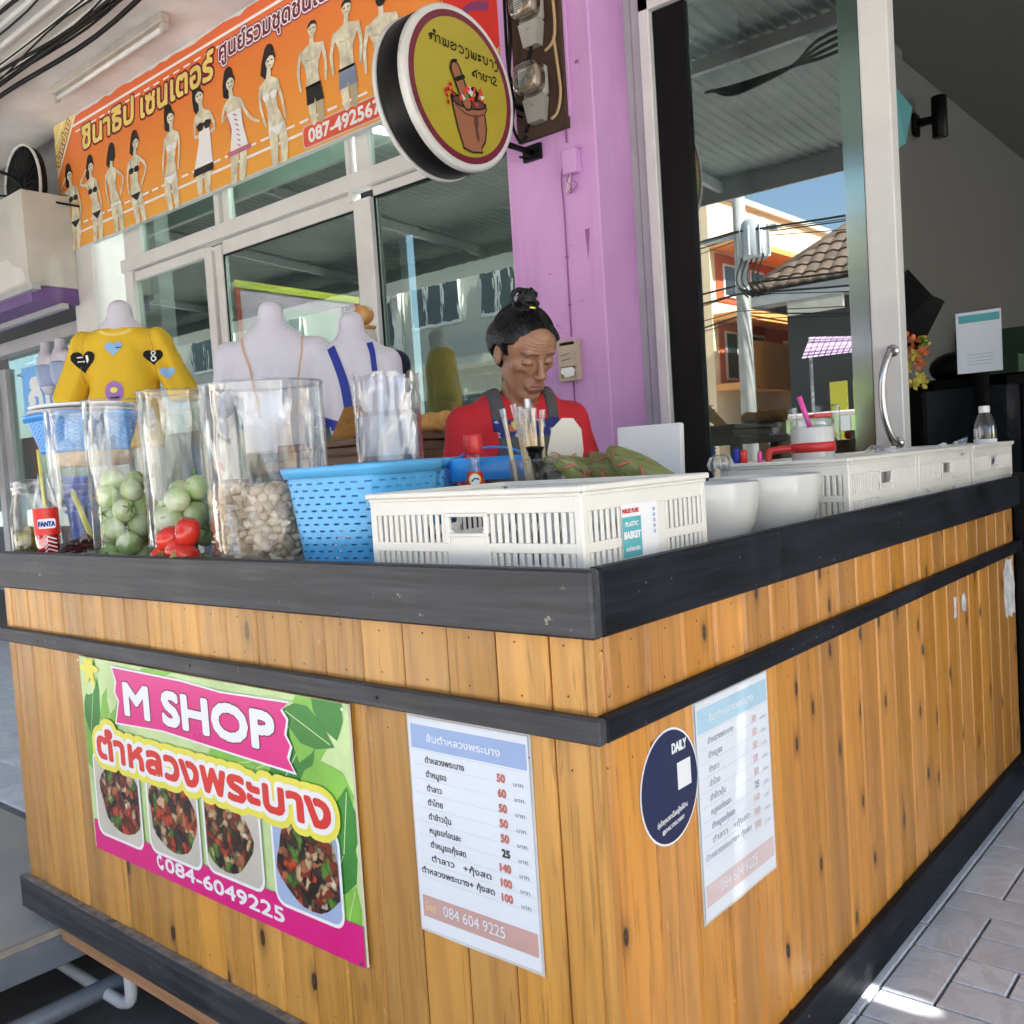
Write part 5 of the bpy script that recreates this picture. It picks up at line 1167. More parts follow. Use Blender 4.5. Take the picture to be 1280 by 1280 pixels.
cm = thing('security_camera', 'white dome camera on the inner wall behind the left window pane', 'camera', (-5.05, 2.72, 2.46))
b = B(); b.lathe([(.07, .09), (.078, .08), (.075, .0), (.05, -.07), (.01, -.1)], (0, 0, 0), 20); b.build('housing', 'tube_box', cm); b = B(); b.ell((.0, -.06, -.02), (.03, .02, .03), 12, 8); b.build('lens', 'black_gloss', cm); b = B(); b.box(-.09, .09, -.01, .3, .09, .10); b.build('bracket', 'alu_grey', cm)
for j, (x_, z_, w_, h_, m_, l_) in enumerate([(-4.86, 2.32, .20, .42, 'poster_board', 'white paper with a red heart taped inside the left pane'), (-5.2, 1.4, .8, .7, 'cloth_green', 'dark green garment display low behind the left pane')]):
    b = B(); b.bev(-w_ / 2, w_ / 2, 0, .01, -h_ / 2, h_ / 2, .002); o = b.build('wall_notice', m_); o.location = (x_, 2.66, z_); tag(o, l_, 'notice' if j == 0 else 'garment')
# lit lamps in the left shop seen through / in the glass
for j, (x_, y_, l_) in enumerate([(-3.9, 3.4, 'lit fluorescent tube on the ceiling of the left shop, left one'), (-2.5, 3.6, 'lit fluorescent tube on the ceiling of the left shop, right one')]):
    t = thing('ceiling_tube_lamp', l_, 'lamp', (x_, y_, 3.44), .0, 'tubes in the left shop'); b = B(); b.tube([(-.1, -.6, 0), (.1, .6, 0)], .018, 8); b.build('tube', 'chair_glow', t); b = B(); b.tube([(-.1, -.62, .035), (.1, .62, .035)], .02, 6); b.build('batten', 'tube_box', t)
# ================= THINGS ON THE COUNTER =================
TOP = .978
# extra stand for the basket stack left of the counter end
sd_ = thing('side_stand', 'small brown wooden stand holding the lidded blue basket stack', 'stand', (-2.45, .48, 0))
b = B(); b.bev(-.38, .38, -.16, .24, .93, .96, .004); b.build('top', 'brown_wood', sd_)
for sx in (-.34, .34):
    for sy in (-.12, .2): B().bev(sx - .02, sx + .02, sy - .02, sy + .02, 0, .93, .003).build('leg', 'brown_wood', sd_)
def cyl_jar(label, x, y, r, zt, grp='tall open glass cylinders'):
    t = thing('glass_jar', label, 'jar', (x, y, TOP), random.uniform(0, 3), grp); h = zt - TOP
    b = B(); b.lathe_open([(r - .003, .002), (r, .004), (r + .0005, .02), (r - .001, h * .4), (r + .001, h * .75), (r, h - .006), (r + .0015, h - .002), (r, h), (r - .004, h), (r - .0045, h - .006), (r - .0045, .012), (r - .01, .008)], (0, 0, 0), 48)
    b.build('wall', 'jar_glass', t)
    b = B(); b.lathe([(r - .012, .001), (r - .004, .003), (r - .005, .009), (.001, .009)], (0, 0, 0), 40); b.build('base', 'jar_glass', t)
    b = B(); b.tube([(r * math.cos(a), r * math.sin(a), h - .001) for a in [k * math.pi / 22 for k in range(44)]], .0032, 6, 0, True); b.build('lip', 'clear_plastic', t)
    return t
cyl_jar('leftmost glass cylinder, holding a little heap of dried red chillies', -1.865, .165, .083, 1.432)
cyl_jar('second glass cylinder from the left, half full of round green eggplants', -1.59, .14, .080, 1.432)
cyl_jar('third glass cylinder, holding dimmer green eggplants next to the tomatoes', -1.30, .14, .084, 1.428)
cyl_jar('widest glass cylinder, the one filled with garlic cloves', -.965, .155, .131, 1.412)
# dried chillies
b = B()
for k in range(260):
    a, rr_ = W.uniform(0, 6.28), .066 * math.sqrt(W.random()); zz = TOP + .03 + W.uniform(0, .075) * (1 - rr_ / .12)
    p = Vector((rr_ * math.cos(a), rr_ * math.sin(a), zz)); q = Vector((W.uniform(-1, 1), W.uniform(-1, 1), W.uniform(-.35, .35))).normalized() * .02
    c = Vector((W.uniform(-.006, .006), W.uniform(-.006, .006), .004))
    P = [p - q, p + c, p + q]
    P = [Vector((max(-.07, min(.07, v.x)), max(-.07, min(.07, v.y)), v.z)) for v in P]
    b.tube(P, [.0015, .0042, .0008], 5, 0, False, False)
o = b.build('dried_chillies', ['chilli_dry']); o.location = (-1.865, .165, 0); tag(o, 'dark dried chillies heaped at the bottom of the leftmost cylinder', 'chillies', None, 'stuff')
b = B(); b.lathe([(.068, 0), (.07, .004), (.066, .045), (.03, .05), (.001, .052)], (-1.865, .165, TOP + .012), 24); tag(b.build('crumbled_crackers', 'sign_cream'), 'pale crumbs under the dried chillies', 'crumbs', None, 'stuff')
# eggplants
ep = thing('thai_eggplant', 'round pale green eggplant in the second glass cylinder', 'eggplant', (0, 0, 0))
b = B(); b.lathe([(.0005, -.024), (.012, -.0215), (.021, -.013), (.0255, 0), (.0235, .012), (.016, .0205), (.006, .0235), (.0005, .0235)], (0, 0, 0), 16); b.build('fruit', 'eggplant', ep)
b = B()
for k in range(5):
    a = k * 1.2566; b.add([(0, 0, .0255), (.006 * math.cos(a - .5), .006 * math.sin(a - .5), .0252), (.019 * math.cos(a), .019 * math.sin(a), .0195), (.006 * math.cos(a + .5), .006 * math.sin(a + .5), .0252)], [(0, 1, 2, 3)])
b.tube([(0, 0, .024), (.003, 0, .034), (.009, .002, .042)], [.0035, .0025, .003], 6); b.build('calyx', 'calyx', ep)
first = True
for (cx, cy, R0, zt, lab, grp) in [(-1.59, .14, .074, 1.235, 'round pale green eggplant in the second glass cylinder', 'eggplants in the second cylinder'), (-1.30, .14, .078, 1.215, 'round green eggplant in the third glass cylinder beside the tomatoes', 'eggplants in the third cylinder')]:
    P = []; tries = 0
    while tries < 9000 and len(P) < 26:
        tries += 1; a = W.uniform(0, 6.28); rr_ = (R0 - .0345) * (1 if W.random() < .8 else W.random()); z_ = TOP + .037 + (zt - TOP - .05) * (tries / 9000) ** .8
        p = Vector((cx + rr_ * math.cos(a), cy + rr_ * math.sin(a), z_ + W.uniform(-.01, .01)))
        if p.z > zt: continue
        if all((p - q_).length > .0545 for q_ in P): P.append(p)
    for p in P:
        if first: o = ep; first = False
        else: o = dup(ep)
        o.location = p; o.rotation_euler = (W.uniform(-2, 2), W.uniform(-2, 2), W.uniform(0, 6)); s_ = W.uniform(1.15, 1.36); o.scale = (s_, s_, s_ * W.uniform(.9, 1.05)); o['label'] = lab; o['group'] = grp
# garlic
b = B(); b.lathe([(.0005, -.008), (.006, -.006), (.0095, 0), (.0088, .006), (.005, .011), (.0018, .0155), (.0004, .017)], (0, 0, 0), 9, 0)
for i_, v_ in enumerate(b.v): b.v[i_] = (v_[0] * .72 + (v_[2] * v_[2]) * 6, v_[1], v_[2])
gc = b.build('garlic_clove', 'garlic'); tag(gc, 'pale unpeeled garlic clove in the widest glass cylinder', 'garlic clove', 'garlic cloves in the cylinder')
P = []
gcx, gcy, gR = -.965, .155, .124
for layer in range(12):
    z_ = TOP + .018 + layer * .0168
    n_ = 0
    for k in range(24):
        a = R(-150 + 12.0 * k + (layer % 2) * 6) + W.uniform(-.05, .05)
        if layer < 11 and not (-2.7 < a < .75): continue
        rr_ = gR - .011 - W.uniform(0, .004); P.append(((gcx + rr_ * math.cos(a), gcy + rr_ * math.sin(a), z_ + W.uniform(-.004, .004)), 1))
for k in range(70):
    a = W.uniform(0, 6.28); rr_ = (gR - .02) * math.sqrt(W.random()); P.append(((gcx + rr_ * math.cos(a), gcy + rr_ * math.sin(a), TOP + .196 + .012 * math.sin(a * 2) + W.uniform(0, .006)), 0))
print('garlic', len(P))
for j, (p, sh) in enumerate(P[:299]):
    o = gc if j == 0 else gc.copy()
    if j: COL.objects.link(o)
    o.location = p; o.rotation_euler = (W.uniform(-1.7, 1.7), W.uniform(-1.7, 1.7), W.uniform(0, 6.28)); s_ = W.uniform(1.15, 1.75); o.scale = (s_, s_ * W.uniform(.75, 1.1), s_)
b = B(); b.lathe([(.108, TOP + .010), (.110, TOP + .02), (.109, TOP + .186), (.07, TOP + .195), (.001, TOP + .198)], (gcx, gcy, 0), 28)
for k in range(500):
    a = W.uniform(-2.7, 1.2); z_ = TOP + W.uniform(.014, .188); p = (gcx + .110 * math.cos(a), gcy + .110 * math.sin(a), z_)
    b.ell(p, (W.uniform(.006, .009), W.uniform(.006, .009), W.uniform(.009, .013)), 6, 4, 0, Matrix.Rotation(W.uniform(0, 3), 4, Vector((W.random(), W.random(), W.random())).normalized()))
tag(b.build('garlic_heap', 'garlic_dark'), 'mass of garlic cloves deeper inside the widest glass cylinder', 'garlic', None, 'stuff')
# tomatoes
tm = thing('tomato', 'oblong red tomato leaning on the rim between two glass cylinders, lowest left', 'tomato', (-1.140, .026, TOP + .082), 0, 'red tomatoes between the cylinders')
b = B(); b.lathe([(.0005, -.034), (.012, -.032), (.022, -.024), (.0275, -.006), (.027, .01), (.022, .024), (.013, .031), (.004, .029), (.0005, .0275)], (0, 0, 0), 20); b.build('fruit', 'tomato', tm)
b = B()
for k in range(5): a = k * 1.2566; b.add([(0, 0, .031), (.004 * math.cos(a - .5), .004 * math.sin(a - .5), .031), (.014 * math.cos(a), .014 * math.sin(a), .034), (.004 * math.cos(a + .5), .004 * math.sin(a + .5), .031)], [(0, 1, 2, 3)])
b.build('calyx', 'calyx', tm); tm.rotation_euler = (.3, 1.0, .3)
dup(tm, (-1.104, .032, TOP + .122), 1.2, 'highest red tomato, touching the wide garlic cylinder').rotation_euler = (.1, .2, 1)
dup(tm, (-1.095, .016, TOP + .070), 2, 'round red tomato low beside the garlic cylinder').rotation_euler = (1.4, .2, .2)
dup(tm, (-1.185, .03, TOP + .038), 2, 'red tomato half hidden in front of the third cylinder').rotation_euler = (1.5, 1.2, .2)
dup(tm, (-1.205, .024, TOP + .062), .7, 'leftmost red tomato, its side against the third cylinder').rotation_euler = (1.1, .5, .7)
dup(tm, (-1.172, .028, TOP + .108), .7, 'red tomato lying across two lower ones, left of the highest').rotation_euler = (1.3, .1, 1.9)
o = dup(tm, (-1.40, .30, TOP + .26), 0, 'single red tomato seen through the third cylinder, on a basket behind'); o.scale = (.8, .8, .8)
b = B(); b.lathe([(.05, 0), (.06, .01), (.07, .23), (.066, .232)], (-1.40, .32, TOP), 20); tag(b.build('brown_tub', 'brown_wood'), 'dark brown tub standing behind the third cylinder', 'tub')
# pickle jar
pj = thing('pickle_jar', 'squat glass jar with green pickled peppers at the left end of the counter', 'jar', (-1.985, .06, TOP))
b = B(); b.lathe_open([(.034, .002), (.044, .006), (.046, .02), (.046, .16), (.044, .185), (.036, .215), (.034, .235), (.038, .24), (.038, .262), (.033, .268), (.030, .264), (.031, .22), (.042, .18), (.043, .02), (.03, .008)], (0, 0, 0), 28); b.build('glass', 'jar_glass', pj)
b = B(); b.lathe([(.038, .006), (.0415, .01), (.0415, .125), (.001, .128)], (0, 0, 0), 24)
for k in range(60): a = W.uniform(0, 6.28); b.ell((.037 * math.cos(a), .037 * math.sin(a), W.uniform(.015, .125)), (.007, .007, .012), 6, 4, 0)
b.build('contents', 'pickle', pj)
# soda bottle with straw
so = thing('soda_bottle', 'small red soda bottle with a yellow straw at the left end of the counter', 'bottle', (-1.835, .045, TOP))
b = B(); b.lathe_open([(.022, .0), (.028, .004), (.030, .02), (.026, .05), (.0275, .07), (.031, .10), (.031, .17), (.029, .20), (.020, .235), (.0125, .262), (.0125, .28), (.0105, .28)], (0, 0, 0), 24); b.build('body', 'pet', so)
b = B(); b.lathe([(.020, .003), (.0262, .006), (.0282, .02), (.0245, .05), (.026, .07), (.029, .10), (.029, .185), (.001, .187)], (0, 0, 0), 24); b.build('drink', 'fanta_red', so)
b = B(); b.lathe_open([(.0318, .115), (.0320, .12), (.0320, .182), (.0318, .186)], (0, 0, 0), 28); b.build('label_band', 'red_print', so)
b = B(); fF = (Vector((0, 0, 0)), Vector((.39, .92, 0)), Z, Vector((.92, -.39, 0)))
b.poly(fF, rrect(-.022, .022, .132, .158, .006), .0325, 0); b.build('label_patch', 'white_print', so)
text(so, 'lettering', 'FANTA', fF, -.020, .138, .013, 'strap_blue', .0332, .040, .0012)
b = B()
for k in range(9): b.stroke(fF, [(-.02 + .002 * k, .012 + k * .011), (.0, .022 + k * .011), (.02, .014 + k * .011)], .003, .0288 if k < 4 else .0315)
b.build('white_swirl', 'white_print', so)
b = B(); b.tube([(.004, 0, .06), (-.012, .0, .345)], .0045, 8); b.build('straw', 'yellow_plastic', so)
# basket stack with lids behind the left cylinders
def lattice(prof, n, sq, hole, name, m, par, thick=.0022, c=(0, 0, 0)):
    """basket wall with woven openings: prof rows of (r, z); hole(row, k) -> True where open"""
    aa = np.linspace(0, 2 * math.pi, 2001); e_ = 2 / sq[0]; cx_ = sq[1] * np.sign(np.cos(aa)) * np.abs(np.cos(aa)) ** e_; cy_ = sq[2] * np.sign(np.sin(aa)) * np.abs(np.sin(aa)) ** e_
    sl_ = np.concatenate([[0], np.cumsum(np.hypot(np.diff(cx_), np.diff(cy_)))]); ang = np.interp(np.linspace(0, sl_[-1], n, endpoint=False), sl_, aa)
    vs = []; fs = []
    for (r, z) in prof:
        for k in range(n):
            a = ang[k]; ca, sa = math.cos(a), math.sin(a); e = 2 / sq[0]
            vs.append((c[0] + r * sq[1] * math.copysign(abs(ca) ** e, ca), c[1] + r * sq[2] * math.copysign(abs(sa) ** e, sa), c[2] + z))
    for i in range(len(prof) - 1):
        for k in range(n):
            if not hole(i, k): fs.append((i * n + k, i * n + (k + 1) % n, (i + 1) * n + (k + 1) % n, (i + 1) * n + k))
    b = B(); b.add(vs, fs); o = b.build(name, m, par); sm = o.modifiers.new('s', 'SOLIDIFY'); sm.thickness = thick; sm.offset = -1; return o
def blue_basket(label, x, y, z0, h, a, c_, rz, nm='blue_basket', grp='blue woven plastic baskets', m='blue_plastic'):
    t = thing('blue_basket', label, 'basket', (x, y, z0), rz, grp)
    rows = 16; pr = []
    for i in range(rows * 2 + 1): f = (i / 2 if i % 2 == 0 else i // 2 + .72) / rows; pr.append((.80 + .20 * f, .012 + (h - .03) * f))
    rows2 = [(r, z) for (r, z) in pr]
    lattice(rows2, 180, (5, a, c_), lambda i, k: i % 2 == 1 and 0 < i < rows * 2 - 1 and (k + (2 if (i // 2) % 2 else 0)) % 4 in (0, 1) and False or (i % 2 == 1 and (k + (3 if (i // 2) % 2 else 0)) % 6 in (0, 1, 2)), 'woven_wall', m, t)
    b = B(); b.lathe_open([(.80, .012), (.79, .0), (.4, .0), (.001, .001)], (0, 0, 0), 48, 0, (5, a, c_)); b.build('base', m, t)
    b = B(); b.lathe_open([(1.0, h - .022), (1.05, h - .022), (1.06, h - .012), (1.075, h - .010), (1.08, h - .002), (1.06, h), (1.0, h)], (0, 0, 0), 72, 0, (5, a, c_)); b.build('rim', m, t)
    return t
blue_basket('large light blue woven basket at the front, between garlic cylinder and white basket', -.690, .190, TOP, .245, .128, .118, .12)
blue_basket('second light blue woven basket standing behind the front one, under the bag', -.885, .470, TOP, .250, .125, .105, .05)
lb_ = blue_basket('brighter blue woven basket under stacked white lids behind the left cylinders', -2.42, .45, 1.335, .13, .150, .150, 0, m='bright_blue')
for j, (zz, l_) in enumerate(((1.466, 'lower pale lid on the bright blue basket'), (1.482, 'upper white lid on the bright blue basket'))):
    b = B(); b.lathe([(.10, 0), (.168, .001), (.172, .006), (.168, .011), (.15, .012), (.001, .0135)], (0, 0, 0), 40); o = b.build('round_lid', 'white_gloss' if j else 'grey_white'); o.location = (-2.42 + j * .01, .45, zz); tag(o, l_, 'lid', 'stacked lids')  # two round lids stacked on the bright blue basket
b = B(); b.lathe([(.105, 0), (.118, .004), (.125, .045), (.11, .05)], (-2.36, .44, 1.284), 30); tag(b.build('tan_bowl', 'strap_beige'), 'tan wooden bowl between the blue cups and the bright basket', 'bowl')
for k in range(6):
    b = B(); b.lathe_open([(.058, 0), (.062, .0), (.086, .17), (.094, .172), (.094, .180), (.084, .180), (.060, .004)], (0, 0, 0), 26); b.lathe([(.001, .002), (.06, .002)], (0, 0, 0), 26) if False else None
    o = b.build('blue_cup', 'cup_blue'); o.location = (-2.33, .42, .962 + .0 + .022 * k); tag(o, ['dark blue cup, lowest of the nested stack', 'dark blue cup, second of the nested stack', 'dark blue cup, third of the nested stack', 'dark blue cup, fourth of the nested stack', 'dark blue cup, fifth of the nested stack', 'dark blue cup, topmost of the nested stack'][k], 'cup', 'nested blue cups')
b = B(); b.tube([(-2.02, .28, TOP), (-2.13, .26, 1.20)], .009, 8); b.tube([(-2.13, .26, 1.20), (-2.134, .259, 1.212)], .006, 8, 1); tag(b.build('squeeze_tube', ['yellow_print', 'white_gloss']), 'yellow and white tube standing by the blue cups', 'tube')
b = B(); b.tube(smooth_path([(-2.10, .30, TOP), (-2.14, .30, 1.12), (-2.10, .3, 1.25), (-2.12, .32, 1.33)], 5), .003, 6); tag(b.build('thin_stick', 'cable_black'), 'thin bent dark stick inside the leftmost jars', 'stick')
# ---- white slotted baskets ----
def slotted(label, x, y, z0, lx, ly, h, grp, plain_right=False):
    t = thing('white_basket', label, 'basket', (x, y, z0), 0, grp)
    tk = .004
    def wall(L, T, plain=False):
        b = B(); bands = [(0, .016), (.086, .102), (h - .040, h - .012)]
        def bx(a, c, z_, z2, d0=0, d1=tk, bv=.0012): b.bev(a, c, d0, d1, z_, z2, bv, 0, T)
        for z_, z2 in bands: bx(-L / 2, L / 2, z_, z2)
        bx(-L / 2, L / 2, h - .016, h - .010, -.004, tk); bx(-L / 2 - .004, L / 2 + .004, h - .010, h, -.009, tk, .002)
        bx(-L / 2, -L / 2 + .014, 0, h - .01, -.001); bx(L / 2 - .014, L / 2, 0, h - .01, -.001)
        hw = .048 if L > .3 else .035
        if plain: bx(-hw, hw, .016, h - .040, -.0005)
        else:
          bx(-hw, hw, .016, .114, -.0005)
          bx(-hw, -hw + .010, .10, h - .040, -.003); bx(hw - .010, hw, .10, h - .040, -.003); bx(-hw, hw, .112, .118, -.004); bx(-hw, hw, h - .044, h - .038, -.004)
          for sx in (-1, 1):
            for k in range(4): c = sx * hw * (.82 - .05 * k); bx(min(c, c + sx * .004), max(c, c + sx * .004), .118, .118 + .009 - .002 * k, 0)
        for sx in (-1, 1):
            a0, a1 = hw, L / 2 - .014; n = int((a1 - a0) / .0138)
            for k in range(n):
                c = a0 + (k + .5) * (a1 - a0) / n
                w_ = .0086
                q = sx * c; b.bev(q - w_ / 2, q + w_ / 2, .0005, tk - .0005, .016, .086, .001, 0, T); b.bev(q - w_ / 2, q + w_ / 2, .0005, tk - .0005, .102, h - .040, .001, 0, T)
        return b
    Tf = Matrix.Translation((0, -ly / 2, 0)); Tb = Matrix.Translation((0, ly / 2, 0)) @ Matrix.Rotation(math.pi, 4, 'Z')
    Tr = Matrix.Translation((lx / 2, 0, 0)) @ Matrix.Rotation(math.pi / 2, 4, 'Z'); Tl = Matrix.Translation((-lx / 2, 0, 0)) @ Matrix.Rotation(-math.pi / 2, 4, 'Z')
    for L, T in ((lx, Tf), (lx, Tb), (ly, Tr), (ly, Tl)): wall(L, T, plain_right and T is Tr).build('side_wall', 'white_plastic', t)
    b = B()
    for k in range(9): yy = -ly / 2 + ly * (k + .5) / 9; b.box(-lx / 2 + .004, lx / 2 - .004, yy - .008, yy + .008, 0, .003)
    for k in range(9): xx = -lx / 2 + lx * (k + .5) / 9; b.box(xx - .008, xx + .008, -ly / 2 + .004, ly / 2 - .004, .0032, .005)
    b.build('floor_grid', 'white_plastic', t)
    return t
WB = 'white slotted plastic baskets'
bk1 = slotted('white slotted plastic basket at the corner of the counter, with a printed sticker', -.2700, .2275, TOP, .470, .368, .189, WB, True)
sk = FR((.2355, 0, 0), Y_, Z)
b = B(); b.poly(sk, rrect(-.085, .02, .066, .152, .002), .0015, 0); b.poly(sk, [(-.084, .068), (-.030, .068), (-.030, .132), (-.084, .132)], .002, 1)
for k in range(5): b.poly(sk, [(.006, .10 + k * .009), (.013, .10 + k * .009), (.013, .106 + k * .009), (.006, .106 + k * .009)], .002, 2)
b.build('sticker', ['white_print', 'tealprint', 'paper_b'], bk1)
text(bk1, 'lettering', 'PLASTIC', sk, -.057, .117, .0075, 'white_print', .0025, .036, .0004, 'CENTER'); text(bk1, 'lettering', 'BASKET', sk, -.057, .098, .011, 'white_print', .0025, .046, .0009, 'CENTER')
text(bk1, 'lettering', 'MADE PURE', sk, -.082, .138, .007, 'red_plastic', .0025, .046, .0005)
text(bk1, 'lettering', 'ตะกร้าพลาสติก', sk, -.057, .078, .0065, 'white_print', .0025, .040, .0004, 'CENTER')
ra = slotted('white slotted basket behind the white bowls, nearest of the row with the tumbler', -.198, 1.325, TOP, .326, .488, .189, WB)
dup(ra, (-.198, 1.825, TOP), None, 'white slotted basket in the middle of the row along the right side')
dup(ra, (-.198, 2.340, TOP), None, 'farthest white slotted basket, with the water bottle in it')
# plastic bag scraps poking out of the far baskets
for j, (x_, y_, l_) in enumerate([(-.12, 1.62, 'crumpled white scrap above the first gap in the basket row'), (-.14, 1.70, 'small white scrap just right of the first one on the baskets'), (-.10, 2.02, 'white folded tag sticking up from the middle basket'), (-.1, 2.2, 'crumpled clear wrap on the far basket'), (-.22, 1.78, 'knotted plastic wrap by the foot of the door handle')]):
    b = B(); vs = [(W.uniform(-.035, .035), W.uniform(-.03, .03), W.uniform(-.01, .03)) for _ in range(9)]
    b.add(vs, [(i, (i + 1) % 9, (i + 4) % 9) for i in range(9)]); o = b.build('plastic_scrap', 'bag' if j in (3, 4) else 'white_print'); o.location = (x_, y_, 1.165); tag(o, l_, 'plastic scrap', 'scraps on the basket row')
    if j not in (3, 4): o.scale = (.45, .45, .6)
b = B()
for k in range(90):
    p = (-.198 + W.uniform(-.14, .14), 2.085 + W.uniform(-.46, .46), TOP + .05 + W.uniform(0, .1)); vs = [(p[0] + W.uniform(-.05, .05), p[1] + W.uniform(-.05, .05), p[2] + W.uniform(-.03, .03)) for _ in range(5)]; b.add(vs, [(0, 1, 2), (2, 3, 4), (0, 2, 4)])
tag(b.build('plastic_wrapping', 'grey_white'), 'loose plastic bags filling the far slotted baskets', 'plastic bags', None, 'stuff')
# bowls
def bowl(label, x, y, r, zt):
    h = zt - TOP; b = B(); b.lathe_open([(.001, .003), (r * .40, .002), (r * .46, .004), (r * .72, h * .18), (r * .90, h * .45), (r * .985, h * .8), (r, h - .004), (r - .001, h), (r - .005, h), (r - .006, h * .8), (r * .86, h * .45), (r * .66, h * .2), (.001, .02)], (0, 0, 0), 48)
    o = b.build('white_bowl', 'bowl_white'); o.location = (x, y, TOP); tag(o, label, 'bowl', 'deep white bowls')
bowl('deep white bowl right beside the corner basket', -.185, .665, .118, 1.138); bowl('deep white bowl farther along, against the basket row', -.168, .925, .124, 1.140)
kb = thing('clear_bottle', 'clear plastic bottle with a round ribbed knob top between bowl and basket row', 'bottle', (-.335, 1.035, TOP))
b = B(); b.lathe_open([(.026, 0), (.028, .01), (.026, .12), (.016, .15), (.016, .165), (.026, .175), (.031, .19), (.026, .207), (.012, .214), (.001, .215)], (0, 0, 0), 20); b.build('body', 'clear_plastic', kb)
b = B()
for k in range(12): a = k * math.pi / 6; b.tube([(.027 * math.cos(a), .027 * math.sin(a), .176), (.032 * math.cos(a), .032 * math.sin(a), .19), (.024 * math.cos(a), .024 * math.sin(a), .208)], .0012, 4)
b.build('knob_rib', 'white_gloss', kb)
# tumbler
tu = thing('tumbler', 'white tumbler with red band handle and pink straw in the nearest row basket', 'tumbler', (-.222, 1.33, TOP + .006), R(-138))
b = B(); b.lathe([(.040, 0), (.044, .004), (.046, .10), (.054, .125), (.055, .258), (.053, .262), (.001, .262)], (0, 0, 0), 36); b.build('cup', 'bowl_white', tu)
b = B(); b.lathe_open([(.0555, .198), (.058, .199), (.0582, .222), (.0558, .223)], (0, 0, 0), 36)
b.tube(smooth_path([(.055, 0, .211), (.105, 0, .208), (.118, 0, .195), (.119, 0, .12), (.112, 0, .06)], 5), .0095, 8); b.build('band_handle', 'red_plastic', tu)
b = B(); b.lathe([(.053, .262), (.056, .266), (.056, .280), (.05, .287), (.001, .288)], (0, 0, 0), 32); b.build('lid', 'clear_plastic', tu)
b = B(); b.bev(-.050, .002, -.02, .02, .286, .297, .003); b.build('lid_tab', 'red_plastic', tu); b = B(); b.tube([(.004, .0, .26), (.026, -.012, .345)], .0068, 10); b.build('straw', 'pink_plastic', tu)
for (x_, y_, m_, l_, h_) in ((-.335, 1.16, 'red_plastic', 'red capped marker upright in the nearest row basket', .222), (-.352, 1.155, 'strap_blue', 'blue capped marker behind the red one in the row basket', .226), (-.305, 1.19, 'pink_plastic', 'thin pink pen upright left of the tumbler handle', .215)):
    b = B(); r_ = .0055 if 'pink' in l_ else .0085; b.lathe([(r_ * .8, 0), (r_, .01), (r_, h_ - .05)], (0, 0, 0), 12, 1); b.lathe([(r_ * 1.12, h_ - .05), (r_ * 1.12, h_ - .006), (r_ * .8, h_), (.0005, h_)], (0, 0, 0), 12); o = b.build('marker_pen', [m_, 'white_gloss']); o.location = (x_, y_, TOP); tag(o, l_, 'pen')
wt = thing('water_bottle', 'clear water bottle with white cap in the farthest basket', 'bottle', (-.082, 2.44, TOP + .006))
b = B(); b.lathe_open([(.028, 0), (.035, .005), (.036, .03), (.034, .04), (.036, .05), (.036, .10), (.034, .11), (.036, .12), (.036, .215), (.035, .24), (.024, .275), (.0145, .288), (.0145, .30)], (0, 0, 0), 28); b.build('body', 'pet', wt)
b = B(); b.lathe([(.0165, .286), (.0175, .289), (.0175, .306), (.015, .309), (.0005, .309)], (0, 0, 0), 20); b.build('cap', 'white_gloss', wt); b = B(); b.lathe_open([(.0363, .13), (.0365, .131), (.0365, .195), (.0363, .196)], (0, 0, 0), 28); b.build('label_band', 'paper', wt)
# sauce bottle
sc_ = thing('sauce_bottle', 'glass chilli sauce bottle with red cap and red label behind the corner basket', 'bottle', (-.625, .455, TOP + .0))
b = B(); b.lathe_open([(.028, 0), (.031, .004), (.031, .12), (.028, .15), (.018, .185), (.0145, .21), (.0145, .262), (.0155, .266)], (0, 0, 0), 26); b.build('glass', 'clear_plastic', sc_)
b = B(); b.lathe([(.026, .003), (.0285, .006), (.0285, .145), (.001, .147)], (0, 0, 0), 24); b.build('sauce', 'dkred', sc_)
b = B(); b.lathe_open([(.0262, .165), (.0235, .177), (.0192, .200), (.0168, .213)], (0, 0, 0), 26); b.build('neck_label', 'red_print', sc_)
fF = (Vector((0, 0, 0)), Vector((.747, .665, 0)), Z, Vector((.665, -.747, 0))); b = B(); b.disc(fF, (0, .196), .0135, .0245, 0, 20, .014); b.disc(fF, (0, .196), .011, .0252, 1, 20, .0115); b.stroke(fF, [(-.007, .193), (0, .199), (.008, .197)], .003, .0258, 2); b.build('emblem', ['yellow_print', 'white_print', 'black_print'], sc_)
b = B(); b.lathe([(.0185, .252), (.0205, .255), (.0205, .292), (.019, .295), (.0005, .295)], (0, 0, 0), 24)
b.build('cap', 'red_plastic', sc_)
# lunch box with blue lid
bx = thing('food_box', 'clear food container with bright blue clip lid and thin handle by the sauce bottle', 'food box', (-.70, .62, TOP), R(38))
b = B(); b.lathe_open([(.85, 0), (.9, .005), (.98, .19), (.98, .2)], (0, 0, 0), 48, 0, (6, .105, .075)); b.build('body', 'clear_plastic', bx)
b = B(); b.lathe_open([(1.06, .192), (1.08, .196), (1.08, .238), (1.03, .244), (.9, .245), (.86, .238), (.001, .238)], (0, 0, 0), 56, 0, (6, .105, .075)); b.build('lid', 'bright_blue', bx)
b = B(); b.tube(smooth_path([(-.11, -.03, .225), (-.06, -.05, .262), (.03, -.055, .262), (.11, -.04, .222)], 6), .0032, 6); b.build('handle', 'bright_blue', bx)
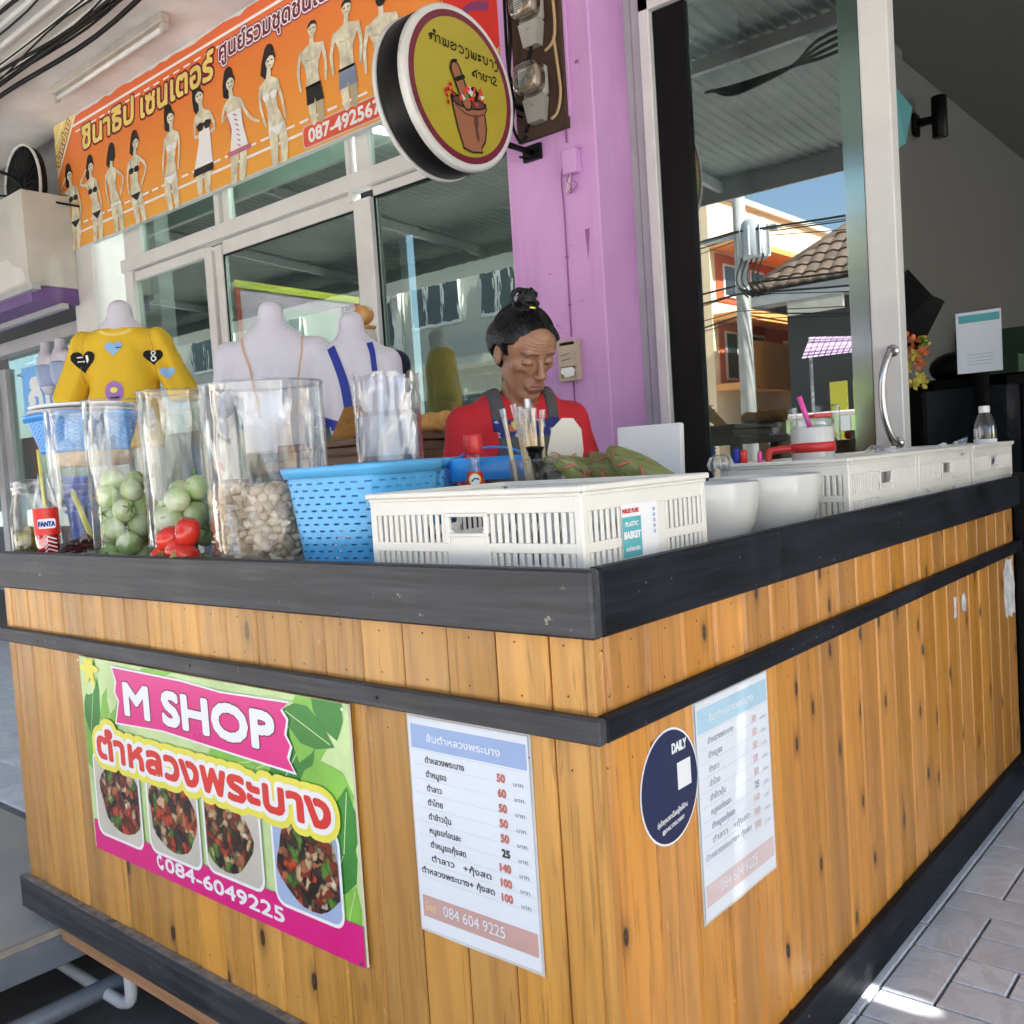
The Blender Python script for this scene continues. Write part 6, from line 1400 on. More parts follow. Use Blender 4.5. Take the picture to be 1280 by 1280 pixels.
# bag of straws / chopstick pot
ut = thing('utensil_pot', 'clear square pot holding wrapped chopsticks, a peeler and a rice paddle', 'pot', (-.485, .51, TOP), R(35))
b = B(); b.lathe_open([(.9, 0), (.93, .004), (1.0, .225), (1.06, .227), (1.06, .232), (1.0, .234), (.97, .226), (.9, .01)], (0, 0, 0), 44, 0, (7, .062, .052)); b.build('pot', 'clear_plastic', ut)
cs_ = thing('chopstick_bundle', 'bundle of wooden chopsticks in clear sleeves with blue print', 'chopsticks', (-.512, .505, TOP + .008))
b = B(); b2 = B(); b3 = B()
for k in range(15):
    x_, y_ = W.uniform(-.012, .02), W.uniform(-.02, .02); a = Vector((x_ + .018, y_, 0)); e = Vector((x_ * 1.8 - .030 + .0022 * k, y_ * 1.2, .315 + W.uniform(-.02, .022)))
    b.tube([a, e], .0046, 6); q = a + (e - a) * .93; q2 = a + (e - a) * .86; b2.tube([q2, q], .0044, 5); b3.tube([a + (e - a) * .90, e + Vector((W.uniform(-.008, .008), 0, .02))], [.0045, .0075], 6, 0, False, False)
b.build('stick', 'stick_wood', cs_); b2.build('blue_print', 'bright_blue', cs_); b3.build('sleeve', 'bag', cs_)
pe = thing('peeler', 'black handled peeler standing in the clear pot', 'peeler', (-.458, .49, TOP + .06), 0)
b = B(); b.tube(smooth_path([(.012, 0, 0), (.006, 0, .07), (-.004, 0, .12), (-.014, 0, .155), (-.02, 0, .185), (-.02, 0, .20)], 4), list(np.interp(np.linspace(0, 1, 21), [0, .3, .6, .75, .95, 1], [.011, .015, .012, .013, .021, .012])), 14); b.build('handle', 'black_plastic', pe)
b = B(); b.tube([(-.04, -.002, .19), (.0, -.002, .193)], .006, 8) if False else b.ell((-.02, -.016, .183), (.006, .005, .006), 8, 6); b.build('hang_hole', 'gasket', pe)
rp = B(); pts = [(-.012, 0), (.012, 0), (.014, .10), (.034, .15), (.041, .20), (.036, .245), (.018, .27), (-.006, .272), (-.028, .25), (-.037, .20), (-.031, .15), (-.014, .10)]
Fp = FR((0, 0, 0), Vector((.79, .61, 0)), Vector((.05, .05, 1)).normalized()); rp.poly(Fp, pts, .003); rp.poly(Fp, pts, -.002)
n_ = len(pts)
rp.add([Fp[0] + Fp[1] * p[0] + Fp[2] * p[1] + Fp[3] * d_ for d_ in (.003, -.002) for p in pts], [(i, (i + 1) % n_, (i + 1) % n_ + n_, i + n_) for i in range(n_)])
o = rp.build('rice_paddle', 'sign_cream'); o.location = (-.452, .535, TOP + .045); tag(o, 'cream plastic rice paddle upright behind the peeler', 'paddle')
# bag on blue basket
gb = thing('foil_bag', 'tall clear bag of silvery white packets standing on the rear blue basket', 'bag', (-.915, .475, 1.230), R(38))
b = B(); b.bev(-.066, .066, -.045, .045, .0, .118, .012); b.build('packets', 'grey_white', gb)
b = B(); n_ = 40; vs = []
for i in range(15):
    f_ = i / 14; z_ = .0 + .205 * f_
    for k in range(n_):
        a = 2 * math.pi * k / n_; e = 2 / 5; wob = 1 + (.03 + .10 * max(0, f_ - .6)) * math.sin(k * 2.7 + i * .9) * math.cos(i * 1.7 + k)
        vs.append((.076 * wob * math.copysign(abs(math.cos(a)) ** e, math.cos(a)), .052 * wob * math.copysign(abs(math.sin(a)) ** e, math.sin(a)), z_ + .006 * math.sin(k * 1.3) * f_))
b.add(vs, [(i * n_ + k, i * n_ + (k + 1) % n_, (i + 1) * n_ + (k + 1) % n_, (i + 1) * n_ + k) for i in range(14) for k in range(n_)], 0, True); b.build('bag_film', 'bag', gb)
# leaf wrapped parcels
lp = thing('leaf_parcel', 'green leaf parcel tied with pink string, largest at the left of the pile', 'leaf parcel', (0, 0, 0), 0, 'leaf wrapped parcels behind the basket')
b = B(); b.lathe([(.0005, -.085), (.012, -.082), (.02, -.06), (.027, -.02), (.028, .02), (.022, .06), (.014, .085), (.001, .088)], (0, 0, 0), 12, 0, (2.6, 1, .8), Matrix.Rotation(R(90), 4, 'Y')); b.build('leaf', 'leafwrap', lp)
b = B()
for s_ in (-1, 1):
    pts = [(t_, (.0285 - 1.8 * t_ * t_) * math.cos(a) * s_, (.0232 - 1.45 * t_ * t_) * math.sin(a)) for t_, a in [(-.07 + .14 * i / 24, i / 24 * 7.5) for i in range(25)]]; b.tube(pts, .0017, 4)
b.tube([(t_, .004, .0225 - 1.5 * t_ * t_) for t_ in (-.07, -.05, -.025, 0, .025, .05, .07)], .0024, 5)
b.build('string', 'tape_red', lp)
for j, (x_, y_, z_, rz, ry, l_) in enumerate([(-.415, .565, 1.185, .9, .25, 'green leaf parcel tied with pink string, largest at the left of the pile'), (-.392, .555, 1.163, 1.1, .5, 'leaf parcel lying low at the left, under the first'), (-.335, .575, 1.180, -.2, .35, 'leaf parcel in the middle of the pile, tip showing'), (-.315, .560, 1.170, .1, .1, 'leaf parcel crossing the middle, striped with pink string'),
        (-.268, .575, 1.176, .35, .55, 'leaf parcel sloping down at the right of the pile'), (-.235, .555, 1.160, .55, .45, 'lowest leaf parcel at the right end of the pile'), (-.37, .60, 1.155, .4, 0, 'leaf parcel hidden at the bottom of the pile')]):
    o = lp if j == 0 else dup(lp, label=l_); o.location = (x_, y_, z_); o.rotation_euler = (W.uniform(0, 3), ry, rz)
b = B(); b.bev(-.455, -.31, .465, .64, TOP, 1.125, .01); tag(b.build('white_tub', 'white_plastic'), 'white tub under the leaf parcels, mostly hidden behind the corner basket', 'tub')
b = B(); b.bev(-.095, .095, -.012, .012, 0, .305, .003); o = b.build('foam_panel', 'styro'); o.location = (-.595, 1.12, TOP); o.rotation_euler = (-.06, 0, .12); tag(o, 'upright white foam panel leaning at the right of the leaf parcels', 'foam panel')
# table behind with cloth
tb = thing('wooden_table', 'brown wooden table behind the counter among the mannequins', 'table', (-1.75, 1.35, 0))
b = B(); b.bev(-.55, .32, -.28, .3, 1.22, 1.265, .006); b.bev(-.5, .28, -.24, .26, 1.30, 1.325, .004); b.bev(-.46, .26, -.22, .25, 1.266, 1.299, .003); b.build('top', 'brown_wood', tb)
for sx in (-.5, .27):
    for sy in (-.22, .24): B().bev(sx - .025, sx + .025, sy - .025, sy + .025, 0, 1.22, .004).build('leg', 'brown_wood', tb)
s = SDF((-.16, -.1, -.02), (.16, .1, .1), .01); s.cap((-.10, 0, .03), (.10, 0, .03), .035, .035); s.F += (.004 * np.sin(s.grid()[0] * 90) * np.cos(s.grid()[1] * 70)).astype(np.float32)
o = sdf_obj('rolled_cloth', [s.mesh()], 'cloth_tan'); o.location = (-1.50, 1.22, 1.327); tag(o, 'rolled fluffy tan cloth on the table left of the woman', 'cloth')
o = B().add([(-.14, 0, 0), (-.02, -.02, .115), (.04, 0, .12), (.16, .02, 0), (.10, .06, 0), (.02, .06, .08), (-.08, .06, 0)], [(0, 1, 6), (1, 2, 5, 6), (2, 3, 4, 5)]).build('folded_cloth', 'cloth_tan'); o.location = (-1.88, 1.18, 1.327); tag(o, 'tan folded cloth peaked on the table between bust and bag', 'cloth')
# ---- mannequins ----
def stand(t, z): 
    b = B(); b.tube([(0, 0, -z + .02), (0, 0, -.2)], .014, 10); b.lathe([(.14, -z), (.14, -z + .012), (.02, -z + .03)], (0, 0, 0), 24); b.build('stand', 'steel', t)
def bust(label, x, y, z, rz, sh, neck, group='white display busts'):
    """z = height of the shoulder line; back of the bust faces the camera"""
    t = thing('mannequin_bust', label, 'mannequin', (x, y, z), rz, group); k = sh / .20
    s = SDF((-.30 * k, -.17, -.55), (.30 * k, .17, neck + .04), .0105)
    s.ell((0, .0, -.17), (.155 * k, .095, .24), .02); s.ell((0, 0, -.42), (.13 * k, .085, .20), .06); s.cap((-.15 * k, 0, -.055), (.15 * k, 0, -.055), .058, .058, .05)
    s.cap((-.17 * k, 0, -.05), (-.205 * k, 0, -.26), .052, .046, .04); s.cap((.17 * k, 0, -.05), (.205 * k, 0, -.26), .052, .046, .04)
    s.cap((-.06, 0, .0), (.06, 0, .0), .048, .048, .05); s.cap((0, .005, .0), (0, .012, neck - .045), .060, .052, .04)
    s.ell((0, -.105, -.12), (.012, .02, .2), .04, True)
    s.ell((-.08, .09, -.2), (.06, .05, .06), .04); s.ell((.08, .09, -.2), (.06, .05, .06), .04)
    s.F = np.maximum(s.F, -.46 - s.grid()[2])
    o = sdf_obj('torso', [s.mesh()], 'mann', t); stand(t, z); return t, o
def band(t, o, path, w, m, name, off=.0035):
    """cloth band laid on a body from behind: path of (x, z), projected along y"""
    bv = BVHTree.FromPolygons([v.co[:] for v in o.data.vertices], [p.vertices[:] for p in o.data.polygons])
    P = [tuple(p[:2]) for p in smooth_path([Vector((*p, 0)) for p in path], 6)]; vs = []; fs = []
    for i, (x_, z_) in enumerate(P):
        a = Vector(P[min(i + 1, len(P) - 1)]) - Vector(P[max(i - 1, 0)]); a.normalize(); n_ = Vector((-a.y, a.x)) * w / 2
        for s_ in (-1, -.33, .33, 1):
            h = bv.ray_cast(Vector((x_ + n_.x * s_, -1, z_ + n_.y * s_)), Vector((0, 1, 0)))
            q = h[0] if h[0] is not None else Vector((x_ + n_.x * s_, 0, z_ + n_.y * s_)); vs.append((q.x, q.y - off, q.z))
    for i in range(len(P) - 1):
        for k in range(3): fs.append((i * 4 + k, i * 4 + k + 1, (i + 1) * 4 + k + 1, (i + 1) * 4 + k))
    b = B(); b.add(vs, fs, 0, True); return b.build(name, m, t)
def decal(t, o, polys, name, mats, off=.003):
    bv = BVHTree.FromPolygons([v.co[:] for v in o.data.vertices], [p.vertices[:] for p in o.data.polygons]); b = B()
    for j, (pts, mi, d) in enumerate(polys):
        cx = sum(p[0] for p in pts) / len(pts); cz = sum(p[1] for p in pts) / len(pts); rings = []
        for f_ in (1, .66, .33, 0.02):
            rings.append([(cx + (p[0] - cx) * f_, cz + (p[1] - cz) * f_) for p in pts])
        vs = []
        for rg in rings:
            for p in rg:
                h = bv.ray_cast(Vector((p[0], -1, p[1])), Vector((0, 1, 0))); q = h[0] if h[0] is not None else Vector((p[0], 0, p[1])); vs.append((q.x, q.y - off - d, q.z))
        n_ = len(pts); b.add(vs, [(i * n_ + k, i * n_ + (k + 1) % n_, (i + 1) * n_ + (k + 1) % n_, (i + 1) * n_ + k) for i in range(3) for k in range(n_)], mi, True)
    return b.build(name, mats, t)
t, o = bust('large white mannequin bust seen from behind, beige straps on its back', -2.52, 1.32, 1.77, R(38), .225, .165)
band(t, o, [(-.115, .02), (-.10, -.04), (-.075, -.12), (-.06, -.22), (-.05, -.32)], .010, 'strap_beige', 'strap'); band(t, o, [(.135, .015), (.14, -.05), (.125, -.12), (.11, -.22), (.10, -.32)], .006, 'strap_beige', 'strap')
t, o = bust('white mannequin bust with broad royal blue straps, right of the large bust', -2.25, 1.52, 1.70, R(34), .17, .165)
band(t, o, [(-.075, .02), (-.045, -.05), (-.02, -.14), (-.01, -.24), (.0, -.40)], .036, 'strap_blue', 'strap'); band(t, o, [(.085, .03), (.10, -.02), (.105, -.09)], .022, 'strap_blue', 'strap'); band(t, o, [(-.17, -.27), (-.08, -.30), (.0, -.32), (.1, -.30)], .045, 'strap_blue', 'back_band')
# dress form with wooden knob
df = thing('dress_form', 'dress form with a round wooden knob and navy garment, behind the blue strap bust', 'mannequin', (-2.635, 1.93, 1.845), R(30))
b = B(); b.ell((0, 0, .095), (.05, .05, .047), 20, 12); b.lathe([(.055, .028), (.058, .034), (.055, .042), (.026, .045), (.018, .055)], (0, 0, 0), 24); b.build('knob', 'knob_wood', df)
s = SDF((-.26, -.2, -.6), (.26, .2, .08), .012); s.cap((0, 0, -.06), (0, 0, .0), .062, .055, .04); s.ell((0, 0, -.28), (.19, .12, .22), .05); s.cap((-.13, 0, -.14), (.13, 0, -.14), .06, .06, .05); s.F = np.maximum(s.F, s.grid()[2] - .028)
sdf_obj('form', [s.mesh()], 'sign_cream', df)
s = SDF((-.28, -.2, -.7), (.28, .2, .02), .012); s.ell((0, 0, -.30), (.20, .13, .25), .05); s.cap((-.14, 0, -.15), (.14, 0, -.15), .072, .072, .05); s.ell((0, 0, -.6), (.19, .13, .2), .05); s.F = np.maximum(s.F, s.grid()[2] + .07); sdf_obj('navy_garment', [s.mesh()], 'cloth_navy', df); stand(df, 1.84)
# yellow T-shirt mannequin
ys_ = thing('shirt_mannequin', 'white mannequin wearing a mustard yellow t-shirt with heart patches, seen from behind', 'mannequin', (-3.84, 1.36, 1.985), R(42)); ys_.scale = (1.07, 1.07, 1.0)
s = SDF((-.2, -.16, -.3), (.2, .16, .24), .01); s.cap((-.06, 0, .0), (.06, 0, .0), .05, .05, .05); s.cap((0, .0, .0), (0, .01, .115), .068, .056, .05); s.ell((0, 0, -.1), (.14, .08, .12), .04); sdf_obj('neck', [s.mesh()], 'mann', ys_); stand(ys_, 1.95)
s = SDF((-.40, -.22, -.62), (.40, .22, .06), .0085)
s.cap((-.17, 0, -.055), (.17, 0, -.055), .070, .070, .05); s.ell((0, 0, -.22), (.168, .115, .27), .03); s.ell((0, 0, -.46), (.172, .12, .25), .05); s.cap((-.05, 0, .0), (.05, 0, .0), .055, .055, .06)
for sx in (-1, 1): s.cap((sx * .178, 0, -.085), (sx * .262, .0, -.315), .064, .078, .010, sq=1.0)
gx, gy, gz = s.grid()
s.F += (.006 * np.sin(gx * 26 + gz * 16 + 2 * np.sin(gz * 12)) * np.clip(-gz * 3, 0, 1) + .011 * np.sin((np.abs(gx) * 60 + gz * 30)) * np.exp(-((np.abs(gx) - .20) / .07) ** 2)).astype(np.float32)
s.F = np.maximum(np.maximum(s.F, gz - .018), -.58 - gz); s.F = np.maximum(s.F, np.where(np.abs(gx) > .21, -.36 - gz, -1).astype(np.float32))
sh_o = sdf_obj('t_shirt', [s.mesh()], 'tshirt_yellow', ys_)
for sx in (-1, 1): band(ys_, sh_o, [(sx * .148, .0), (sx * .158, -.05), (sx * .166, -.11), (sx * .172, -.18), (sx * .17, -.25)], .0035, 'cloth_tan', 'seam', .0015)
band(ys_, sh_o, [(-.075, .006), (-.04, -.012), (0, -.018), (.04, -.012), (.075, .006)], .016, 'ytext', 'collar_rib', .002)
def heart(cx, cz, r, n=22):
    return [(cx + r * .062 * 16 * math.sin(a) ** 3, cz + r * .062 * (13 * math.cos(a) - 5 * math.cos(2 * a) - 2 * math.cos(3 * a) - math.cos(4 * a))) for a in [2 * math.pi * k / n for k in range(n)]]
def oval(cx, cz, rx, ry, n=20): return [(cx + rx * math.cos(2 * math.pi * k / n), cz + ry * math.sin(2 * math.pi * k / n)) for k in range(n)]
def blob(cx, cz, s_): return [(cx + s_ * p, cz + s_ * q_) for p, q_ in [(-1, -.2), (1, -.2), (1, .2), (-1, .2)]]
SM = ['black_print', 'sky_blue', 'lilac', 'white_print', 'yellow_print']
for grp_ in ([(heart(-.160, -.135, .062), 0, 0), (blob(-.176, -.118, .015), 3, .002), (blob(-.170, -.140, .018), 3, .002), ([(-.148, -.11), (-.136, -.11), (-.132, -.135), (-.142, -.15), (-.146, -.135)], 3, .002)],
             [(heart(.165, -.135, .045), 0, 0), (oval(.165, -.118, .011, .013), 3, .002), (oval(.166, -.146, .014, .015), 3, .002), (oval(.165, -.118, .005, .007), 0, .004), (oval(.166, -.146, .007, .008), 0, .004)],
             [(heart(-.005, -.085, .042), 1, 0), (blob(.02, -.085, .012), 0, .002)], [(heart(.225, -.22, .035), 1, 0)],
             [(oval(-.012, -.305, .045, .055), 2, 0), (oval(-.012, -.295, .018, .014), 4, .002), ([(-.035, -.33), (.012, -.328), (.012, -.34), (-.035, -.342)], 0, .002)]):
    decal(ys_, sh_o, grp_, 'patch', SM)
# ================= THE WOMAN =================
pf = Vector((.85, -.53, 0)).normalized()          # way the body faces
HC = Vector((-.868, .95, 1.508))
pr_ = HC - pf * .085; pang = math.atan2(-pf.x, pf.y)
wm = thing('person', 'woman with dark topknot, red t-shirt and grey apron, looking down at her work', 'person', (pr_.x, pr_.y, 0), pang)
# local frame: y forward, x to her right, z up
yaw, pit, tilt = R(13), R(-30), R(4)
Rh = np.array((Matrix.Rotation(yaw, 3, 'Z') @ Matrix.Rotation(pit, 3, 'X') @ Matrix.Rotation(tilt, 3, 'Y')))
Th = (Rh, np.array([0, .085, 1.508]))
s = SDF((-.13, -.10, 1.28), (.13, .24, 1.67), .0026)
s.ell((0, -.012, .032), (.0735, .092, .080), .01, T=Th); s.ell((0, .022, -.022), (.0585, .066, .078), .02, T=Th)
for sx in (-1, 1):
    s.cap((sx * .046, .000, -.056), (sx * .018, .060, -.100), .015, .012, .02, T=Th); s.ell((sx * .042, .054, -.014), (.020, .020, .017), .016, T=Th); s.ell((sx * .040, .074, -.050), (.011, .009, .016), .02, True, T=Th)
    s.ell((sx * .050, .040, .035), (.02, .02, .03), .02, T=Th)
s.ell((0, .066, -.103), (.021, .016, .014), .014, T=Th)
s.cap((-.036, .079, .026), (.036, .079, .026), .0095, .0095, .014, T=Th)
s.ell((0, .062, .05), (.045, .028, .035), .02, T=Th)
for sx in (-1, 1):
    s.ell((sx * .031, .098, .004), (.019, .014, .010), .010, True, T=Th)
    s.ell((sx * .0315, .0755, .0035), (.0165, .0135, .0115), .003, T=Th)
    s.cap((sx * .018, .089, -.0035), (sx * .046, .079, -.004), .0017, .0012, .002, True, T=Th)
s.cap((0, .086, .014), (0, .107, -.026), .0068, .0095, .010, T=Th); s.ell((0, .109, -.030), (.0125, .0105, .0095), .007, T=Th)
for sx in (-1, 1):
    s.ell((sx * .0125, .099, -.033), (.0078, .010, .0072), .005, T=Th); s.ell((sx * .007, .104, -.041), (.0036, .005, .003), .003, True, T=Th)
s.ell((0, .082, -.066), (.028, .018, .022), .014, T=Th)
s.ell((0, .0955, -.0585), (.022, .0085, .0052), .004, T=Th); s.ell((0, .0935, -.0685), (.019, .009, .0065), .004, T=Th)
s.cap((-.024, .0975, -.0635), (.024, .0975, -.0635), .0019, .0019, .003, True, T=Th)
for sx in (-1, 1):
    s.cap((sx * .019, .098, -.036), (sx * .034, .083, -.066), .0022, .0016, .004, True, T=Th); s.cap((sx * .034, .082, -.07), (sx * .030, .074, -.088), .0018, .001, .004, True, T=Th)
    s.ell((sx * .077, -.008, -.006), (.009, .018, .030), .005, T=Th); s.ell((sx * .085, -.003, -.003), (.005, .010, .018), .004, True, T=Th); s.cap((sx * .078, -.001, -.012), (sx * .078, .0, -.026), .006, .005, .004, T=Th)
s.cap((0, .0935, -.080), (0, .088, -.084), .004, .004, .006, True, T=Th)
s.cap((0, .050, 1.43), (0, -.005, 1.31), .044, .054, .03)
for sx in (-1, 1): s.cap((sx * .045, .03, 1.42), (sx * .018, .055, 1.335), .010, .008, .02)
q0, q1, q2 = [s.grid()[i] - Th[1][i] for i in range(3)]; AA = Rh.T
ux, uy, uz = [AA[i, 0] * q0 + AA[i, 1] * q1 + AA[i, 2] * q2 for i in range(3)]
fr_ = (uy > .03)
s.F += (np.where(fr_ & (uz > .035) & (uz < .075) & (np.abs(ux) < .045), .0007 * np.sin(uz * 700 + 2 * np.cos(ux * 60)), 0) + np.where(fr_ & (np.abs(ux) > .044) & (np.abs(uz) < .02), .0006 * np.sin(uz * 900 + np.abs(ux) * 300), 0)).astype(np.float32)
head = s.mesh()
s = SDF((-.34, -.16, -.01), (.34, .44, 1.40), .0065)
s.cap((0, -.005, 1.31), (0, .0, 1.39), .054, .05, .03); s.cap((-.11, -.01, 1.30), (.11, -.01, 1.30), .038, .038, .03); s.ell((0, .0, 1.20), (.15, .095, .17), .04); s.ell((0, 0, 1.0), (.135, .092, .17), .05); s.ell((0, -.005, .86), (.155, .105, .13), .05)
for sx in (-1, 1):
    s.cap((sx * .142, -.01, 1.295), (sx * .198, .03, 1.06), .042, .036, .03); s.cap((sx * .198, .03, 1.06), (sx * .10, .225, 1.06), .036, .024, .015)
    s.cap((sx * .085, 0, .84), (sx * .09, .02, .46), .075, .05, .03); s.cap((sx * .09, .02, .46), (sx * .095, -.01, .07), .05, .034, .02); s.cap((sx * .095, -.02, .03), (sx * .11, .12, .022), .034, .024, .02)
    px, py, pz = sx * .085, .262, 1.058
    s.ell((px, py, pz), (.036, .044, .016), .012)
    for k, (dx, L) in enumerate(((-.026, .062), (-.009, .075), (.009, .070), (.025, .055))):
        q0 = (px + dx, py + .034, pz + .002); q1 = (px + dx * 1.05, py + .034 + L * .5, pz - .006); q2 = (px + dx * 1.0, py + .034 + L * .75, pz - .030)
        s.cap(q0, q1, .0092, .0085, .004); s.cap(q1, q2, .0085, .0072, .003)
    s.cap((px - sx * .03, py - .005, pz), (px - sx * .055, py + .03, pz - .012), .011, .009, .006); s.cap((px - sx * .055, py + .03, pz - .012), (px - sx * .050, py + .055, pz - .022), .009, .0075, .003)
body = s.mesh()
def skin_col(V):
    base = np.tile(np.array([.33, .165, .095]), (len(V), 1)); q = (V - Th[1]) @ Rh
    def m(c, r): return np.clip(1.4 - 1.4 * np.sqrt((((q - np.array(c)) / np.array(r)) ** 2).sum(1)), 0, 1)[:, None]
    def mixc(f, c):
        nonlocal base; base = base * (1 - f) + np.array(c) * f
    for sx in (-1, 1):
        mixc(m((sx * .044, .07, -.02), (.026, .03, .024)) * .35, (.36, .155, .095))
        br = np.clip(1.3 - np.abs((q[:, 2] - (.0235 + .004 * np.cos((q[:, 0] - sx * .030) * 60))) / .0042), 0, 1) * ((np.abs(q[:, 0] * sx - .031) < .021) & (q[:, 1] > .04)); mixc(br[:, None] * .85, (.018, .010, .008))
        la = np.clip(1.4 - np.abs((q[:, 2] + .0038) / .0024), 0, 1) * ((np.abs(q[:, 0] * sx - .032) < .0165) & (q[:, 1] > .05)); mixc(la[:, None] * .9, (.012, .008, .007))
    lp_ = m((0, .098, -.0585), (.026, .014, .0085)); mixc(lp_ * .8, (.19, .07, .055)); mixc(m((0, .098, -.0685), (.023, .014, .009)) * .8, (.24, .095, .08))
    for sx in (-1, 1): mixc(m((sx * .031, .08, -.010), (.022, .02, .010)) * .25, (.24, .11, .065))
    mixc(m((0, .11, -.03), (.018, .014, .014)) * .3, (.28, .12, .08))
    return base
sdf_obj('body', [head, body], 'skin', wm, skin_col)
# hair: cap swept back, side locks and a looped topknot
s = SDF((-.15, -.16, 1.40), (.15, .20, 1.72), .003)
s.ell((0, -.018, .037), (.082, .099, .087), .01, T=Th)
for sx in (-1, 1): s.ell((sx * .064, .012, .040), (.024, .044, .034), .014, T=Th); s.ell((sx * .070, -.045, .02), (.018, .045, .045), .02, T=Th); s.cap((sx * .0665, .030, .03), (sx * .066, .026, .004), .009, .004, .008, T=Th)
s.ell((0, -.06, -.02), (.06, .05, .06), .03, T=Th)
g = s.grid(); P_ = [g[i] - Th[1][i] for i in range(3)]; A = Rh.T
hx, hy, hz = [A[i, 0] * P_[0] + A[i, 1] * P_[1] + A[i, 2] * P_[2] for i in range(3)]
face = np.minimum(hy - (.036 + .25 * np.clip(hz - .058, 0, 1)) + .35 * np.clip(np.abs(hx) - .045, 0, 1), .072 - hz - .35 * np.abs(hx) + .004 * np.sin(hx * 140))       # open front of the hair, follows the hairline
low = np.minimum(hy + .012, -.012 - hz + .0 * hx)
s.F = np.maximum(s.F, face.astype(np.float32)); s.F = np.maximum(s.F, np.minimum(hy + .036, .004 - hz + .0 * hx).astype(np.float32)); s.F = np.maximum(s.F, (.024 - np.sqrt((hy + .004) ** 2 + ((hz + .006) * .8) ** 2) + .0 * hx).astype(np.float32))
wob = .0005 * np.sin(hx * 420 + 6 * np.sin(hz * 30)) + .0005 * np.sin(np.arctan2(hx, hz - .02) * 60 + hy * 20) + .0012 * np.sin(hx * 60 + hy * 45); s.F += wob.astype(np.float32)
bc = np.array([.006, -.022, .138])
s.ell(tuple(bc + [0, 0, -.022]), (.034, .034, .022), .012, T=Th)
W2 = random.Random(9)
for k in range(9):
    ax = np.array([W2.uniform(-1, 1), W2.uniform(-1, 1), W2.uniform(-.3, .9)]); ax /= np.linalg.norm(ax); u_ = np.cross(ax, [.3, .5, .8]); u_ /= np.linalg.norm(u_); w_ = np.cross(ax, u_)
    c = bc + np.array([W2.uniform(-.014, .014), W2.uniform(-.012, .012), W2.uniform(-.008, .008)]); r_ = W2.uniform(.017, .026)
    for i in range(9):
        a0, a1 = i * .6, (i + 1) * .6; s.cap(tuple(c + r_ * (u_ * math.cos(a0) + w_ * math.sin(a0))), tuple(c + r_ * (u_ * math.cos(a1) + w_ * math.sin(a1))), .0065, .0065, .003, T=Th)
sdf_obj('hair', [s.mesh()], 'hair', wm)
b = B(); TT = Matrix.Translation(Th[1]) @ Matrix([list(r) for r in Rh]).to_4x4()
for k in range(70):
    a = W2.uniform(-2.6, 2.6); p0 = Vector((.078 * math.sin(a), .03 + .05 * math.cos(a) * (1 if abs(a) < 1.6 else 1.6) * .9, .045 + W2.uniform(-.05, .04))); sx = 1 if a > 0 else -1
    if p0.y > .045: continue
    d_ = Vector((sx * W2.uniform(.002, .014), W2.uniform(-.006, .016), W2.uniform(-.006, .02)))
    b.tube([TT @ p0, TT @ (p0 + d_ * .6), TT @ (p0 + d_ + Vector((sx * .004, .004, -.006)))], [.0005, .0004, .0002], 3, 0, False, False)
bdir = Vector((0, -.02, 1)).normalized()
for k in range(620):
    a = W2.uniform(-2.9, 2.9); st_ = Vector((math.sin(a), math.cos(a), W2.uniform(.38, .95) if abs(a) < .9 else W2.uniform(-.05, .8))).normalized()
    if abs(a) < .9: st_ = Vector((math.sin(a) * .75, .62, .78)).normalized() if k % 2 else st_
    if st_.y > .55 and st_.z < .55: continue
    ang_ = st_.angle(bdir); pts = []
    if ang_ < .25: continue
    jit = W2.uniform(-.12, .12); lift = W2.uniform(1.005, 1.035)
    for i in range(9):
        t_ = i / 8 * .93; q_ = (st_ * math.sin((1 - t_) * ang_) + bdir * math.sin(t_ * ang_)) / math.sin(ang_); q_ = Matrix.Rotation(jit * math.sin(t_ * 3.1), 3, 'Z') @ q_
        pts.append(TT @ (Vector((0, -.018, .037)) + Vector((q_.x * .082, q_.y * .099, q_.z * .087)) * lift))
    b.tube(pts, [.0004] + [.0010] * 7 + [.0006], 3, 0, False, False)
for k in range(26):
    a = W2.uniform(0, 6.28); p0 = Vector(bc) + Vector((.028 * math.cos(a), .022 * math.sin(a), .006)); d_ = Vector((math.cos(a) * .015, math.sin(a) * .012, W2.uniform(-.01, .012)))
    b.tube([TT @ p0, TT @ (p0 + d_)], [.0006, .0002], 3, 0, False, False)
b.build('loose_strand', 'hair', wm)
b = B(); b.tube([TT @ Vector((-.006, .012, .128)), TT @ Vector((.010, .012, .131))], .003, 6); b.build('hair_tie', 'yellow_print', wm)
# t-shirt
s = SDF((-.33, -.19, .80), (.33, .20, 1.43), .005)
s.cap((-.138, -.012, 1.318), (.138, -.012, 1.318), .058, .058, .05); s.cap((-.06, -.01, 1.35), (.06, -.01, 1.35), .048, .048, .06); s.ell((0, .0, 1.19), (.158, .108, .185), .05); s.ell((0, 0, .98), (.165, .112, .22), .05); s.cap((-.06, -.008, 1.355), (.06, -.008, 1.355), .048, .048, .04)
for sx in (-1, 1): s.cap((sx * .152, -.01, 1.305), (sx * .208, .032, 1.075), .056, .060, .035)
gx, gy, gz = s.grid()
s.F += (.0045 * np.sin(gx * 46 + gz * 30 + 2 * np.sin(gz * 17)) * np.cos(gy * 20 + gz * 9) + .0075 * np.sin(np.abs(gx) * 70 - gz * 40) * np.exp(-((np.abs(gx) - .15) / .05) ** 2 - ((gz - 1.20) / .08) ** 2)).astype(np.float32)
shirtF = s.F.copy()
dn = np.sqrt(gx ** 2 + ((gy - .020) * .95) ** 2 + ((gz - 1.435) * .95) ** 2) - .072
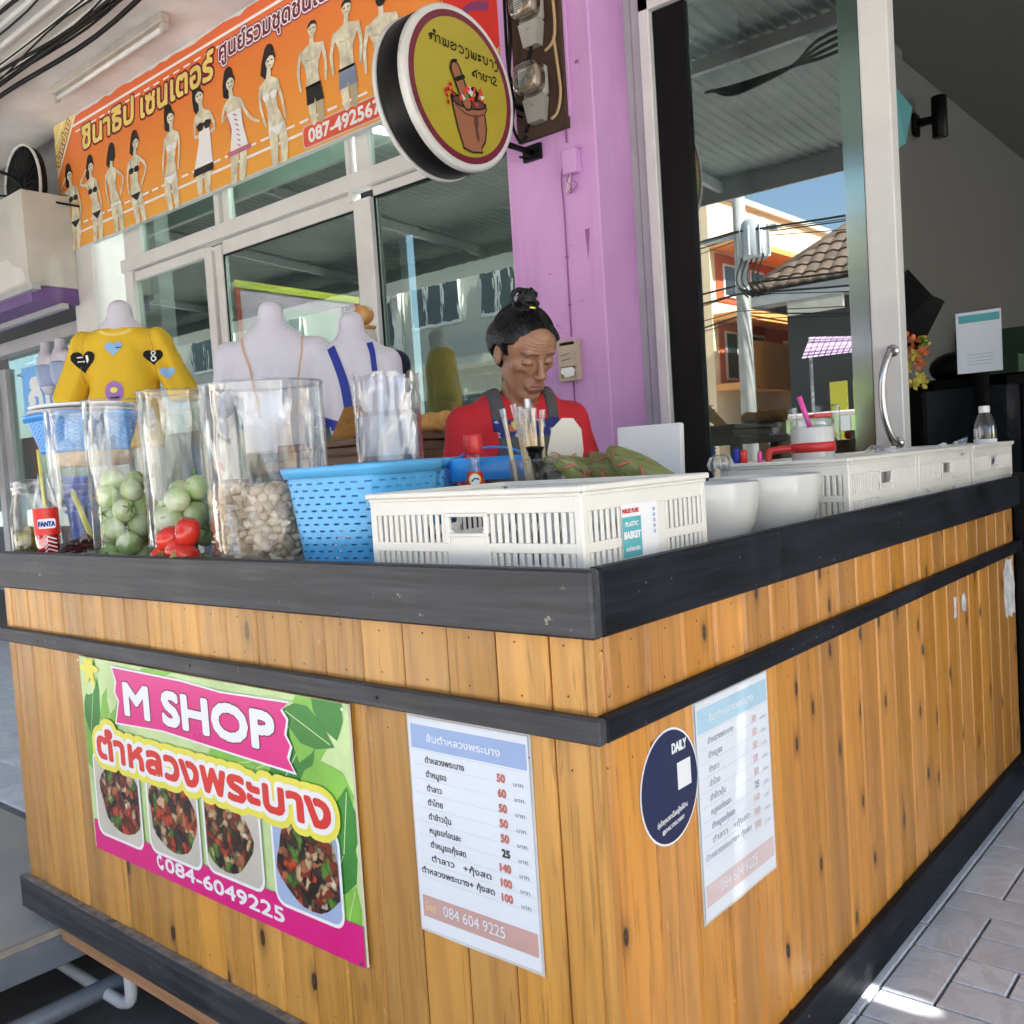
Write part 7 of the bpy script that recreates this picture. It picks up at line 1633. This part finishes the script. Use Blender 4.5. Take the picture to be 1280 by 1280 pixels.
s.F = np.maximum(s.F, (-dn).astype(np.float32)); s.F = np.maximum(s.F, (.84 - gz).astype(np.float32) * np.ones_like(s.F))
arm_cut = np.where(np.abs(gx) > .17, 1.085 - gz, -1); s.F = np.maximum(s.F, arm_cut.astype(np.float32))
sdf_obj('t_shirt', [s.mesh()], 'tshirt_red', wm)
# collar ring
b = B(); pts = []
# apron bib + straps = a thin layer over the shirt
s2 = SDF((-.33, -.19, .80), (.33, .20, 1.43), .005); F0 = shirtF - .0055
xs_ = np.abs(gx); bib = np.maximum(np.maximum(xs_ - (.088 + .45 * np.clip(1.25 - gz, 0, .2)), gz - 1.322), -(gy - .0))
sx_c = .092 + .05 * (gz - 1.3)
strap = np.maximum(np.maximum(np.abs(xs_ - .080) - .019, -(gz - 1.29)), -(gy + .12))
s2.F = np.maximum(F0, np.minimum(bib, strap)).astype(np.float32)
def apron_col(V):
    c = np.tile(np.array([.075, .070, .072]), (len(V), 1)); band_ = ((V[:, 2] < 1.324) & (V[:, 2] > 1.275) & (V[:, 1] > 0) & (np.abs(V[:, 0]) < .125)) | ((V[:, 2] < 1.12) & (np.abs(V[:, 0]) < .15) & (V[:, 1] > 0)); c[band_] = (.018, .022, .14)
    r3 = np.random.default_rng(2); pts = r3.uniform([-.11, 1.0], [.11, 1.33], (60, 2))
    for p in pts:
        d_ = np.hypot(V[:, 0] - p[0], V[:, 2] - p[1]); k_ = (d_ < .0045) & band_; c[k_] = (.5, .5, .6)
    for (px, pz, cc) in ((.05, 1.30, (.45, .10, .05)), (.038, 1.308, (.6, .5, .15)), (-.07, 1.285, (.35, .45, .55))):
        k_ = (np.hypot(V[:, 0] - px, V[:, 2] - pz) < .012) & band_; c[k_] = cc
    return c
sdf_obj('apron', [s2.mesh()], 'apron', wm, apron_col)
s = SDF((-.24, -.17, .03), (.24, .17, .97), .012); s.ell((0, -.005, .87), (.168, .118, .13), .05)
for sx in (-1, 1): s.cap((sx * .088, 0, .82), (sx * .095, .01, .08), .088, .058, .03)
s.F = np.maximum(s.F, .07 - s.grid()[2]); sdf_obj('trousers', [s.mesh()], 'trousers', wm)

# ================= ACROSS THE STREET (seen reflected in the glass) =================
hs = thing('tiled_house', 'low house with brown tiled hip roof across the street, reflected in the door', 'house', (-2, -12, 0))
def hb(nm, b, m): o = b.build(nm, m, hs); o.location = (2, 12, 0); return o
ex0, ex1, ey0, ez, sl = -7.05, 4.0, -9.95, 3.92, .80
b = B(); b.box(-6.6, 3.6, -16, -10.6, GZ, 3.75); hb('wall', b, 'dark_wall')
b = B(); b.box(ex0, ex1, ey0 - .02, ey0 + .03, ez - .24, ez - .02); b.box(ex0 - .03, ex0 + .02, -17, ey0, ez - .24, ez - .02); b.box(ex0 + .05, ex1, -10.7, ey0, ez - .20, ez - .17); hb('fascia', b, 'alu_grey')
b = B(); h = 3.0
b.add([(ex0, ey0, ez), (ex1, ey0, ez), (ex1 - h, ey0 - h, ez + h * sl), (ex0 + h, ey0 - h, ez + h * sl), (ex0, ey0 - 2 * h, ez), (ex1, ey0 - 2 * h, ez)], [(0, 1, 2, 3), (4, 0, 3), (1, 5, 2), (5, 4, 3, 2)]); hb('roof', b, 'roof_tile')
tm_ = None; TW, TL = .24, .30; nrm = math.atan(sl)
b = B(); n_ = 8; vs = []
for j, (yy, zz) in enumerate(((0, .055), (TL * 1.04, .022))):
    for k in range(n_ + 1): f_ = k / n_; vs.append((f_ * TW, yy, zz + .035 * math.sin(f_ * math.pi) - .0))
for k in range(n_ + 1): f_ = k / n_; vs.append((f_ * TW, 0, .02 + .035 * math.sin(f_ * math.pi)))
b.add(vs, [(k, k + 1, n_ + 2 + k, n_ + 1 + k) for k in range(n_)], 0, True); b.add([vs[k] for k in list(range(n_ + 1)) + list(range(2 * n_ + 2, 3 * n_ + 3))], [(k + n_ + 1, k + n_ + 2, k + 1, k) for k in range(n_)])
tme = b.build('roof_tile', 'roof_tile', hs); first = True
for r_ in range(11):
    dn_ = r_ * TL * math.cos(nrm)
    for k in range(18):
        x_ = ex0 + k * TW
        if x_ < ex0 + dn_ - .12: continue
        o = tme if first else tme.copy()
        if not first: COL.objects.link(o)
        first = False
        o.location = (x_ + 2, ey0 - dn_ + 12, ez + dn_ * sl); o.rotation_euler = (-(nrm), 0, 0); o.rotation_euler = Matrix(((1, 0, 0), (0, -math.cos(nrm), math.sin(nrm)), (0, math.sin(nrm), math.cos(nrm)))).to_euler() if False else (nrm, 0, 0)
        o.scale = (1, -1, 1)
        o.rotation_euler = (-nrm, 0, 0)
b = B(); b.tube([(ex0 - .02, ey0 + .02, ez + .03), (ex0 + h, ey0 - h, ez + h * sl + .04)], .07, 8); hb('hip_cap', b, 'roof_tile')
b = B(); b.bev(-6.3, -5.3, -9.99, -9.93, 3.42, 3.68, .01); hb('sign_plate', b, 'sign_cream')
b = B()
for k in range(26):
    x_ = -5.9 + k * .1; b.add([(x_, -9.9, 3.0 - k * .012), (x_ + .098, -9.9, 3.0 - k * .012), (x_ + .09, -9.5, 2.62), (x_ + .008, -9.5, 2.62)], [(0, 1, 2, 3)])
tag(b.build('fringed_awning', 'pink_fringe'), 'pale pink fringed shop awning under the tiled roof, reflected in the door', 'awning')
b = B(); b.tube([(-5.9, -9.9, GZ), (-5.9, -9.9, 3.0)], .03, 6); b.tube([(-3.3, -9.9, GZ), (-3.3, -9.9, 3.0)], .03, 6); tag(b.build('awning_post', 'alu_grey'), 'thin grey posts holding the pink fringed awning', 'posts')
for k, (x_, m_, l_) in enumerate([(-5.6, 'yellow_print', 'yellow display panel under the pink fringed awning, left'), (-5.2, 'yellow_print', 'yellow display panel under the pink fringed awning, middle'), (-4.75, 'cloth_green', 'dark display panel under the pink fringed awning, right')]):
    b = B(); b.bev(x_, x_ + .3, -9.95, -9.9, 1.0, 2.2, .01); tag(b.build('advert_board', m_), l_, 'panel', 'panels under the awning')
st_ = thing('street_stall', 'street stall with striped mint and pink canopy across the road, reflected in the door', 'stall', (-4.4, -8.2, GZ))
b = B(); b.bev(-1.0, 1.3, -.5, .5, 1.9, 1.98, .02); b.build('canopy_top', 'r_pink', st_); b = B()
for k in range(14): b.box(-1.0 + k * .165, -.85 + k * .165, .50, .52, 1.68, 1.9, k % 2)
b.build('valance', ['leaf_pale', 'white_paint'], st_); b = B(); b.bev(-.95, 1.2, -.4, .4, .4, 1.0, .02); b.build('counter', 'paper_b', st_)
for sx in (-.95, 1.25):
    for sy in (-.45, .45): b = B(); b.tube([(sx, sy, 0), (sx, sy, 1.9)], .02, 6); b.build('post', 'steel', st_)
ob = thing('orange_building', 'orange and cream three storey building with balconies, reflected in the door', 'building', (-10, -14, 0))
def obb(nm, b, m): o = b.build(nm, m, ob); o.location = (10, 14, 0); return o
b = B(); b.box(-12, -8.0, -22, -10.4, GZ, 6.0); obb('wall', b, 'wall_cream')
b = B()
for (z0, z1) in ((2.35, 3.30), (3.68, 4.25)): b.box(-8.0, -7.45, -16, -10.42, z0 - .06, z0 + .06); b.box(-7.5, -7.42, -16, -10.42, z0, z1 - .1)
b.box(-8.0, -7.4, -16, -10.4, 4.98, 5.08); obb('balcony', b, 'wall_orange')
b = B(); b.box(-7.99, -7.985, -16, -10.5, 3.36, 3.66) if False else None
b.box(-7.995, -7.98, -15.9, -10.6, 2.45, 3.62); b.box(-7.995, -7.98, -15.9, -10.6, 4.0, 4.92); obb('recess', b, 'wall_red')
for (y0, y1, z0, z1) in [(-11.3, -10.8, 2.5, 3.45), (-12.5, -11.9, 2.5, 3.45), (-11.35, -10.85, 4.1, 4.75), (-12.6, -12.0, 4.1, 4.75), (-14, -13.4, 4.1, 4.75), (-14, -13.4, 2.5, 3.4)]:
    b = B(); b.bev(-7.985, -7.95, y0, y1, z0, z1, .01); f_ = obb('window', b, 'alu'); b = B(); b.box(-7.95, -7.945, y0 + .05, y1 - .05, z0 + .05, z1 - .05); g_ = b.build('pane', 'dark_glass', f_)
for (x0, x1, z0, z1) in [(-11.4, -10.4, 2.6, 3.6), (-9.9, -8.9, 2.6, 3.6), (-11.4, -10.4, 4.3, 5.3), (-9.9, -8.9, 4.3, 5.3)]:
    b = B(); b.bev(x0, x1, -10.4, -10.37, z0, z1, .01); f_ = obb('window', b, 'alu'); b = B(); b.box(x0 + .05, x1 - .05, -10.369, -10.364, z0 + .05, z1 - .05); b.build('pane', 'dark_glass', f_)
b = B(); b.box(-12.1, -7.9, -22, -10.3, 6.0, 6.12); obb('parapet', b, 'wall_white')
wb2 = thing('white_building', 'plain white building beyond the utility pole, reflected in the door', 'building', (-10, -19, 0))
b = B(); b.box(-3, 1.0, -4, 1.5, GZ, 6.3); b.build('wall', 'wall_white', wb2); b = B(); b.box(-3.05, 1.05, -4, 1.55, 6.3, 6.42); b.build('parapet', 'alu', wb2)
up = thing('utility_pole', 'concrete utility pole with grey transformer, reflected in the glass door', 'pole', (-8.0, -13.0, 0) if False else (-6.95, -9.6, GZ))
b = B(); b.tube([(0, 0, 0), (0, 0, 8.6)], [.15, .09], 10); b.build('pole', 'concrete', up)
b = B(); b.box(-.9, .9, -.06, .06, 7.3, 7.42); b.box(-.7, .7, -.06, .06, 5.2, 5.3); b.build('cross_arm', 'alu_grey', up)
b = B(); b.lathe([(.20, 0), (.22, .03), (.22, .62), (.18, .68)], (.32, .1, 4.75), 18)
for k in range(8): a = k * .785; b.box(-.012, .012, .21, .27, .05, .55, 0, Matrix.Translation((.32, .1, 4.75)) @ Matrix.Rotation(a, 4, 'Z'))
b.build('transformer', 'alu_grey', up)
b = B()
for k in range(5): b.lathe([(.03, 0), (.05, .02), (.03, .04), (.05, .06), (.03, .08), (.05, .10), (.02, .12)], (-.8 + k * .4, 0, 7.42), 10)
b.build('insulator', 'white_gloss', up)
b = B()
for k in range(5): x_ = .12 + k * .1; b.tube(smooth_path([(x_, .2, 4.8), (x_ - .08, .3, 4.4), (x_ + .1, .25, 4.1), (0, .15, 4.3)], 5), .014, 5)
b.build('drop_cable', 'cable_black', up)
b = B()
for k in range(13):
    y_ = -9.6 + W.uniform(-.3, .3); z_ = GZ + W.choice([7.5, 7.45, 5.3, 5.25, 4.6, 4.4, 4.2, 4.0, 3.9, 3.8]); r_ = W.choice([.010, .014, .022])
    for (xa, xb) in ((-26, -6.95), (-6.95, 12)): b.tube([(xa + (xb - xa) * t_, y_, z_ - (.9 + .12 * k) * 4 * t_ * (1 - t_) * .35) for t_ in [i / 12 for i in range(13)]], r_, 4, 0, False, False)
tag(b.build('street_wires', 'cable_black'), 'bundle of drooping street wires across the road, reflected in the glass', 'wires', None, 'stuff')
wc = thing('white_shophouse', 'white shophouse with sliding windows and a dish, reflected in the left window', 'building', (-15, -8, 0))
def wcb(nm, b, m, p=None): o = b.build(nm, m, p or wc); o.location = (15, 8, 0) if p is None else (0, 0, 0); return o
b = B(); b.box(-26, -9.2, -10.2, -8.2, GZ, 5.9); b.box(-26, -9.2, -8.2, -7.6, 3.15, 3.3); wcb('wall', b, 'wall_white')
b = B(); b.box(-26, -9.2, -8.0, -7.2, 5.5, 5.62); b.box(-14.35, -14.22, -8.2, -8.05, 3.3, 5.5); wcb('ledge', b, 'alu')
b = B(); b.box(-16.2, -14.5, -8.2, -8.19, 3.9, 5.2); wcb('dark_opening', b, 'dark_wall')
for (x0, x1) in ((-13.9, -12.5), (-11.9, -10.6), (-19.5, -17.6), (-22.5, -20.5)):
    b = B(); b.bev(x0, x1, -8.2, -8.14, 4.1, 5.0, .01); f_ = wcb('window', b, 'alu')
    for i in range(3): b = B(); w_ = (x1 - x0) / 3; b.box(x0 + w_ * i + .05, x0 + w_ * (i + 1) - .03, -8.139, -8.132, 4.16, 4.94); b.build('pane', 'dark_glass', f_)
b = B(); b.box(-26, -9.2, -8.19, -8.18, GZ, 2.6); wcb('shopfront', b, 'dark_wall')
ds = thing('satellite_dish', 'pale round satellite dish on the white shophouse, reflected in the window', 'dish', (-14.35, -7.95, 5.0))
b = B(); b.lathe([(.02, 0), (.25, .03), (.42, .10), (.45, .13)], (0, 0, 0), 26, 0, None, Matrix.Rotation(R(-65), 4, 'X')); b.build('dish', 'white_gloss', ds); b = B(); b.tube([(0, 0, 0), (0, .35, .12)], .012, 5); b.tube([(0, -.1, -.6), (0, 0, 0)], .03, 6); b.build('arm', 'alu_grey', ds)
print('objects', len(bpy.data.objects), 'tris', sum(len(o.data.polygons) for o in bpy.data.objects if o.type == 'MESH'))
